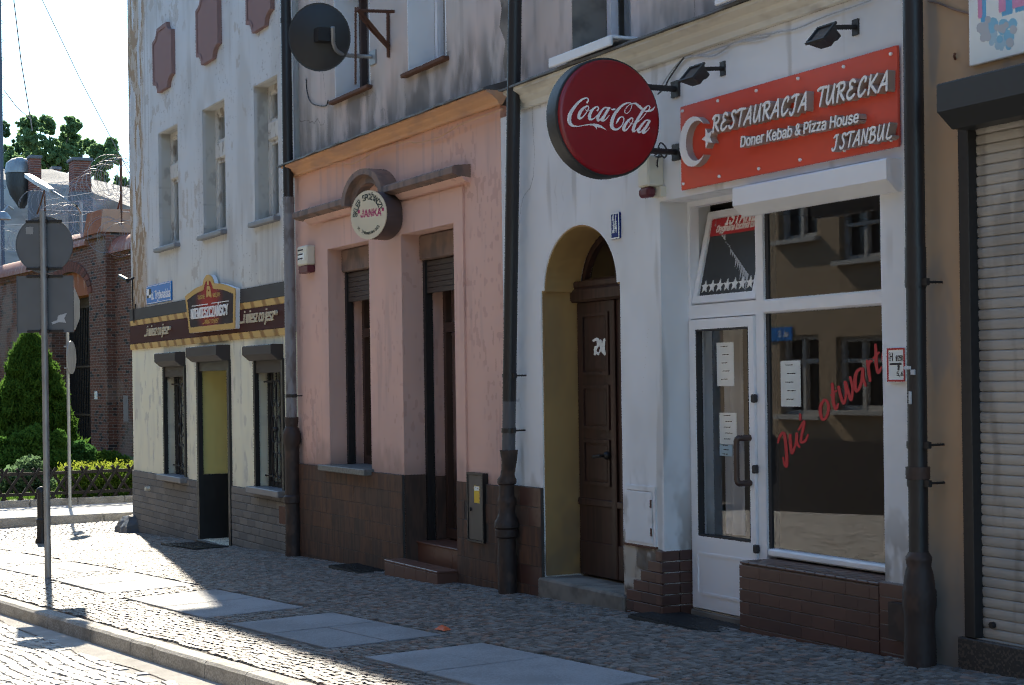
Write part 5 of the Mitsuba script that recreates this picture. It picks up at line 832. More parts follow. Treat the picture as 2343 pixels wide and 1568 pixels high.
# red board
RD = thing('restaurant_sign', 'orange red restaurant board with white raised lettering, crescent and star', 'shop sign')
rb = rect((1556, 243.8), (2052, 106.5), (1559, 436.7), (2054.4, 334.8), -.03); part(RD, 'board', cbx(rb[0], rb[1], -.032, -.012, rb[2], rb[3], .002), 'red_board'); BY = -.032
GL = {'R': [[(.1, 0), (.16, .95)], [(.0, .84), (.2, .98), (.44, .95), (.5, .76), (.4, .56), (.18, .48)], [(.24, .48), (.35, .25), (.52, .02)]], 'E': [[(.5, .84), (.36, .98), (.2, .9), (.19, .66), (.34, .55)], [(.34, .55), (.13, .45), (.05, .2), (.17, .0), (.35, .03), (.5, .17)]], 'S': [[(.5, .84), (.38, .98), (.22, .92), (.2, .72), (.32, .52), (.38, .3), (.28, .05), (.12, .0), (.02, .15)]],
      'T': [[(.0, .88), (.2, .98), (.6, .95)], [(.35, .95), (.22, .0)]], 'A': [[(.0, .0), (.18, .4), (.42, .97)], [(.42, .97), (.46, .5), (.5, .0)], [(.15, .33), (.46, .36)]], 'U': [[(.12, .97), (.08, .5), (.06, .15), (.16, .0), (.3, .15), (.44, .6), (.5, .97)], [(.5, .97), (.46, .4), (.5, .0)]], 'C': [[(.46, .74), (.5, .9), (.38, .98), (.2, .8), (.1, .45), (.1, .15), (.2, .0), (.35, .05), (.5, .25)]],
      'J': [[(.08, .88), (.25, .97), (.52, .95)], [(.4, .95), (.33, .4), (.25, .0), (.1, -.1), (.0, .05)]], 'K': [[(.12, .97), (.06, .0)], [(.5, .95), (.3, .65), (.12, .48)], [(.15, .5), (.3, .3), (.52, .02)]], 'N': [[(.04, .0), (.14, .95)], [(.14, .95), (.28, .5), (.42, .05)], [(.42, .05), (.52, .97)]], 'B': [[(.08, .0), (.15, .95)], [(.0, .85), (.2, .98), (.42, .92), (.44, .7), (.2, .53)], [(.2, .53), (.45, .45), (.5, .2), (.35, .0), (.1, -.02), (-.02, .1)]], 'L': [[(.25, .97), (.15, .4), (.12, .05), (.3, .0), (.5, .1)]], 'I': [[(.06, .85), (.22, .97), (.4, .97)], [(.31, .95), (.25, .3), (.15, .0), (.0, -.02), (-.05, .12)]]}
def script(txt, adv=.66, w=.17):
    g = []; x = 0
    for ch in txt:
        if ch == ' ': x += .55; continue
        for s in GL[ch]: g.append(affinity.translate(affinity.scale(LineString(smooth_path([(q[0] / .62, q[1], 0) for q in s], 6)[:, :2]).buffer(w / 2, 5), .62, 1, origin=(0, 0)), x, 0))
        x += adv * (.88 if ch in 'SJLTI' else 1.0)
    s = unary_union(g); return affinity.translate(s, -s.bounds[0], 0)
def script_fit(txt, P0, P1, h, Y, depth, w=.17):
    s = script(txt, w=w); A, B = W(*P0, Y), W(*P1, Y); s = affinity.affine_transform(s, [h, .12 * h, 0, h, 0, 0]); s = affinity.translate(s, -s.bounds[0], 0); s = affinity.affine_transform(s, [(B[0] - A[0]) / s.bounds[2], 0, (B[1] - A[1]) / s.bounds[2], 1, A[0], A[1]]); return s.simplify(.002)
cR = lambda x, y: (1621 + x * .19103, 169.4 + y * .19103); LD = .06
def raised(name, shape, label):
    k = part(RD, name, ext(shape, BY - LD + .003, BY), 'letter_side', label=label); part(k, 'front', ext(shape, BY - LD, BY - LD + .0028), 'letter_white')
hh1 = W(*cR(70, 505), BY - LD)[1] - W(*cR(60, 702), BY - LD)[1]
raised('lettering', script_fit('RESTAURACJA', cR(40, 703), cR(1172, 425), hh1, BY - LD, LD), 'white raised first word of the top line'); raised('lettering', script_fit('TURECKA', cR(1298, 390), cR(2145, 188), hh1, BY - LD, LD), 'white raised second word of the top line')
raised('lettering', script_fit('ISTANBUL', cR(1468, 918), cR(2192, 765), hh1 * .80, BY - LD, LD), 'white raised lower line')
A, B = W(*cR(380, 880), BY - LD), W(*cR(1800, 578), BY - LD); m_ = fit('Doner Kebab & Pizza House', A[0], A[1], B[0], B[1], (W(*cR(400, 740), BY - LD)[1] - A[1]) * .93, BY, LD, True, .16); part(RD, 'small_lettering', m_, 'letter_side', label='white raised middle line'); mf = fit('Doner Kebab & Pizza House', A[0], A[1], B[0], B[1], (W(*cR(400, 740), BY - LD)[1] - A[1]) * .93, BY - LD, .004, True, .16); part(RD, 'small_front', mf, 'letter_white')
fR = lambda x, y: W(*c2(x, y), BY - LD)
xx0, xx1 = fR(232, 1050)[0], fR(425, 1050)[0]; zz0, zz1 = fR(330, 1237)[1], fR(330, 868)[1]; mo = affinity.scale(Point(0, 0).buffer(1, 40), (zz1 - zz0) / 2, (zz1 - zz0) / 2); mo = mo.difference(affinity.translate(affinity.scale(Point(0, 0).buffer(1, 40), (zz1 - zz0) / 2 * .80, (zz1 - zz0) / 2 * .80), (zz1 - zz0) * .14, 0)); mo = affinity.scale(mo, 1, 1); mo = affinity.translate(mo, xx0 + (zz1 - zz0) / 2, (zz0 + zz1) / 2); raised('crescent', mo, 'white raised crescent')
sc_ = fR(440, 1025); raised('star', affinity.rotate(star(sc_[0], sc_[1], (fR(440, 950)[1] - fR(440, 1098)[1]) / 2 * 1.05), 18, origin=tuple(sc_)), 'white raised star')
part(RD, 'screw', cat([(lambda q: cyl([q[0], BY - .012, q[1]], [q[0], BY, q[1]], .011, 8))(W(*c2(*p), BY)) for p in ((260, 825), (522, 750), (808, 675), (1117, 585), (1455, 497), (1805, 402), (268, 1365), (533, 1310), (826, 1253), (1132, 1187), (1462, 1118), (1810, 1042))]), 'paper')
# floodlights
for lab, (fx, fy), (wx, wy) in (('black floodlight over the left part of the red board', (345, 545), (560, 512)), ('black floodlight over the right part of the red board', (1305, 255), (1545, 205))):
    FL = thing('floodlight', lab, 'floodlight', 'floodlights above the red board'); w0 = onY(*c2(wx, wy), 0.0); h0 = onY(*c2(fx, fy), -.30); sc = 1.0
    part(FL, 'arm', cat([tube([w0, w0 + [0, -.02, 0], [w0[0] - .01, -.20, w0[2] - .015]], .016, 6), bx(w0[0] - .03, w0[0] + .03, -.012, 0, w0[2] - .05, w0[2] + .05), tube([[w0[0] - .01, -.20, w0[2] - .015], [h0[0] + .01, -.26, h0[2] + .02]], .014, 6)]), 'black_metal')
    R_ = trimesh.transformations.rotation_matrix(math.radians(-42), [1, 0, 0]); M_ = np.eye(4); M_[:3, 3] = [h0[0], -.32, h0[2]]
    SCF = .62; body = trimesh.convex.convex_hull(np.array([[sx * .14, .0, sz * .11] for sx in (-1, 1) for sz in (-1, 1)] + [[sx * .08, .13, sz * .06] for sx in (-1, 1) for sz in (-1, 1)])); rim = ext(rframe(-.15, .15, -.12, .12, .025), -.02, .005); box_ = cbx(-.06, .06, .06, .16, .05, .13, .01); gl_ = bx(-.126, .126, -.005, -.001, -.096, .096)
    for nm, m_, mt in (('housing', cat([body, box_]), 'black_metal'), ('rim', rim, 'black_plastic'), ('lens', gl_, 'dark_pane')): m_ = m_.copy(); m_.apply_scale(SCF); m_.apply_transform(R_); m_.apply_transform(M_); part(FL, nm, m_, mt)
# round sign on two arms, at right angles to the wall
RS = thing('round_sign', 'big round dark red illuminated drinks sign with white script, black rim', 'shop sign'); a1, a2 = W(*c1(1385, 665)), W(*c1(1400, 1130)); xs_ = (a1[0] + a2[0]) / 2; dcn = onX(*c1(886, 873), xs_); RSd = 444 * .3086 * np.dot(dcn - EYE, FWD) / F_PX
xf = xs_ + .07; dcn = onX(*c1(886, 873), xf); RSd = 444 * .3086 * np.dot(dcn - EYE, FWD) / F_PX
def discX(r0, xa, xb, n_=72): return cyl([xa, dcn[1], dcn[2]], [xb, dcn[1], dcn[2]], r0, n_)
part(RS, 'case', lathe([(RSd * .9, xf - .16), (RSd * .99, xf - .155), (RSd * 1.0, xf - .14), (RSd * 1.0, xf - .012), (RSd * .985, xf - .004)], 0, 0, 96).apply_transform(np.array([[0, 0, 1, 0], [1, 0, 0, dcn[1]], [0, 1, 0, dcn[2]], [0, 0, 0, 1.0]])), 'black_plastic', smooth=40); part(RS, 'face', lathe([(RSd * .3, xf - .01), (RSd * .965, xf - .0099), (RSd * .955, xf + .012), (RSd * .90, xf + .028), (RSd * .5, xf + .03), (RSd * .02, xf + .03)], 0, 0, 96).apply_transform(np.array([[0, 0, 1, 0], [1, 0, 0, dcn[1]], [0, 1, 0, dcn[2]], [0, 0, 0, 1.0]])), 'red_sign', smooth=40)
cK = lambda x, y: (1282.3 + x * .0981, 211.7 + y * .0981)
S = [[(612, 240, 44), (640, 195, 28), (632, 148, 28), (570, 138, 36), (480, 180, 50), (380, 270, 62), (280, 400, 74), (215, 520, 86), (195, 630, 90), (210, 710, 82), (255, 770, 60), (330, 795, 36), (420, 795, 22), (520, 775, 20), (640, 755, 26), (740, 755, 44), (830, 775, 74), (900, 790, 60), (960, 815, 40), (1030, 860, 18), (1072, 886, 5)], [(815, 790, 50), (835, 845, 18), (838, 862, 6)],
     [(600, 322, 36), (520, 380, 56), (450, 470, 68), (420, 560, 72), (440, 612, 56), (500, 590, 34), (570, 510, 24), (630, 420, 20), (652, 360, 22), (622, 315, 28), (595, 325, 30)], [(572, 390, 12), (600, 428, 16), (660, 432, 18), (725, 400, 18)], [(855, 425, 38), (882, 372, 26), (850, 335, 28), (780, 370, 46), (710, 450, 64), (670, 550, 74), (680, 625, 60), (740, 630, 34), (810, 580, 22), (855, 530, 16)], [(1110, 362, 30), (1030, 360, 36), (960, 420, 44), (900, 510, 58), (860, 600, 64), (870, 660, 48), (920, 640, 34), (980, 560, 26)], [(1125, 370, 58), (1060, 470, 60), (1000, 580, 62), (970, 655, 56), (1005, 665, 34), (1060, 620, 22), (1142, 530, 8)],
     [(1200, 402, 46), (1252, 395, 46)], [(1288, 742, 8), (1318, 685, 40), (1350, 622, 44), (1400, 580, 32), (1450, 575, 24), (1472, 625, 20), (1460, 700, 20), (1410, 790, 26), (1330, 860, 40), (1250, 865, 56), (1195, 815, 76), (1187, 720, 80), (1215, 600, 76), (1270, 490, 70), (1350, 390, 60), (1430, 310, 50), (1510, 262, 40), (1590, 245, 28), (1645, 262, 18), (1658, 310, 14), (1620, 420, 13), (1560, 488, 13), (1510, 490, 15), (1490, 440, 15), (1530, 360, 14), (1600, 290, 16), (1680, 262, 28), (1750, 268, 44), (1820, 322, 62), (1880, 378, 62)],
     [(1645, 602, 32), (1570, 660, 50), (1500, 760, 66), (1465, 850, 70), (1490, 895, 44), (1550, 860, 28), (1620, 770, 20), (1672, 690, 18), (1682, 622, 20), (1650, 595, 26)], [(1590, 682, 12), (1630, 730, 14), (1690, 742, 16)], [(1990, 480, 14), (1900, 600, 16), (1790, 700, 18)], [(2078, 345, 20), (2050, 312, 24), (2010, 330, 32), (1930, 410, 58), (1860, 520, 62), (1780, 650, 64), (1720, 770, 68), (1690, 870, 68), (1702, 918, 46), (1750, 890, 22), (1805, 835, 14)], [(2065, 318, 20), (2078, 355, 20), (2040, 420, 18), (1985, 452, 16)], [(1965, 445, 30), (2050, 437, 52), (2130, 410, 44), (2172, 368, 22), (2202, 328, 6)], [(2075, 665, 28), (2000, 650, 34), (1930, 710, 46), (1860, 800, 60), (1810, 890, 62), (1830, 938, 44), (1890, 900, 28), (1940, 840, 22)], [(2070, 672, 54), (2025, 755, 58), (1960, 860, 60), (1922, 945, 54), (1955, 945, 32), (2020, 890, 20), (2078, 820, 8)]]
lg = brush(S); polys = []
for g in geoms(lg):
    fz = lambda c_: [tuple(onX(*cK(*q), xf + .031)[1:]) for q in c_.coords]; polys.append(Polygon(fz(g.exterior), [fz(i_) for i_ in g.interiors]).buffer(0))
lm = cat([trimesh.creation.extrude_polygon(g, .003, engine='earcut') for g in geoms(unary_union(polys).simplify(.0006))]); v = lm.vertices; lm.vertices = np.column_stack([xf + .0305 + v[:, 2], v[:, 0], v[:, 1]]); part(RS, 'lettering', lm, 'letter_white', label='white flowing script')
for zz_ in (a1[1], a2[1]): part(RS, 'arm', cat([tube([[xs_, dcn[1] + math.sqrt(max(RSd ** 2 - (zz_ - dcn[2]) ** 2, .01)) - .05, zz_], [xs_, -.02, zz_]], .022, 10), bx(xs_ - .05, xs_ + .05, -.02, 0, zz_ - .06, zz_ + .06)]), 'black_metal')
def loopwire(*p, r=.006, Y=None): return tube(smooth_path([wp(*q) for q in p], 6), r, 5)
WC = thing('sign_cable', 'tangle of thin cables between the round sign and the white wall', 'cable'); part(WC, 'cable', cat([loopwire((*c1(1240, 1150), -.15), (*c1(1270, 1060), -.12), (*c1(1320, 1120), -.1), (*c1(1300, 1170), -.08), (*c1(1260, 1150), -.1), (*c1(1245, 1230), -.06), (*c1(1270, 1330), -.02), (*c1(1265, 1450), -.02)), loopwire((*c1(1225, 1160), -.14), (*c1(1260, 1100), -.12), (*c1(1275, 1160), -.1), (*c1(1235, 1165), -.12)), loopwire((*c1(1250, 700), -.12), (*c1(1300, 650), -.05), (*c1(1330, 590), -.02), (*c1(1390, 500), -.02), (*c1(1440, 430), -.03))]), 'black_plastic', smooth=True)
CW = thing('cornice_cable', 'thin cables clipped below the cream cornice over the red board', 'cable'); part(CW, 'cable', cat([loopwire(*[(*c2(*p), -.02) for p in pts], r=.005) for pts in ([(100, 640), (180, 520), (262, 438), (340, 415), (470, 420), (560, 375), (632, 320), (760, 305), (860, 285), (940, 245), (1100, 215), (1300, 130), (1500, 60), (1650, 5)], [(262, 438), (400, 400), (632, 322), (800, 270), (940, 247)])]), 'lace', smooth=True)
A2 = thing('alarm_box', 'cream alarm box with dark red lamp between the round sign and the red board', 'alarm'); cM = lambda x, y: (1451.6 + x * .06943, 362.9 + y * .06943); ay = -.14; q0, q1 = W(*cM(88, 600), ay), W(*cM(440, 600), ay); zt_, zm_, zb_ = W(1460, 360, ay)[1], W(*cM(88, 990), ay)[1], W(*cM(150, 1310), ay)[1]; part(A2, 'case', cat([cbx(q0[0], q1[0], ay, 0, zm_ + .003, zt_, .012), bx(q0[0] + .05, q1[0] + .03, -.05, 0, zb_, zm_)]), 'cream_plastic'); part(A2, 'lamp', cbx(q0[0], q1[0] - .01, ay, -.06, zb_, zm_, .02), 'red_cap')
HY = thing('hydrant_sign', 'white hydrant plate with red border and black lettering half behind the drainpipe', 'sign'); cH = lambda x, y: (2032.3 + x * .07712, 774.2 + y * .07712); hxa, hza = W(*cH(48, 1290)); hzb = W(*cH(48, 300))[1]; hw_ = (hzb - hza) * .80
part(HY, 'plate', cbx(hxa, hxa + hw_, -.02, -.002, hza, hzb, .004), 'paper'); part(HY, 'border', ext(rframe(hxa, hxa + hw_, hza, hzb, .011), -.0235, -.0202), 'red_film'); A = W(*cH(120, 680)); B = W(*cH(205, 680)); part(HY, 'lettering', cat([fit('H', A[0], A[1], B[0], A[1], .052, -.0205, .003, False), fit('Ø 250', B[0] + .03, A[1], hxa + hw_ - .02, A[1], .034, -.0205, .003, False), bx(A[0], hxa + hw_ - .03, -.023, -.0205, A[1] - .024, A[1] - .012), bx(W(*cH(380, 900))[0] - .008, W(*cH(380, 900))[0] + .008, -.023, -.0205, A[1] - .056, A[1] - .024), fit('5,6', W(*cH(330, 1120))[0], W(*cH(330, 1120))[1], W(*cH(445, 1120))[0] + .02, W(*cH(330, 1120))[1], .027, -.0205, .003, False)]), 'ink')

# ---------------------------------------------------------------- the ochre shop (right)
H4 = thing('ochre_house', 'ochre plastered house with a closed roller shutter at the right edge', 'house'); X_F = 4.0
so0 = W(2207, 700)[0]; szt = W(2200, 285)[1]; szb = W(2225, 1458)[1]
part(H4, 'wall', wavy(ext(sbox(X_D + .003, -1, X_F, 9.6).difference(sbox(so0, szb, so0 + 3.0, szt + .1)), 0.0, .45), .006), 'ochre_wall'); shell(H4, X_D, X_F, 9.6, side=(False, True), overx=(0, .3))
BYo = -.24; bz0, bz1 = W(2143, 257.7, BYo)[1], (W(2142, 194.4, BYo)[1] + W(2342, 142, BYo)[1]) / 2; bxo = W(2142.5, 225, BYo)[0]; OS = thing('roller_shutter', 'closed beige roller shutter with black housing on the ochre house', 'shutter'); rollbox(OS, bxo, so0 + 3.2, bz0 - .09, bz1, .24, 'anthracite', 'housing', ch=.09)
part(OS, 'guide_rail', cat([cbx(so0 - .01, so0 + .075, -.03, .06, szb, bz0 - .05, .004)]), 'black_metal'); zc_, i = bz0 + .0, 0
xs0, xs1 = so0 + .076, so0 + 2.9
while zc_ > szb + .03:
    z0_ = max(zc_ - .0585, szb + .004); part(OS, 'slat', prism_x([(.045, z0_ + .001), (.036, z0_ + .003), (.032, z0_ + .016), (.030, z0_ + .034), (.032, zc_ - .008), (.042, zc_ - .002), (.046, zc_ - .001)], xs0, xs1), 'slat_beige', smooth=50); zc_ -= .0585 + .0006 * (rng.random() - .5); i += 1
part(OS, 'back_sheet', bx(xs0, xs1, .047, .06, szb, bz0), 'slat_beige'); part(OS, 'bolt', cyl([xs0 + .09, .005, szb + .085], [xs0 + .09, .03, szb + .085], .018, 12), 'black_metal')
part(H4, 'threshold', cbx(so0 - .06, X_F, -.04, .3, -.4, szb - .004, .006), 'dark_granite', label='dark granite threshold'); part(H4, 'wall_hook', tube([wp(*c3(862, 440), -.005), wp(*c3(855, 420), -.03), wp(*c3(862, 395), -.03)], .008, 5), 'rust'); part(H4, 'wall_cable', tube(smooth_path([wp(*c3(660, 10), -.01), wp(*c3(750, 30), -.012), wp(*c3(860, 75), -.012), wp(*c3(985, 108), -.012)]), .006, 5), 'brown_trim')
OP = thing('shop_board', 'pale shop board with pink lettering and a bluish picture above the roller shutter', 'shop sign'); ox0 = W(2225, 76)[0]; oz0 = (W(2225.7, 152)[1] + W(2342, 125)[1]) / 2; oz1 = oz0 + 1.35; part(OP, 'board', cbx(ox0, ox0 + 2.6, -.03, -.004, oz0, oz1, .003), 'paper'); fO = lambda x, y: W(*c3(x, y), -.03)
zl = fO(1050, 140)[1]; lw = fO(1330, 100)[0] - fO(1035, 100)[0]
for ch, xa, xb in (('P', 1035, 1160), ('I', 1190, 1240), ('E', 1290, 1400)):
    A, B = fO(xa, 140), fO(xb, 140); h_ = .62; g = fit(ch, A[0], zl + .02, B[0], zl + .02, h_, -.030, .004, True); part(OP, 'letter', g, 'magenta_pale'); g2 = fit(ch, A[0] + .02, zl - .005, B[0] + .05, zl - .005, h_, -.030, .002, True); part(OP, 'letter_shadow', g2, 'paper_blue_deep')
rs = np.random.default_rng(11); blobs = {}
for i in range(46):
    cx_, cy_ = 1180 + 130 * (rs.random() - .5) * 2, 260 + 120 * (rs.random() - .5) * 2
    if (cx_ - 1180) ** 2 / 140 ** 2 + (cy_ - 260) ** 2 / 140 ** 2 < 1.0: blobs.setdefault(('paper_blue', 'blue_soft', 'lace')[i % 3], []).append((cx_, cy_, 22 + 26 * rs.random()))
for j, (mt, bl) in enumerate(blobs.items()): part(OP, 'picture', mapped(unary_union([affinity.scale(Point(x_, y_).buffer(r_, 8), .8, 1) for x_, y_, r_ in bl]), fO, -.0315 - .0006 * j, -.0302), mt)

# ---------------------------------------------------------------- drainpipes
def drain(label, px_fn, segs, R, ypipe, clamps, iron):
    k = thing('drainpipe', label, 'drainpipe', 'drainpipes between the houses'); X = px_fn; y = ypipe
    for nm, mat, z0_, z1_, rr in segs:
        n_ = 6; part(k, nm, tube([[X(z0_ + (z1_ - z0_) * t), y, z0_ + (z1_ - z0_) * t] for t in np.linspace(0, 1, n_)], rr, 24), mat, smooth=40)
    for z in clamps: pipe_clamp(k, X(z), y, R, z)
    part(k, 'iron_foot', lathe([(r_, z, (q[0] if q else 0)) for r_, z, *q in iron], X(iron[-1][1]), y, 28), 'cast_iron', smooth=35, label='rusty cast iron foot'); return k
def pz_(x, y, Y): return W(x, y, Y)[1]
YP = -.11
# left pipe
xl0 = onY(654, 50, YP); xl1 = onY(666, 900, YP); zA, zB = xl0[2], xl1[2]; XP1 = lambda z: xl1[0] + (xl0[0] - xl1[0]) * (z - zB) / (zA - zB) * .4
R1 = 12.0 * np.dot(xl1 - EYE, FWD) / F_PX; q = lambda y_: pz_(668, y_, YP); g1 = gz(xl1[0])
P1 = drain('drainpipe between the corner house and the pink house, grey lower half with a rusty foot', XP1, [('upper_pipe', 'pipe_black', q(451), 9.4, R1 * .98), ('lower_pipe', 'pipe_grey', q(958), q(449), R1 * 1.03), ('joint', 'pipe_grey', q(465), q(449), R1 * 1.12), ('joint', 'pipe_black', pz_(655, 52, YP), pz_(655, 42, YP), R1 * 1.1)], R1, YP, [q(906)], [(R1 * 1.55, g1 - .1), (R1 * 1.5, q(1225)), (R1 * 1.4, q(1180)), (R1 * 1.45, q(1152)), (R1 * 1.72, q(1150)), (R1 * 1.72, q(1136)), (R1 * 1.45, q(1132)), (R1 * 1.4, q(1030)), (R1 * 1.45, q(1018)), (R1 * 1.75, q(1012)), (R1 * 1.75, q(996)), (R1 * 1.5, q(984)), (R1 * 1.15, q(976)), (R1 * 1.3, q(966)), (R1 * 1.32, q(955)), (R1 * 1.0, q(955))])
rp = rect((640, 1162), (660, 1158), (640, 1198), (655, 1200), -.16); part(P1, 'rust_plate', bx(rp[0], rp[1], -.17, -.15, rp[2], rp[3]), 'rust'); stp = onY(657.5, 817, YP - R1); part(P1, 'sticker', tube([[XP1(stp[2]), YP, stp[2] - .1], [XP1(stp[2]), YP, stp[2] + .1]], R1 * 1.045, 24, cap=False), 'pipe_grey'); 
# middle pipe
YP2 = -.12; xm_ = onY(1177, 60, YP2); xn_ = onY(1165, 900, YP2); XP2 = lambda z: xn_[0] + (xm_[0] - xn_[0]) * np.clip((z - xn_[2]) / (xm_[2] - xn_[2]), -.4, 2); R2 = 15.6 * np.dot(xn_ - EYE, FWD) / F_PX; q = lambda y_: pz_(1162, y_, YP2); g2 = gz(xn_[0])
P2 = drain('drainpipe between the pink house and the white house, black with a bent rusty foot', XP2, [('upper_pipe', 'pipe_black', q(918), 9.4, R2), ('lower_pipe', 'pipe_slate', q(1036), q(916), R2 * .98)], R2, YP2, [q(860), q(985)], [(R2 * 1.35, g2 - .1, -.06), (R2 * 1.4, q(1300), -.06), (R2 * 1.45, q(1275), -.06), (R2 * 1.3, q(1270), -.06), (R2 * 1.3, q(1232), -.06), (R2 * 1.7, q(1228), -.06), (R2 * 1.72, q(1212), -.06), (R2 * 1.55, q(1210), -.06), (R2 * 1.82, q(1207), -.06), (R2 * 1.8, q(1196), -.06), (R2 * 1.3, q(1180), -.055), (R2 * 1.2, q(1165), -.05), (R2 * 1.36, q(1152), -.05), (R2 * 1.36, q(1144), -.05), (R2 * 1.15, q(1134), -.05), (R2 * 1.12, q(1110), -.048), (R2 * 1.42, q(1107), -.045), (R2 * 1.42, q(1098), -.042), (R2 * 1.05, q(1088), -.03), (R2 * 1.05, q(1070), -.005), (R2 * 1.15, q(1052), .01), (R2 * 1.3, q(1036), .008), (R2 * 1.34, q(1030), .005)])
# right pipe
YP3 = -.13; xo_ = onY(2089, 60, YP3); xq_ = onY(2100, 1150, YP3); XP3 = lambda z: xq_[0] + (xo_[0] - xq_[0]) * (z - xq_[2]) / (xo_[2] - xq_[2]) * .8; R3 = 22.6 * np.dot(xq_ - EYE, FWD) / F_PX; q = lambda y_: pz_(2098, y_, YP3); g3 = gz(xq_[0])
P3 = drain('thick black drainpipe between the white house and the ochre house', XP3, [('upper_pipe', 'pipe_black', q(660), 9.4, R3), ('joint', 'pipe_black', q(658), q(566), R3 * 1.07), ('lower_pipe', 'pipe_black', q(1285), q(658), R3 * .98), ('collar', 'cast_iron', q(1096), q(1068), R3 * 1.22)], R3, YP3, [q(647), q(1018), q(1105)], [(R3 * 1.6, g3 - .1), (R3 * 1.62, q(1480)), (R3 * 1.5, q(1440)), (R3 * 1.55, q(1400)), (R3 * 1.7, q(1388)), (R3 * 1.72, q(1352)), (R3 * 1.58, q(1346)), (R3 * 1.55, q(1330)), (R3 * 1.35, q(1305)), (R3 * 1.2, q(1296)), (R3 * 1.3, q(1282)), (R3 * 1.32, q(1274)), (R3 * 1.0, q(1262))])
part(P3, 'worn_sticker', cat([(lambda a_: cbx(a_[0], a_[1], -.13 - R3 - .006, -.13 - R3 + .004, a_[2], a_[3], .001))(rect(*r_, -.19)) for r_ in (((2068, 838), (2082, 838), (2068, 846), (2082, 846)), ((2083, 846), (2092, 846), (2083, 858), (2092, 858)), ((2079, 896), (2084, 896), (2079, 925), (2084, 925)))]), 'lace')
part(P3, 'access_plate', bx(XP3(.4) - .32, XP3(.4) - .1, -.10, -.06, q(1477), q(1391)), 'cast_iron')
# ---------------------------------------------------------------- street furniture
def post_sign(x, y): pass
pb_ = ground(110, 1322); TP = (pb_ - EYE) @ FWD
def at(x, y, t=None): return onD(x, y, TP if t is None else t)
RP = thing('traffic_sign', 'backs of a round and a square plate on one grey steel pole at the kerb', 'traffic sign')
pt = at(97, 478); vdir = np.array([-(FWD[0]), -(FWD[1]), 0]); side = RGT
part(RP, 'pole', tube([[pb_[0], pb_[1], gz(pb_[0], pb_[1]) - .2], [pb_[0], pb_[1], 2.2], [pb_[0], pb_[1], at(97, 484)[2]]], .036, 16), 'galvanised', smooth=40)
psx = onD(97, 560, TP)
def facing(m, c, out):
    """Mesh in x (right), y (up), +z out of the plate's back towards the camera side."""
    return plane_mesh(m, c, out)
bk = -FWD; rdisc = 65.5 * TP / F_PX; cr_ = np.array([pb_[0], pb_[1], at(95, 560)[2]]) + FWD * .045; dsc = disc(rdisc, -.004, .004)
part(RP, 'round_plate', plane_mesh(cat([disc(rdisc, -.003, .003), (lambda o: trimesh.creation.extrude_polygon(o, .022, engine='earcut').apply_translation((0, 0, -.011)))(Point(0, 0).buffer(rdisc, 40).difference(Point(0, 0).buffer(rdisc - .006, 40)))]), cr_, bk), 'sign_back', smooth=40, label='round plate seen from behind')
cs_ = np.array([pb_[0], pb_[1], at(98, 696)[2]]) + FWD * .045; hs_ = 65 * TP / F_PX
part(RP, 'square_plate', plane_mesh(cat([cbx(-hs_, hs_, -hs_, hs_, -.003, .003, .002), trimesh.creation.extrude_polygon(rframe(-hs_, hs_, -hs_, hs_, .006), .022, engine='earcut').apply_translation((0, 0, -.011))]), cs_, bk), 'sign_back', label='square plate seen from behind')
for cc, zo in ((cr_, rdisc * .82), (cr_, -rdisc * .84), (cs_, hs_ * .98), (cs_, -hs_ * .96)):
    part(RP, 'bracket', plane_mesh(cat([cbx(-.20, .20, -.014, .014, .006, .022, .003), cbx(-.05, .05, -.022, .022, .02, .06, .005)]), cc + [0, 0, zo], bk), 'black_metal')
part(RP, 'torn_sticker', plane_mesh(ext(Polygon([(.07, -.20), (.13, -.18), (.14, -.13), (.24, -.10), (.21, -.16), (.23, -.21), (.15, -.2), (.08, -.225)]), -.002, 0).apply_transform(np.array([[1, 0, 0, 0], [0, 0, 1, 0], [0, -1, 0, 0], [0, 0, 0, 1.0]])), cs_ + bk * .006, bk), 'lace'); part(RP, 'sticker', plane_mesh(bx(-.20, -.12, .12, .2, .0, .001), cr_ + bk * .006, bk), 'galvanised')
bo = ground(96, 1243); BL = thing('bollard', 'black cast iron bollard behind the sign pole', 'bollard'); zb_ = gz(bo[0], bo[1]); rb_ = .065; ht = (1243 - 1113) * ((bo - EYE) @ FWD) / F_PX; part(BL, 'post', lathe([(rb_ * 1.5, zb_ - .05), (rb_ * 1.5, zb_ + .05), (rb_ * 1.1, zb_ + .09), (rb_ * 1.05, zb_ + .3), (rb_ * 1.25, zb_ + .32), (rb_ * 1.25, zb_ + .36), (rb_, zb_ + .38), (rb_ * .95, zb_ + ht - .1)], bo[0], bo[1], 20), 'black_metal', smooth=35); part(BL, 'cap', lathe([(rb_ * 1.2, zb_ + ht - .1), (rb_ * 1.2, zb_ + ht - .06), (rb_ * .8, zb_ + ht - .02), (rb_ * .2, zb_ + ht)], bo[0], bo[1], 20), 'black_metal', smooth=35)
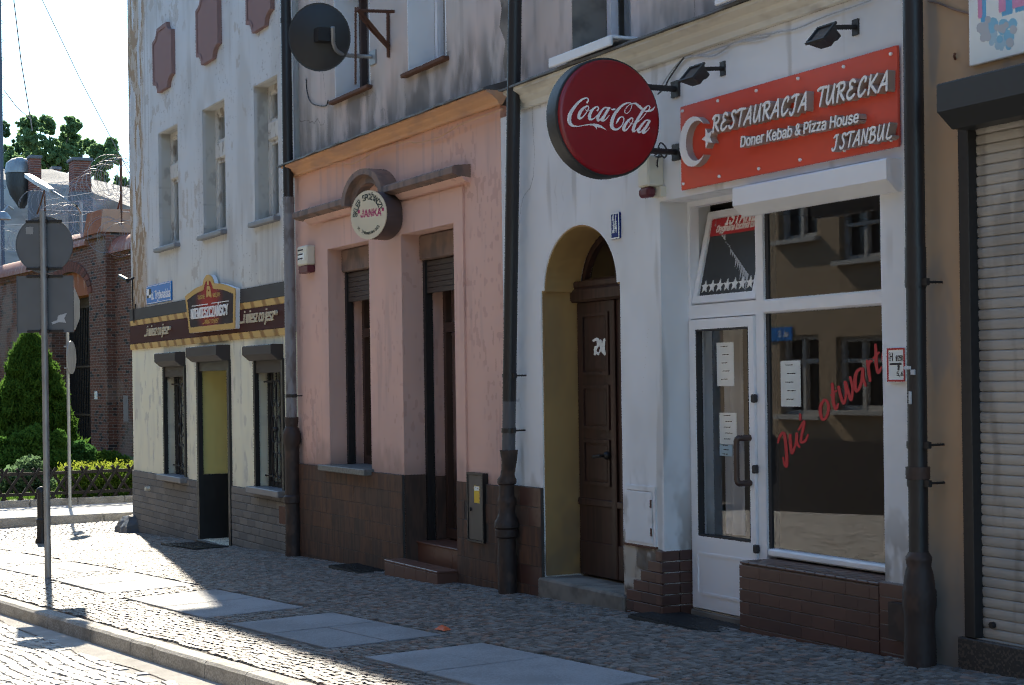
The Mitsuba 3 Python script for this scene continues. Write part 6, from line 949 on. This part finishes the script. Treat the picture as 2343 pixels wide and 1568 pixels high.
# stop sign post on the far pavement, seen almost edge-on
TS = 31.0; sb_ = onD(160, 1150, TS); SX, SY = sb_[0], sb_[1]
SG = thing('traffic_sign', 'thin pole with octagonal and round sign nearly edge-on across the side street', 'traffic sign'); ztop = onD(160, 655, TS)[2]
part(SG, 'pole', tube([[SX, SY, FAR_Z - .1], [SX, SY, 1.5], [SX, SY, ztop + .1]], .032, 12), 'galvanised', smooth=40)
ndir = np.array([math.cos(math.radians(-102)), math.sin(math.radians(-102)), 0]); ndir = RGT * .93 * -1 + FWD * -.30; ndir /= np.linalg.norm(ndir); ndir = -ndir
ndir = RGT * .988 - FWD * .155; ndr = RGT * .9999 - FWD * .01
oct_ = affinity.rotate(Point(0, 0).buffer(.405 / math.cos(math.pi / 8), 2), 22.5); zo_ = onD(172, 706, TS)[2]; zr_ = onD(165, 818, TS)[2]
cpos = np.array([SX, SY, zo_]) - ndir * -.045
part(SG, 'octagon_plate', plane_mesh(trimesh.creation.extrude_polygon(oct_, .012, engine='earcut'), np.array([SX, SY, zo_]) + ndir * .06, ndir), 'sign_face_red'); part(SG, 'octagon_back', plane_mesh(trimesh.creation.extrude_polygon(oct_.buffer(-.004), .004, engine='earcut'), np.array([SX, SY, zo_]) + ndir * .0735, ndir), 'galvanised')
part(SG, 'round_plate', plane_mesh(disc(.31, 0, .012), np.array([SX, SY, zr_]) + ndr * .06, ndr), 'galvanised', smooth=40)
part(SG, 'clamp', cat([plane_mesh(cbx(-.12, .12, -.015, .015, -.03, .035, .003), np.array([SX, SY, z]) + ndir * .004, ndir) for z in (zo_ + .25, zo_ - .25, zr_ + .2, zr_ - .2)]), 'galvanised')

# ---------------------------------------------------------------- the garden across the side street
FX = -32.30; FB = thing('garden_edging', 'low stone edging under the garden fence', 'edging')
for y in np.arange(-7, 8, .9): part(FB, 'edging_stone', cbx(FX - .05, FX + .05, y + .005, y + .895, FAR_Z - .2, FAR_Z + .13, .012), 'kerb_granite')
FN = thing('lattice_fence', 'low dark brown crossed lattice fence in front of the hedge', 'fence'); z0f, z1f = FAR_Z + .10, FAR_Z + .72
for z in (z0f + .13, z1f - .10): part(FN, 'rail', bx(FX - .075, FX - .03, -7, 8, z - .03, z + .03), 'fence_wood')
for i, y in enumerate(np.arange(-5.5, 6.5, .30)):
    for s in (-1, 1):
        xx = FX - .02 if s > 0 else FX - .10; part(FN, 'slat', tube([[xx, y - s * .21, z0f], [xx, y, (z0f + z1f) / 2], [xx, y + s * .21, z1f]], .030, 6), 'fence_wood')
for y in np.arange(-6, 8, 2.0): part(FN, 'post', cbx(FX - .17, FX - .09, y, y + .08, FAR_Z, z1f + .02, .01), 'fence_wood')
def leaves(n, place, size, rng_, flat=0.0, aspect=.55, up=0.0):
    P = place; n = len(P); a = rng_.normal(size=(n, 3)); a[:, 2] *= (1 - flat); a /= np.linalg.norm(a, axis=1, keepdims=True); b = rng_.normal(size=(n, 3)); b[:, 2] += up; b -= a * (a * b).sum(1)[:, None]; b /= np.linalg.norm(b, axis=1, keepdims=True) + 1e-9
    c = np.cross(a, b); s = size * (.65 + .7 * rng_.random(n))[:, None]
    V = np.stack([P - b * s * .5, P + c * s * aspect * .5 - b * s * .05 + a * s * .06, P + b * s * .5, P - c * s * aspect * .5 - b * s * .05 + a * s * .06], 1).reshape(-1, 3); F = (np.array([[0, 1, 2], [0, 2, 3]])[None] + (np.arange(n) * 4)[:, None, None]).reshape(-1, 3); return trimesh.Trimesh(V, F, process=False)
def clump_points(cs, rs, n, r_, shell_=.55):
    k = r_.integers(0, len(cs), n); d = r_.normal(size=(n, 3)); d /= np.linalg.norm(d, axis=1, keepdims=True); rr = (shell_ + (1 - shell_) * r_.random(n) ** .5)[:, None]; rr = np.where(r_.random(n)[:, None] < .25, r_.random(n)[:, None], rr); return cs[k] + d * rr * rs[k][:, None]
def limb(a, b, r0, r1, r_, n=6): 
    t = np.linspace(0, 1, n)[:, None]; p = np.asarray(a) * (1 - t) + np.asarray(b) * t; p[1:-1] += r_.normal(size=(n - 2, 3)) * np.linalg.norm(np.asarray(b) - a) * .035; return tube(p, np.linspace(r0, r1, n), 6)
# conifers: many short upward sprays around a core
def thuja(name, label, base, h, r, seed, nlf=9000, mat='leaf_thuja'):
    r_ = np.random.default_rng(seed); k = thing(name, label, 'conifer'); part(k, 'trunk', tube([[*base], [base[0], base[1], base[2] + h * .5], [base[0], base[1], base[2] + h * .9]], [.07, .05, .015], 6), 'bark')
    u = r_.random(nlf) ** .8; th = r_.random(nlf) * 2 * math.pi; prof = np.where(u < .25, .78 + .22 * u / .25, (1 - (u - .25) / .75) ** .55); lump = .45 + 1.05 * meshkit.fbm(np.column_stack([np.cos(th) * 4, np.sin(th) * 4, u * 13]), 3, seed)
    rad = r * prof * lump * (.55 + .5 * r_.random(nlf) ** .5); P = np.column_stack([base[0] + rad * np.cos(th), base[1] + rad * np.sin(th), base[2] + u * h]); part(k, 'crown', leaves(0, P, .21, r_, .3, .28, 1.8), mat)
def shrub(name, label, cen, rad, seed, nlf, size, mat, catg='shrub', flat=.1, up=.4, aspect=.6):
    r_ = np.random.default_rng(seed); k = thing(name, label, catg); n = 26; d = r_.normal(size=(n, 3)); d /= np.linalg.norm(d, axis=1, keepdims=True); d[:, 2] = np.abs(d[:, 2]) * .9 + .05; cs = np.array(cen) + d * np.array(rad) * (.45 + .45 * r_.random((n, 1))); rs_ = np.full(n, min(rad) * .42) * (.7 + .6 * r_.random(n))
    part(k, 'stem', cat([limb([cen[0] + .1 * r_.normal(), cen[1] + .1 * r_.normal(), cen[2] - .1], c, .025, .008, r_) for c in cs[:10]]), 'bark'); part(k, 'leaves', leaves(0, clump_points(cs, rs_, nlf, r_), size, r_, flat, aspect, up), mat)
def gzl(X): return FAR_Z + .06 + .030 * np.clip(-32.4 - X, 0, 14)
def garden(x, t): p = onD(x, 900, t); p[2] = gzl(p[0]); return p
b = garden(70, 37.5); zt_ = onD(75, 762, 37.5)[2]; thuja('thuja_tree', 'tall dense green thuja left of the sign pole', b, zt_ - b[2], 92 * 37.5 / F_PX * 1.0, 1, 19000)
b = garden(128, 38.2); zt_ = onD(125, 862, 38.2)[2]; thuja('thuja_tree', 'shorter thuja right of the sign pole', b, zt_ - b[2], 40 * 38 / F_PX, 2, 6500)
b = garden(-28, 39.5); zt_ = onD(5, 905, 39.5)[2]; thuja('thuja_tree', 'lower dark thuja at the left edge of the photo', b, zt_ - b[2], 60 * 40 / F_PX, 3, 7000)
def sh(name, label, x, ytop, t, wpx, seed, nlf, size, mat, **kw):
    c = garden(x, t); h = onD(x, ytop, t)[2] - c[2]; shrub(name, label, (c[0], c[1], c[2] + h * .12), (wpx * t / F_PX * 1.0, wpx * t / F_PX, h * .84), seed, nlf, size, mat, **kw)
sh('conifer_shrub', 'bright green spreading juniper in front of the tall thuja', 60, 955, 35.6, 72, 11, 9000, .12, 'leaf_shrub', catg='shrub', up=.8, aspect=.4); sh('conifer_shrub', 'yellow green juniper right of the sign pole', 120, 958, 35.8, 40, 12, 6000, .11, 'leaf_shrub', up=.9, aspect=.4); sh('laurel_shrub', 'glossy leaved shrub before the gate', 178, 985, 37.0, 38, 13, 3200, .12, 'leaf_gloss'); sh('laurel_shrub', 'taller glossy shrub beside the thin sign pole', 160, 925, 38.0, 24, 14, 2200, .12, 'leaf_gloss'); sh('conifer_shrub', 'low green shrub at the left edge', 0, 985, 35.4, 40, 15, 4500, .11, 'leaf_shrub', up=.6); sh('low_shrub', 'low dark ground cover juniper before the brick wall', 235, 1036, 38.5, 62, 16, 4200, .12, 'leaf_thuja', up=.2); sh('low_shrub', 'dark shrub foot behind the fence left', 60, 1055, 33.8, 78, 17, 4800, .10, 'leaf_tree_dark', up=.2)
# hedge with yellow shoots
r_ = np.random.default_rng(21); HG = thing('hedge', 'clipped green hedge with yellow shoots on top behind the lattice fence', 'hedge'); yh0, yh1 = onX(138, 1080, -33.1)[1], 6.0; zt_ = onX(225, 1067, -33.0)[2]; n = 16000
P = np.column_stack([-33.1 + .75 * (r_.random(n) - .5), yh0 + (yh1 - yh0) * r_.random(n), gzl(-33) + (zt_ - gzl(-33) - .05) * r_.random(n) ** .7]); part(HG, 'leaves', leaves(0, P, .085, r_, .1, .6, .2), 'leaf_hedge'); n = 5200; P = np.column_stack([-33.1 + .75 * (r_.random(n) - .5), yh0 + (yh1 - yh0) * r_.random(n), zt_ - .08 + .15 * r_.random(n) ** 1.6 * (0.5 + meshkit.noise(np.column_stack([np.arange(n) * .37, np.arange(n) * 0, np.arange(n) * 0])))]); part(HG, 'yellow_shoots', leaves(0, P, .05, r_, .2, .5, 1.0), 'leaf_yellow'); part(HG, 'stems', cat([limb([-33.1 + .3 * r_.normal() * .5, y, gzl(-33) - .05], [-33.1 + .3 * r_.normal() * .5, y + .1 * r_.normal(), zt_ - .1], .014, .006, r_, 4) for y in np.arange(yh0, yh1, .13)]), 'bark')
n = 9000; P = np.column_stack([-32.45 - 7.5 * r_.random(n) ** 1.6, -5.5 + 11.5 * r_.random(n), np.zeros(n)]); P[:, 2] = gzl(P[:, 0]) + .06 + .05 * np.sin(P[:, 0] * 1.3 + P[:, 1]); g = leaves(0, P, .17, r_, .7, .10, 3.0); solo('grass', g, 'grass_blade', 'grass and weeds along the lattice fence', 'grass', kind='stuff')

# ---------------------------------------------------------------- the brick wall with the gate, roof, chimneys, wire
WA = np.array([-44.2, 4.1, 0.0]); we = np.array([-.9954, -.0957, 0.0]); wn = np.array([.0957, -.9954, 0.0])   # along the wall to the left, and out towards the street
Mw = np.eye(4); Mw[:3, 0] = -we; Mw[:3, 1] = -wn; Mw[:3, 2] = [0, 0, 1]; Mw[:3, 3] = WA             # local x to the right, y away, z up
def wl(m): m = m.copy(); m.apply_transform(Mw); return m
def s_at(x, Yl=0.0):
    """Local x on the wall plane under the print column x; and a height function."""
    q = ray(x, 800); o = EYE - WA; a = np.array([[-we[0], -q[0]], [-we[1], -q[1]]]); off = (-wn) * Yl; sol = np.linalg.solve(a, (o - off)[:2]); return sol[0]
def z_at(x, y, Yl=0.0):
    q = ray(x, y); o = EYE - WA; a = np.array([[-we[0], -q[0]], [-we[1], -q[1]]]); off = (-wn) * Yl; sol = np.linalg.solve(a, (o - off)[:2]); return (EYE + q * sol[1])[2]
zg_ = -.45
sp0, sp1 = s_at(205, -.25), s_at(244, -.25); sg0, sg1 = s_at(158, -.25), s_at(205, -.25); spl = s_at(110, -.25)
zw = z_at(300, 573); BWALL = thing('brick_wall', 'high old red brick wall behind the garden', 'wall'); part(BWALL, 'wall', wl(cat([bx(sp1 - .5, 14, 0, .5, zg_ - 1, zw), bx(-40, spl + .02, 0, .5, zg_ - 1, zw)])), 'red_brick')
cop = lambda xa, xb, zb, w=.62, y0=.25, h=.42: trimesh.Trimesh(*(lambda m: (m.vertices, m.faces))(prism_x([(y0 + w * .5 * math.cos(t), zb + h * math.sin(t)) for t in np.linspace(0, math.pi, 15)], xa, xb)), process=False)
part(BWALL, 'coping', wl(cat([cop(sp1 - .3, 14, zw, .86, .25, .5), cop(-40, spl, zw, .86, .25, .5)])), 'coping_red', smooth=30, label='rounded red coping')
for z_, d_ in ((zw - .08, .10), (zw - .16, .06)): part(BWALL, 'corbel', wl(cat([bx(sp1 + .02, 14, -d_, 0, z_, z_ + .075), bx(-40, spl, -d_, 0, z_, z_ + .075)])), 'red_brick')
GP = thing('gate_portal', 'projecting red brick gate portal with orange arch panel and black door', 'gate'); zl_ = z_at(205, 672, -.25); zap_ = z_at(190, 617, -.25); ztp = z_at(225, 535, -.25)
gm_ = (sg0 + sg1) / 2 + 0; arw = (sg1 - sg0) / 2 * 1.9; agm = sg1 - arw
hole = sbox(agm - arw, zg_ - 1, sg1, zl_); tymp = affinity.scale(Point(0, 0).buffer(1, 32), arw, zap_ - zl_).intersection(sbox(-99, 0, 99, 99)); tymp = affinity.translate(tymp, agm, zl_)
bodyp = sbox(agm - arw - .9, zg_ - 1, sp1, ztp).difference(unary_union([hole, tymp])); part(GP, 'portal', wl(ext(bodyp, -.25, .75)), 'red_brick'); part(GP, 'tympanum', wl(ext(tymp, -.12, .3)), 'tympanum', label='orange plastered arch panel')
ring_ = affinity.translate(affinity.scale(Point(0, 0).buffer(1, 32), arw + .30, zap_ - zl_ + .30).difference(affinity.scale(Point(0, 0).buffer(1, 32), arw + .003, zap_ - zl_ + .003)).intersection(sbox(-99, 0, 99, 99)), agm, zl_)
for i in range(30):
    t0, t1 = math.pi * i / 30 + .006, math.pi * (i + 1) / 30 - .006; big = 6; wedge = Polygon([(agm, zl_ - .0), (agm + big * math.cos(t0), zl_ + big * math.sin(t0)), (agm + big * math.cos(t1), zl_ + big * math.sin(t1))]); pc = ring_.intersection(wedge)
    if pc.area > 1e-4: part(GP, 'arch_brick', wl(ext(pc, -.285, -.2495)), ('arch_a', 'arch_b')[i % 2])
part(GP, 'cap', wl(cat([cop(agm - arw - 1.0, sp0 - .02, ztp - .25, 1.25, .25, .5)])), 'coping_red', smooth=30); pcap = trimesh.convex.convex_hull(np.array([[sp0 - .08, -.36, ztp], [sp1 + .06, -.36, ztp], [sp0 - .08, 1.9, ztp], [sp1 + .06, 1.9, ztp], [sp0 + .1, -.3, ztp + .62], [sp1 + .06, -.3, ztp + .62], [sp0 + .1, 1.8, ztp + .62], [sp1 + .04, 1.8, ztp + .66]])); part(GP, 'pier_cap', wl(pcap), 'tympanum', label='orange red pier cap'); part(GP, 'pier_back', wl(bx(sp0, sp1 + .04, .751, 1.8, zg_, ztp - .002)), 'red_brick')
part(GP, 'cornice', wl(bx(agm - arw - .95, sp1 + .04, -.33, -.2501, ztp - .12, ztp - .003)), 'red_brick'); DG = part(GP, 'gate_door', wl(bx(agm - arw, sg1, .30, .40, zg_ - .5, zl_)), 'black_metal', label='black metal gate door'); part(DG, 'bars', wl(cat([bx(x, x + .03, .26, .30, zg_, zl_ - .3) for x in np.arange(agm - arw + .1, sg1, .16)] + [bx(agm - arw, sg1, .25, .28, z, z + .05) for z in (zl_ - .3, .9, 2.3)])), 'black_metal'); part(GP, 'notice', wl(cat([bx(s_at(216, -.25), s_at(222, -.25), -.27, -.2505, z_at(218, 914, -.25), z_at(218, 896, -.25))])), 'paper')
solo('wall_notice', wl(bx(s_at(281), s_at(292), -.012, -.0005, z_at(285, 965), z_at(285, 905))), 'plaster_scar', 'grey plaster scar on the brick wall beside the house corner', 'patch')
# razor wire coil on iron posts
def coil(path, R_, turns, n_per=18, r=.0055):
    p = smooth_path(path, 40); m = turns * n_per; idx = np.linspace(0, len(p) - 1.001, m); i0 = idx.astype(int); f_ = (idx - i0)[:, None]; c = p[i0] * (1 - f_) + p[np.minimum(i0 + 1, len(p) - 1)] * f_; t = np.linspace(0, turns * 2 * math.pi, m); ax_ = p[-1] - p[0]; ax_ /= np.linalg.norm(ax_); e_1 = np.cross(ax_, [0, 0, 1.0]); e_1 /= np.linalg.norm(e_1); e_2 = np.cross(e_1, ax_)
    jit = 1 + .12 * np.sin(t * .37); return tube(c + e_1 * (np.cos(t) * R_ * jit)[:, None] + e_2 * (np.sin(t) * R_ * jit)[:, None] + ax_ * (np.sin(t * .71) * R_ * .2)[:, None], r, 3, cap=False)
def wpt(x, y, Yl=.2): 
    q = ray(x, y); o = EYE - WA; a = np.array([[-we[0], -q[0]], [-we[1], -q[1]]]); sol = np.linalg.solve(a, (o - (-wn) * Yl)[:2]); return EYE + q * sol[1]
cG = lambda x, y: (x * .2315, 242 + y * .2315)
RW = thing('razor_wire', 'coils of razor wire on top of the brick wall', 'barbed wire'); part(RW, 'coil', cat([coil([wpt(*cG(330, 1000)), wpt(*cG(560, 930)), wpt(*cG(800, 900)), wpt(*cG(1000, 760)), wpt(*cG(1220, 690))], .48, 26), coil([wpt(*cG(1060, 700), .5), wpt(*cG(1200, 720), .5), wpt(*cG(1420, 760), .5)], .60, 9), coil([wpt(*cG(520, 1150), .1), wpt(*cG(760, 1130), .1), wpt(*cG(950, 1080), .1)], .5, 14), coil([wpt(*cG(1000, 1260), -.4), wpt(*cG(1250, 1330), -.4)], .45, 5), coil([wpt(-60, 545, .3), wpt(30, 550, .3), wpt(100, 560, .3)], .35, 18)]), 'wire'); part(RW, 'strand', cat([tube([wpt(*cG(a_[0], a_[1])), wpt(*cG((a_[0] + b_[0]) / 2, (a_[1] + b_[1]) / 2 + 6)), wpt(*cG(*b_))], .009, 4) for a_, b_ in (((420, 940), (1400, 770)), ((590, 1155), (1400, 1128)), ((-80, 1185), (400, 1165)), ((420, 1030), (1400, 1055)))]), 'wire')
for x_, y0_, y1_ in ((1192, 1180, 525), (438, 1100, 850)):
    part(RW, 'post', tube([wpt(*cG(x_ + 8, y0_)), wpt(*cG(x_ + 4, (y0_ + y1_) / 2)), wpt(*cG(x_, y1_))], .035, 5), 'rust'); part(RW, 'stay', tube([wpt(*cG(x_ + 4, y0_ - 280)), wpt(*cG(x_ - 30, y0_ - 150)), wpt(*cG(x_ - 70, y0_ - 30))], .025, 5), 'rust')
# street lamp
SLM = thing('street_lamp', 'grey street lamp head on an arm above the brick wall', 'street lamp'); l0, l1, l2, l3 = wpt(*cG(275, 695), -.9), wpt(*cG(505, 840), -.9), wpt(*cG(760, 995), -.5), wpt(*cG(800, 1060), .1); dl = (l1 - l0) / np.linalg.norm(l1 - l0); part(SLM, 'arm', tube([l1 - dl * .05, (l1 + l2) / 2, l2, l3], .035, 8), 'galvanised', smooth=True); lh = np.linalg.norm(l1 - l0); M_ = np.eye(4); e3 = np.cross(dl, [0, 0, 1.0]); e3 /= np.linalg.norm(e3); M_[:3, 0] = dl; M_[:3, 1] = e3; M_[:3, 2] = np.cross(dl, e3); M_[:3, 3] = l0
hd = trimesh.convex.convex_hull(np.array([[0, sy * .10, sz] for sy in (-1, 1) for sz in (-.06, .05)] + [[lh * .5, sy * .13, sz] for sy in (-1, 1) for sz in (-.06, .05)] + [[lh, sy * .07, sz] for sy in (-1, 1) for sz in (-.06, .05)])); hd.apply_transform(M_); part(SLM, 'head', hd, 'lamp_grey'); part(SLM, 'post', tube([l3 + [0, 0, .3], l3 - [0, 0, .2], [l3[0], l3[1], zw]], .05, 8), 'galvanised')
lb_ = wpt(6, 494, -.5); LB = thing('wall_lamp', 'small domed lamp at the left edge above the wall', 'lamp'); part(LB, 'shade', lathe([(.26, lb_[2] - .12), (.25, lb_[2] - .04), (.14, lb_[2] + .10), (.04, lb_[2] + .14)], lb_[0], lb_[1], 20), 'galvanised', smooth=40); part(LB, 'stem', tube([[lb_[0], lb_[1], lb_[2] + .1], [lb_[0] - .2, lb_[1] + .2, lb_[2] + .35], [lb_[0] - .9, lb_[1] + .5, lb_[2] + .3]], .03, 6), 'galvanised')
# the building behind the wall: hipped felt roof and chimneys
TR = 64.0; OB = thing('prison_building', 'long building with a weathered grey felt roof behind the brick wall', 'building'); tp = lambda x, y, t=TR: onD(x, y, t)
e0, e1, rg0, rg1 = tp(-400, 640, 60), tp(420, 600, 60), tp(-300, 385, 66), tp(100, 388, 66); def_h = tp(250, 470, 61)
ridge2 = tp(118, 388, 66); back0, back1 = e0 + np.array([-12, 22, -1.0]), e1 + np.array([-12, 26, -1.0])
rf = trimesh.Trimesh([e0, e1, ridge2, rg0, back0, back1, tp(168, 425, 63.5), tp(310, 478, 61.5)], [[0, 6, 3], [3, 6, 2], [0, 1, 6], [1, 7, 6], [6, 7, 2], [2, 7, 5], [1, 5, 7], [3, 2, 5], [3, 5, 4], [0, 3, 4]], process=False)
part(OB, 'roof', rf.subdivide_to_size(2.5), 'roof_felt'); part(OB, 'wall', trimesh.convex.convex_hull(np.array([p + [0, 0, -.02] for p in (e0, e1, back0, back1)] + [[p[0], p[1], -2] for p in (e0, e1, back0, back1)])), 'render_grey')
ch_n = [1]
def chimney(x0, x1, y0, y1, ysplit, t, xs=None):
    a, b_ = onD(x0, y1, t), onD(x1, y1, t); w = np.linalg.norm(b_ - a); z0_, z1_, zs_ = onD((x0 + x1) / 2, y1, t)[2], onD((x0 + x1) / 2, y0, t)[2], onD((x0 + x1) / 2, ysplit, t)[2]; c = (a + b_) / 2; k = part(OB, 'chimney', bx(c[0] - w * .5, c[0] + w * .5, c[1] - w * .36, c[1] + w * .36, zs_, z1_), 'chimney_brick', label='brick chimney stack'); part(k, 'base', bx(c[0] - w * .54, c[0] + w * .54, c[1] - w * .40, c[1] + w * .40, z0_ - 2, zs_), 'render_grey'); part(k, 'cap', cbx(c[0] - w * .58, c[0] + w * .58, c[1] - w * .44, c[1] + w * .44, z1_, z1_ + .12, .02), 'render_grey'); return c, w
chimney(64, 97, 365, 480, 440, 61.0); chimney(158, 212, 372, 535, 442, 60.5); chimney(115, 140, 390, 425, 400, 66.5)
cw_ = onD(46, 392, 61.5); CO = part(OB, 'cowl', cat([lathe([(.02, .60), (.30, .55), (.50, .38), (.56, .1), (.56, 0)][::-1], cw_[0], cw_[1], 20).apply_translation((0, 0, cw_[2] - .1)), ]), 'galvanised', smooth=40, label='domed metal ventilator'); part(CO, 'funnel', lathe([(.1, -1.4, .25), (.40, -.9, .12), (.50, -.5, .03), (.53, -.1)], cw_[0], cw_[1], 20).apply_translation((0, 0, cw_[2])), 'anthracite', smooth=40)
# mast with guy wires
MS = thing('lattice_mast', 'thin grey lattice mast at the left edge of the sky', 'mast'); TMm = 58.0; m0, m1 = onD(6, 520, TMm), onD(3, -260, TMm); m1 = np.array([m0[0], m0[1], m1[2]]); part(MS, 'pole', tube([[m0[0], m0[1], -1], (m0 + m1) / 2, m1], [.06, .06, .055], 8), 'mast_blue'); zz_ = np.arange(m0[2], m1[2], .32); part(MS, 'rungs', cat([tube([[m0[0], m0[1], z], [m0[0] + .12, m0[1] + .12, z + .1], [m0[0], m0[1], z + .2]], .012, 4) for z in zz_[::2]]), 'mast_blue'); part(MS, 'guy_wire', cat([tube([onD(*a_, TMm), onD((a_[0] + b_[0]) / 2 - 3, (a_[1] + b_[1]) / 2 + 4, TMm + 2), onD(*b_, TMm + 4)], .020, 4) for a_, b_ in (((28, -30), (74, 300)), ((82, -30), (298, 400)), ((10, 208), (72, 275)))]), 'wire')
# trees behind the roof
def tree(label, x, ytop, t, blobs, seed, nlf, size, mat, mat2):
    r_ = np.random.default_rng(seed); k = thing('oak_tree', label, 'tree', None); c0 = onD(x, ytop, t); base = np.array([c0[0], c0[1], -1.0]); cs = []; rs_ = []
    for bx_, by_, br_ in blobs: cs.append(onD(bx_, by_, t) + r_.normal(size=3) * [.8, .8, .0]); rs_.append(br_ * t / F_PX)
    cs, rs_ = np.array(cs), np.array(rs_); fork = np.array([base[0], base[1], cs[:, 2].min() - rs_.max()]); part(k, 'trunk', cat([limb(base, fork, .45, .32, r_)] + [limb(fork, c - (c - fork) * .2, .14, .025, r_, 8) for c in cs]), 'bark', smooth=True)
    sub = []; sr = []
    for c, r0 in zip(cs, rs_):
        m = 46; d = r_.normal(size=(m, 3)); d /= np.linalg.norm(d, axis=1, keepdims=True); sub.append(c + d * [1, 1, .9] * r0 * (r_.random((m, 1)) ** .45 * 1.12)); sr.append(r0 * (.09 + .16 * r_.random(m)))
    sub, sr = np.vstack(sub), np.concatenate(sr); n1 = int(nlf * .86); part(k, 'crown', leaves(0, clump_points(sub, sr, n1, r_, .15), size, r_, .1, .6, .1), mat); part(k, 'inner_crown', leaves(0, clump_points(sub, sr, nlf - n1, r_, .1), size, r_, .1, .6, .1), mat2)
tree('oak with two pointed tops behind the felt roof', 130, 265, 86.0, [(60, 285, 26), (88, 280, 20), (62, 330, 36), (105, 330, 30), (143, 285, 22), (150, 320, 30), (160, 360, 34), (120, 370, 36), (80, 380, 34), (178, 330, 14), (45, 360, 26)], 31, 17000, .25, 'leaf_tree', 'leaf_tree_dark')
tree('smaller oak between the chimneys and the corner house', 225, 328, 84.0, [(218, 340, 18), (238, 352, 18), (215, 370, 24), (240, 385, 16), (200, 390, 22)], 32, 7500, .24, 'leaf_tree', 'leaf_tree_dark')
tree('darker tree at the left edge behind the mast', 10, 290, 90.0, [(15, 300, 22), (5, 330, 30), (28, 340, 26), (10, 375, 34), (40, 390, 26), (-25, 330, 34)], 33, 9000, .25, 'leaf_tree_dark', 'leaf_tree_dark'); tree('far tree seen through the razor wire', 275, 405, 88.0, [(280, 412, 16), (262, 425, 16), (290, 435, 18), (250, 445, 16), (300, 420, 16)], 34, 5500, .24, 'leaf_tree', 'leaf_tree_dark')

# ---------------------------------------------------------------- litter, and the houses across the street that the panes mirror
for nm, lab, ct, x, y, mat in (('orange_wrapper', 'crumpled orange wrapper on the cobbles', 'litter', 994, 1443, 'orange_litter'), ('paper_scrap', 'tiny white paper scrap before the grocery step', 'litter', 945, 1323, 'paper')):
    p = ground(x, y); m = roughen(trimesh.convex.convex_hull(np.array([[0, 0, 0], [.13, .02, 0], [.10, .09, .0], [.02, .07, .0], [.05, .04, .035]]) * (1 if 'orange' in nm else .45)), .03, .012, 20, 2); m.apply_translation((p[0], p[1], gz(p[0], p[1]) + .012)); solo(nm, m, mat, lab, ct)
OH = thing('opposite_house', 'ochre house across the street seen only as a reflection in the panes', 'house'); YO = -11.6
oholes = []
for tl, tr, bl, br in (((1912, 478), (2013, 460), (1914, 595), (2014, 590)), ((1905, 776), (2012, 762), (1908, 935), (2016, 945))):
    a, b_, c_, d_ = rect(tl, tr, bl, br, -YO + 2 * FY); oholes.append((a, b_, c_, d_))
for x in np.arange(-44, 10, 3.6):
    for z0_, z1_ in ((1.0, 2.5), (4.3, 6.0), (7.6, 9.2)):
        if not any(x < o[1] + .5 and x + 1.2 > o[0] - .5 and z0_ < o[3] and z1_ > o[2] for o in oholes): oholes.append((x, x + 1.2, z0_, z1_))
m_ = ext(sbox(-150, -2, 14, 10.6).difference(unary_union([sbox(a, c_, b_, d_) for a, b_, c_, d_ in oholes])), YO - .4, YO); part(OH, 'wall', m_, 'opposite_wall'); part(OH, 'plinth', bx(-150, 14, YO + .001, YO + .04, -2, .55), 'box_brown'); part(OH, 'roof', bx(-150.3, 14.3, YO - 8, YO + .35, 10.601, 10.85), 'roof_felt'); part(OH, 'back', bx(-150, 14, YO - 7.8, YO - 7.4, -2, 10.6), 'opposite_wall')
for a, b_, c_, d_ in oholes:
    k = part(OH, 'window', cat([ext(rframe(a, b_, c_, d_, .09), YO - .22, YO - .12), bx((a + b_) / 2 - .05, (a + b_) / 2 + .05, YO - .21, YO - .11, c_, d_), bx(a, b_, YO - .21, YO - .11, c_ + (d_ - c_) * .64, c_ + (d_ - c_) * .7)]), 'dull_white'); part(k, 'pane', bx(a, b_, YO - .27, YO - .24, c_, d_), 'dark_pane'); part(k, 'sill', bx(a - .1, b_ + .1, YO - .1, YO + .12, c_ - .08, c_), 'dull_white')
op_ = rect((1746, 752), (1800, 748), (1746, 782), (1800, 780), -YO + 2 * FY); OP2 = thing('street_name_plate', 'blue plate across the street, mirrored in the restaurant window', 'street sign'); part(OP2, 'plate', bx(op_[0], op_[1] + .1, YO + .001, YO + .02, op_[2], op_[3]), 'blue_plate'); tm = letters('ul. S', (op_[3] - op_[2]) * .45, .004, True); tm.apply_transform(np.diag([-1, 1, 1, 1.0])); tm.invert(); tm = on_wall(tm, op_[1] + .0, (op_[2] * .7 + op_[3] * .3), YO + .0245); part(OP2, 'lettering', tm, 'white_paint')
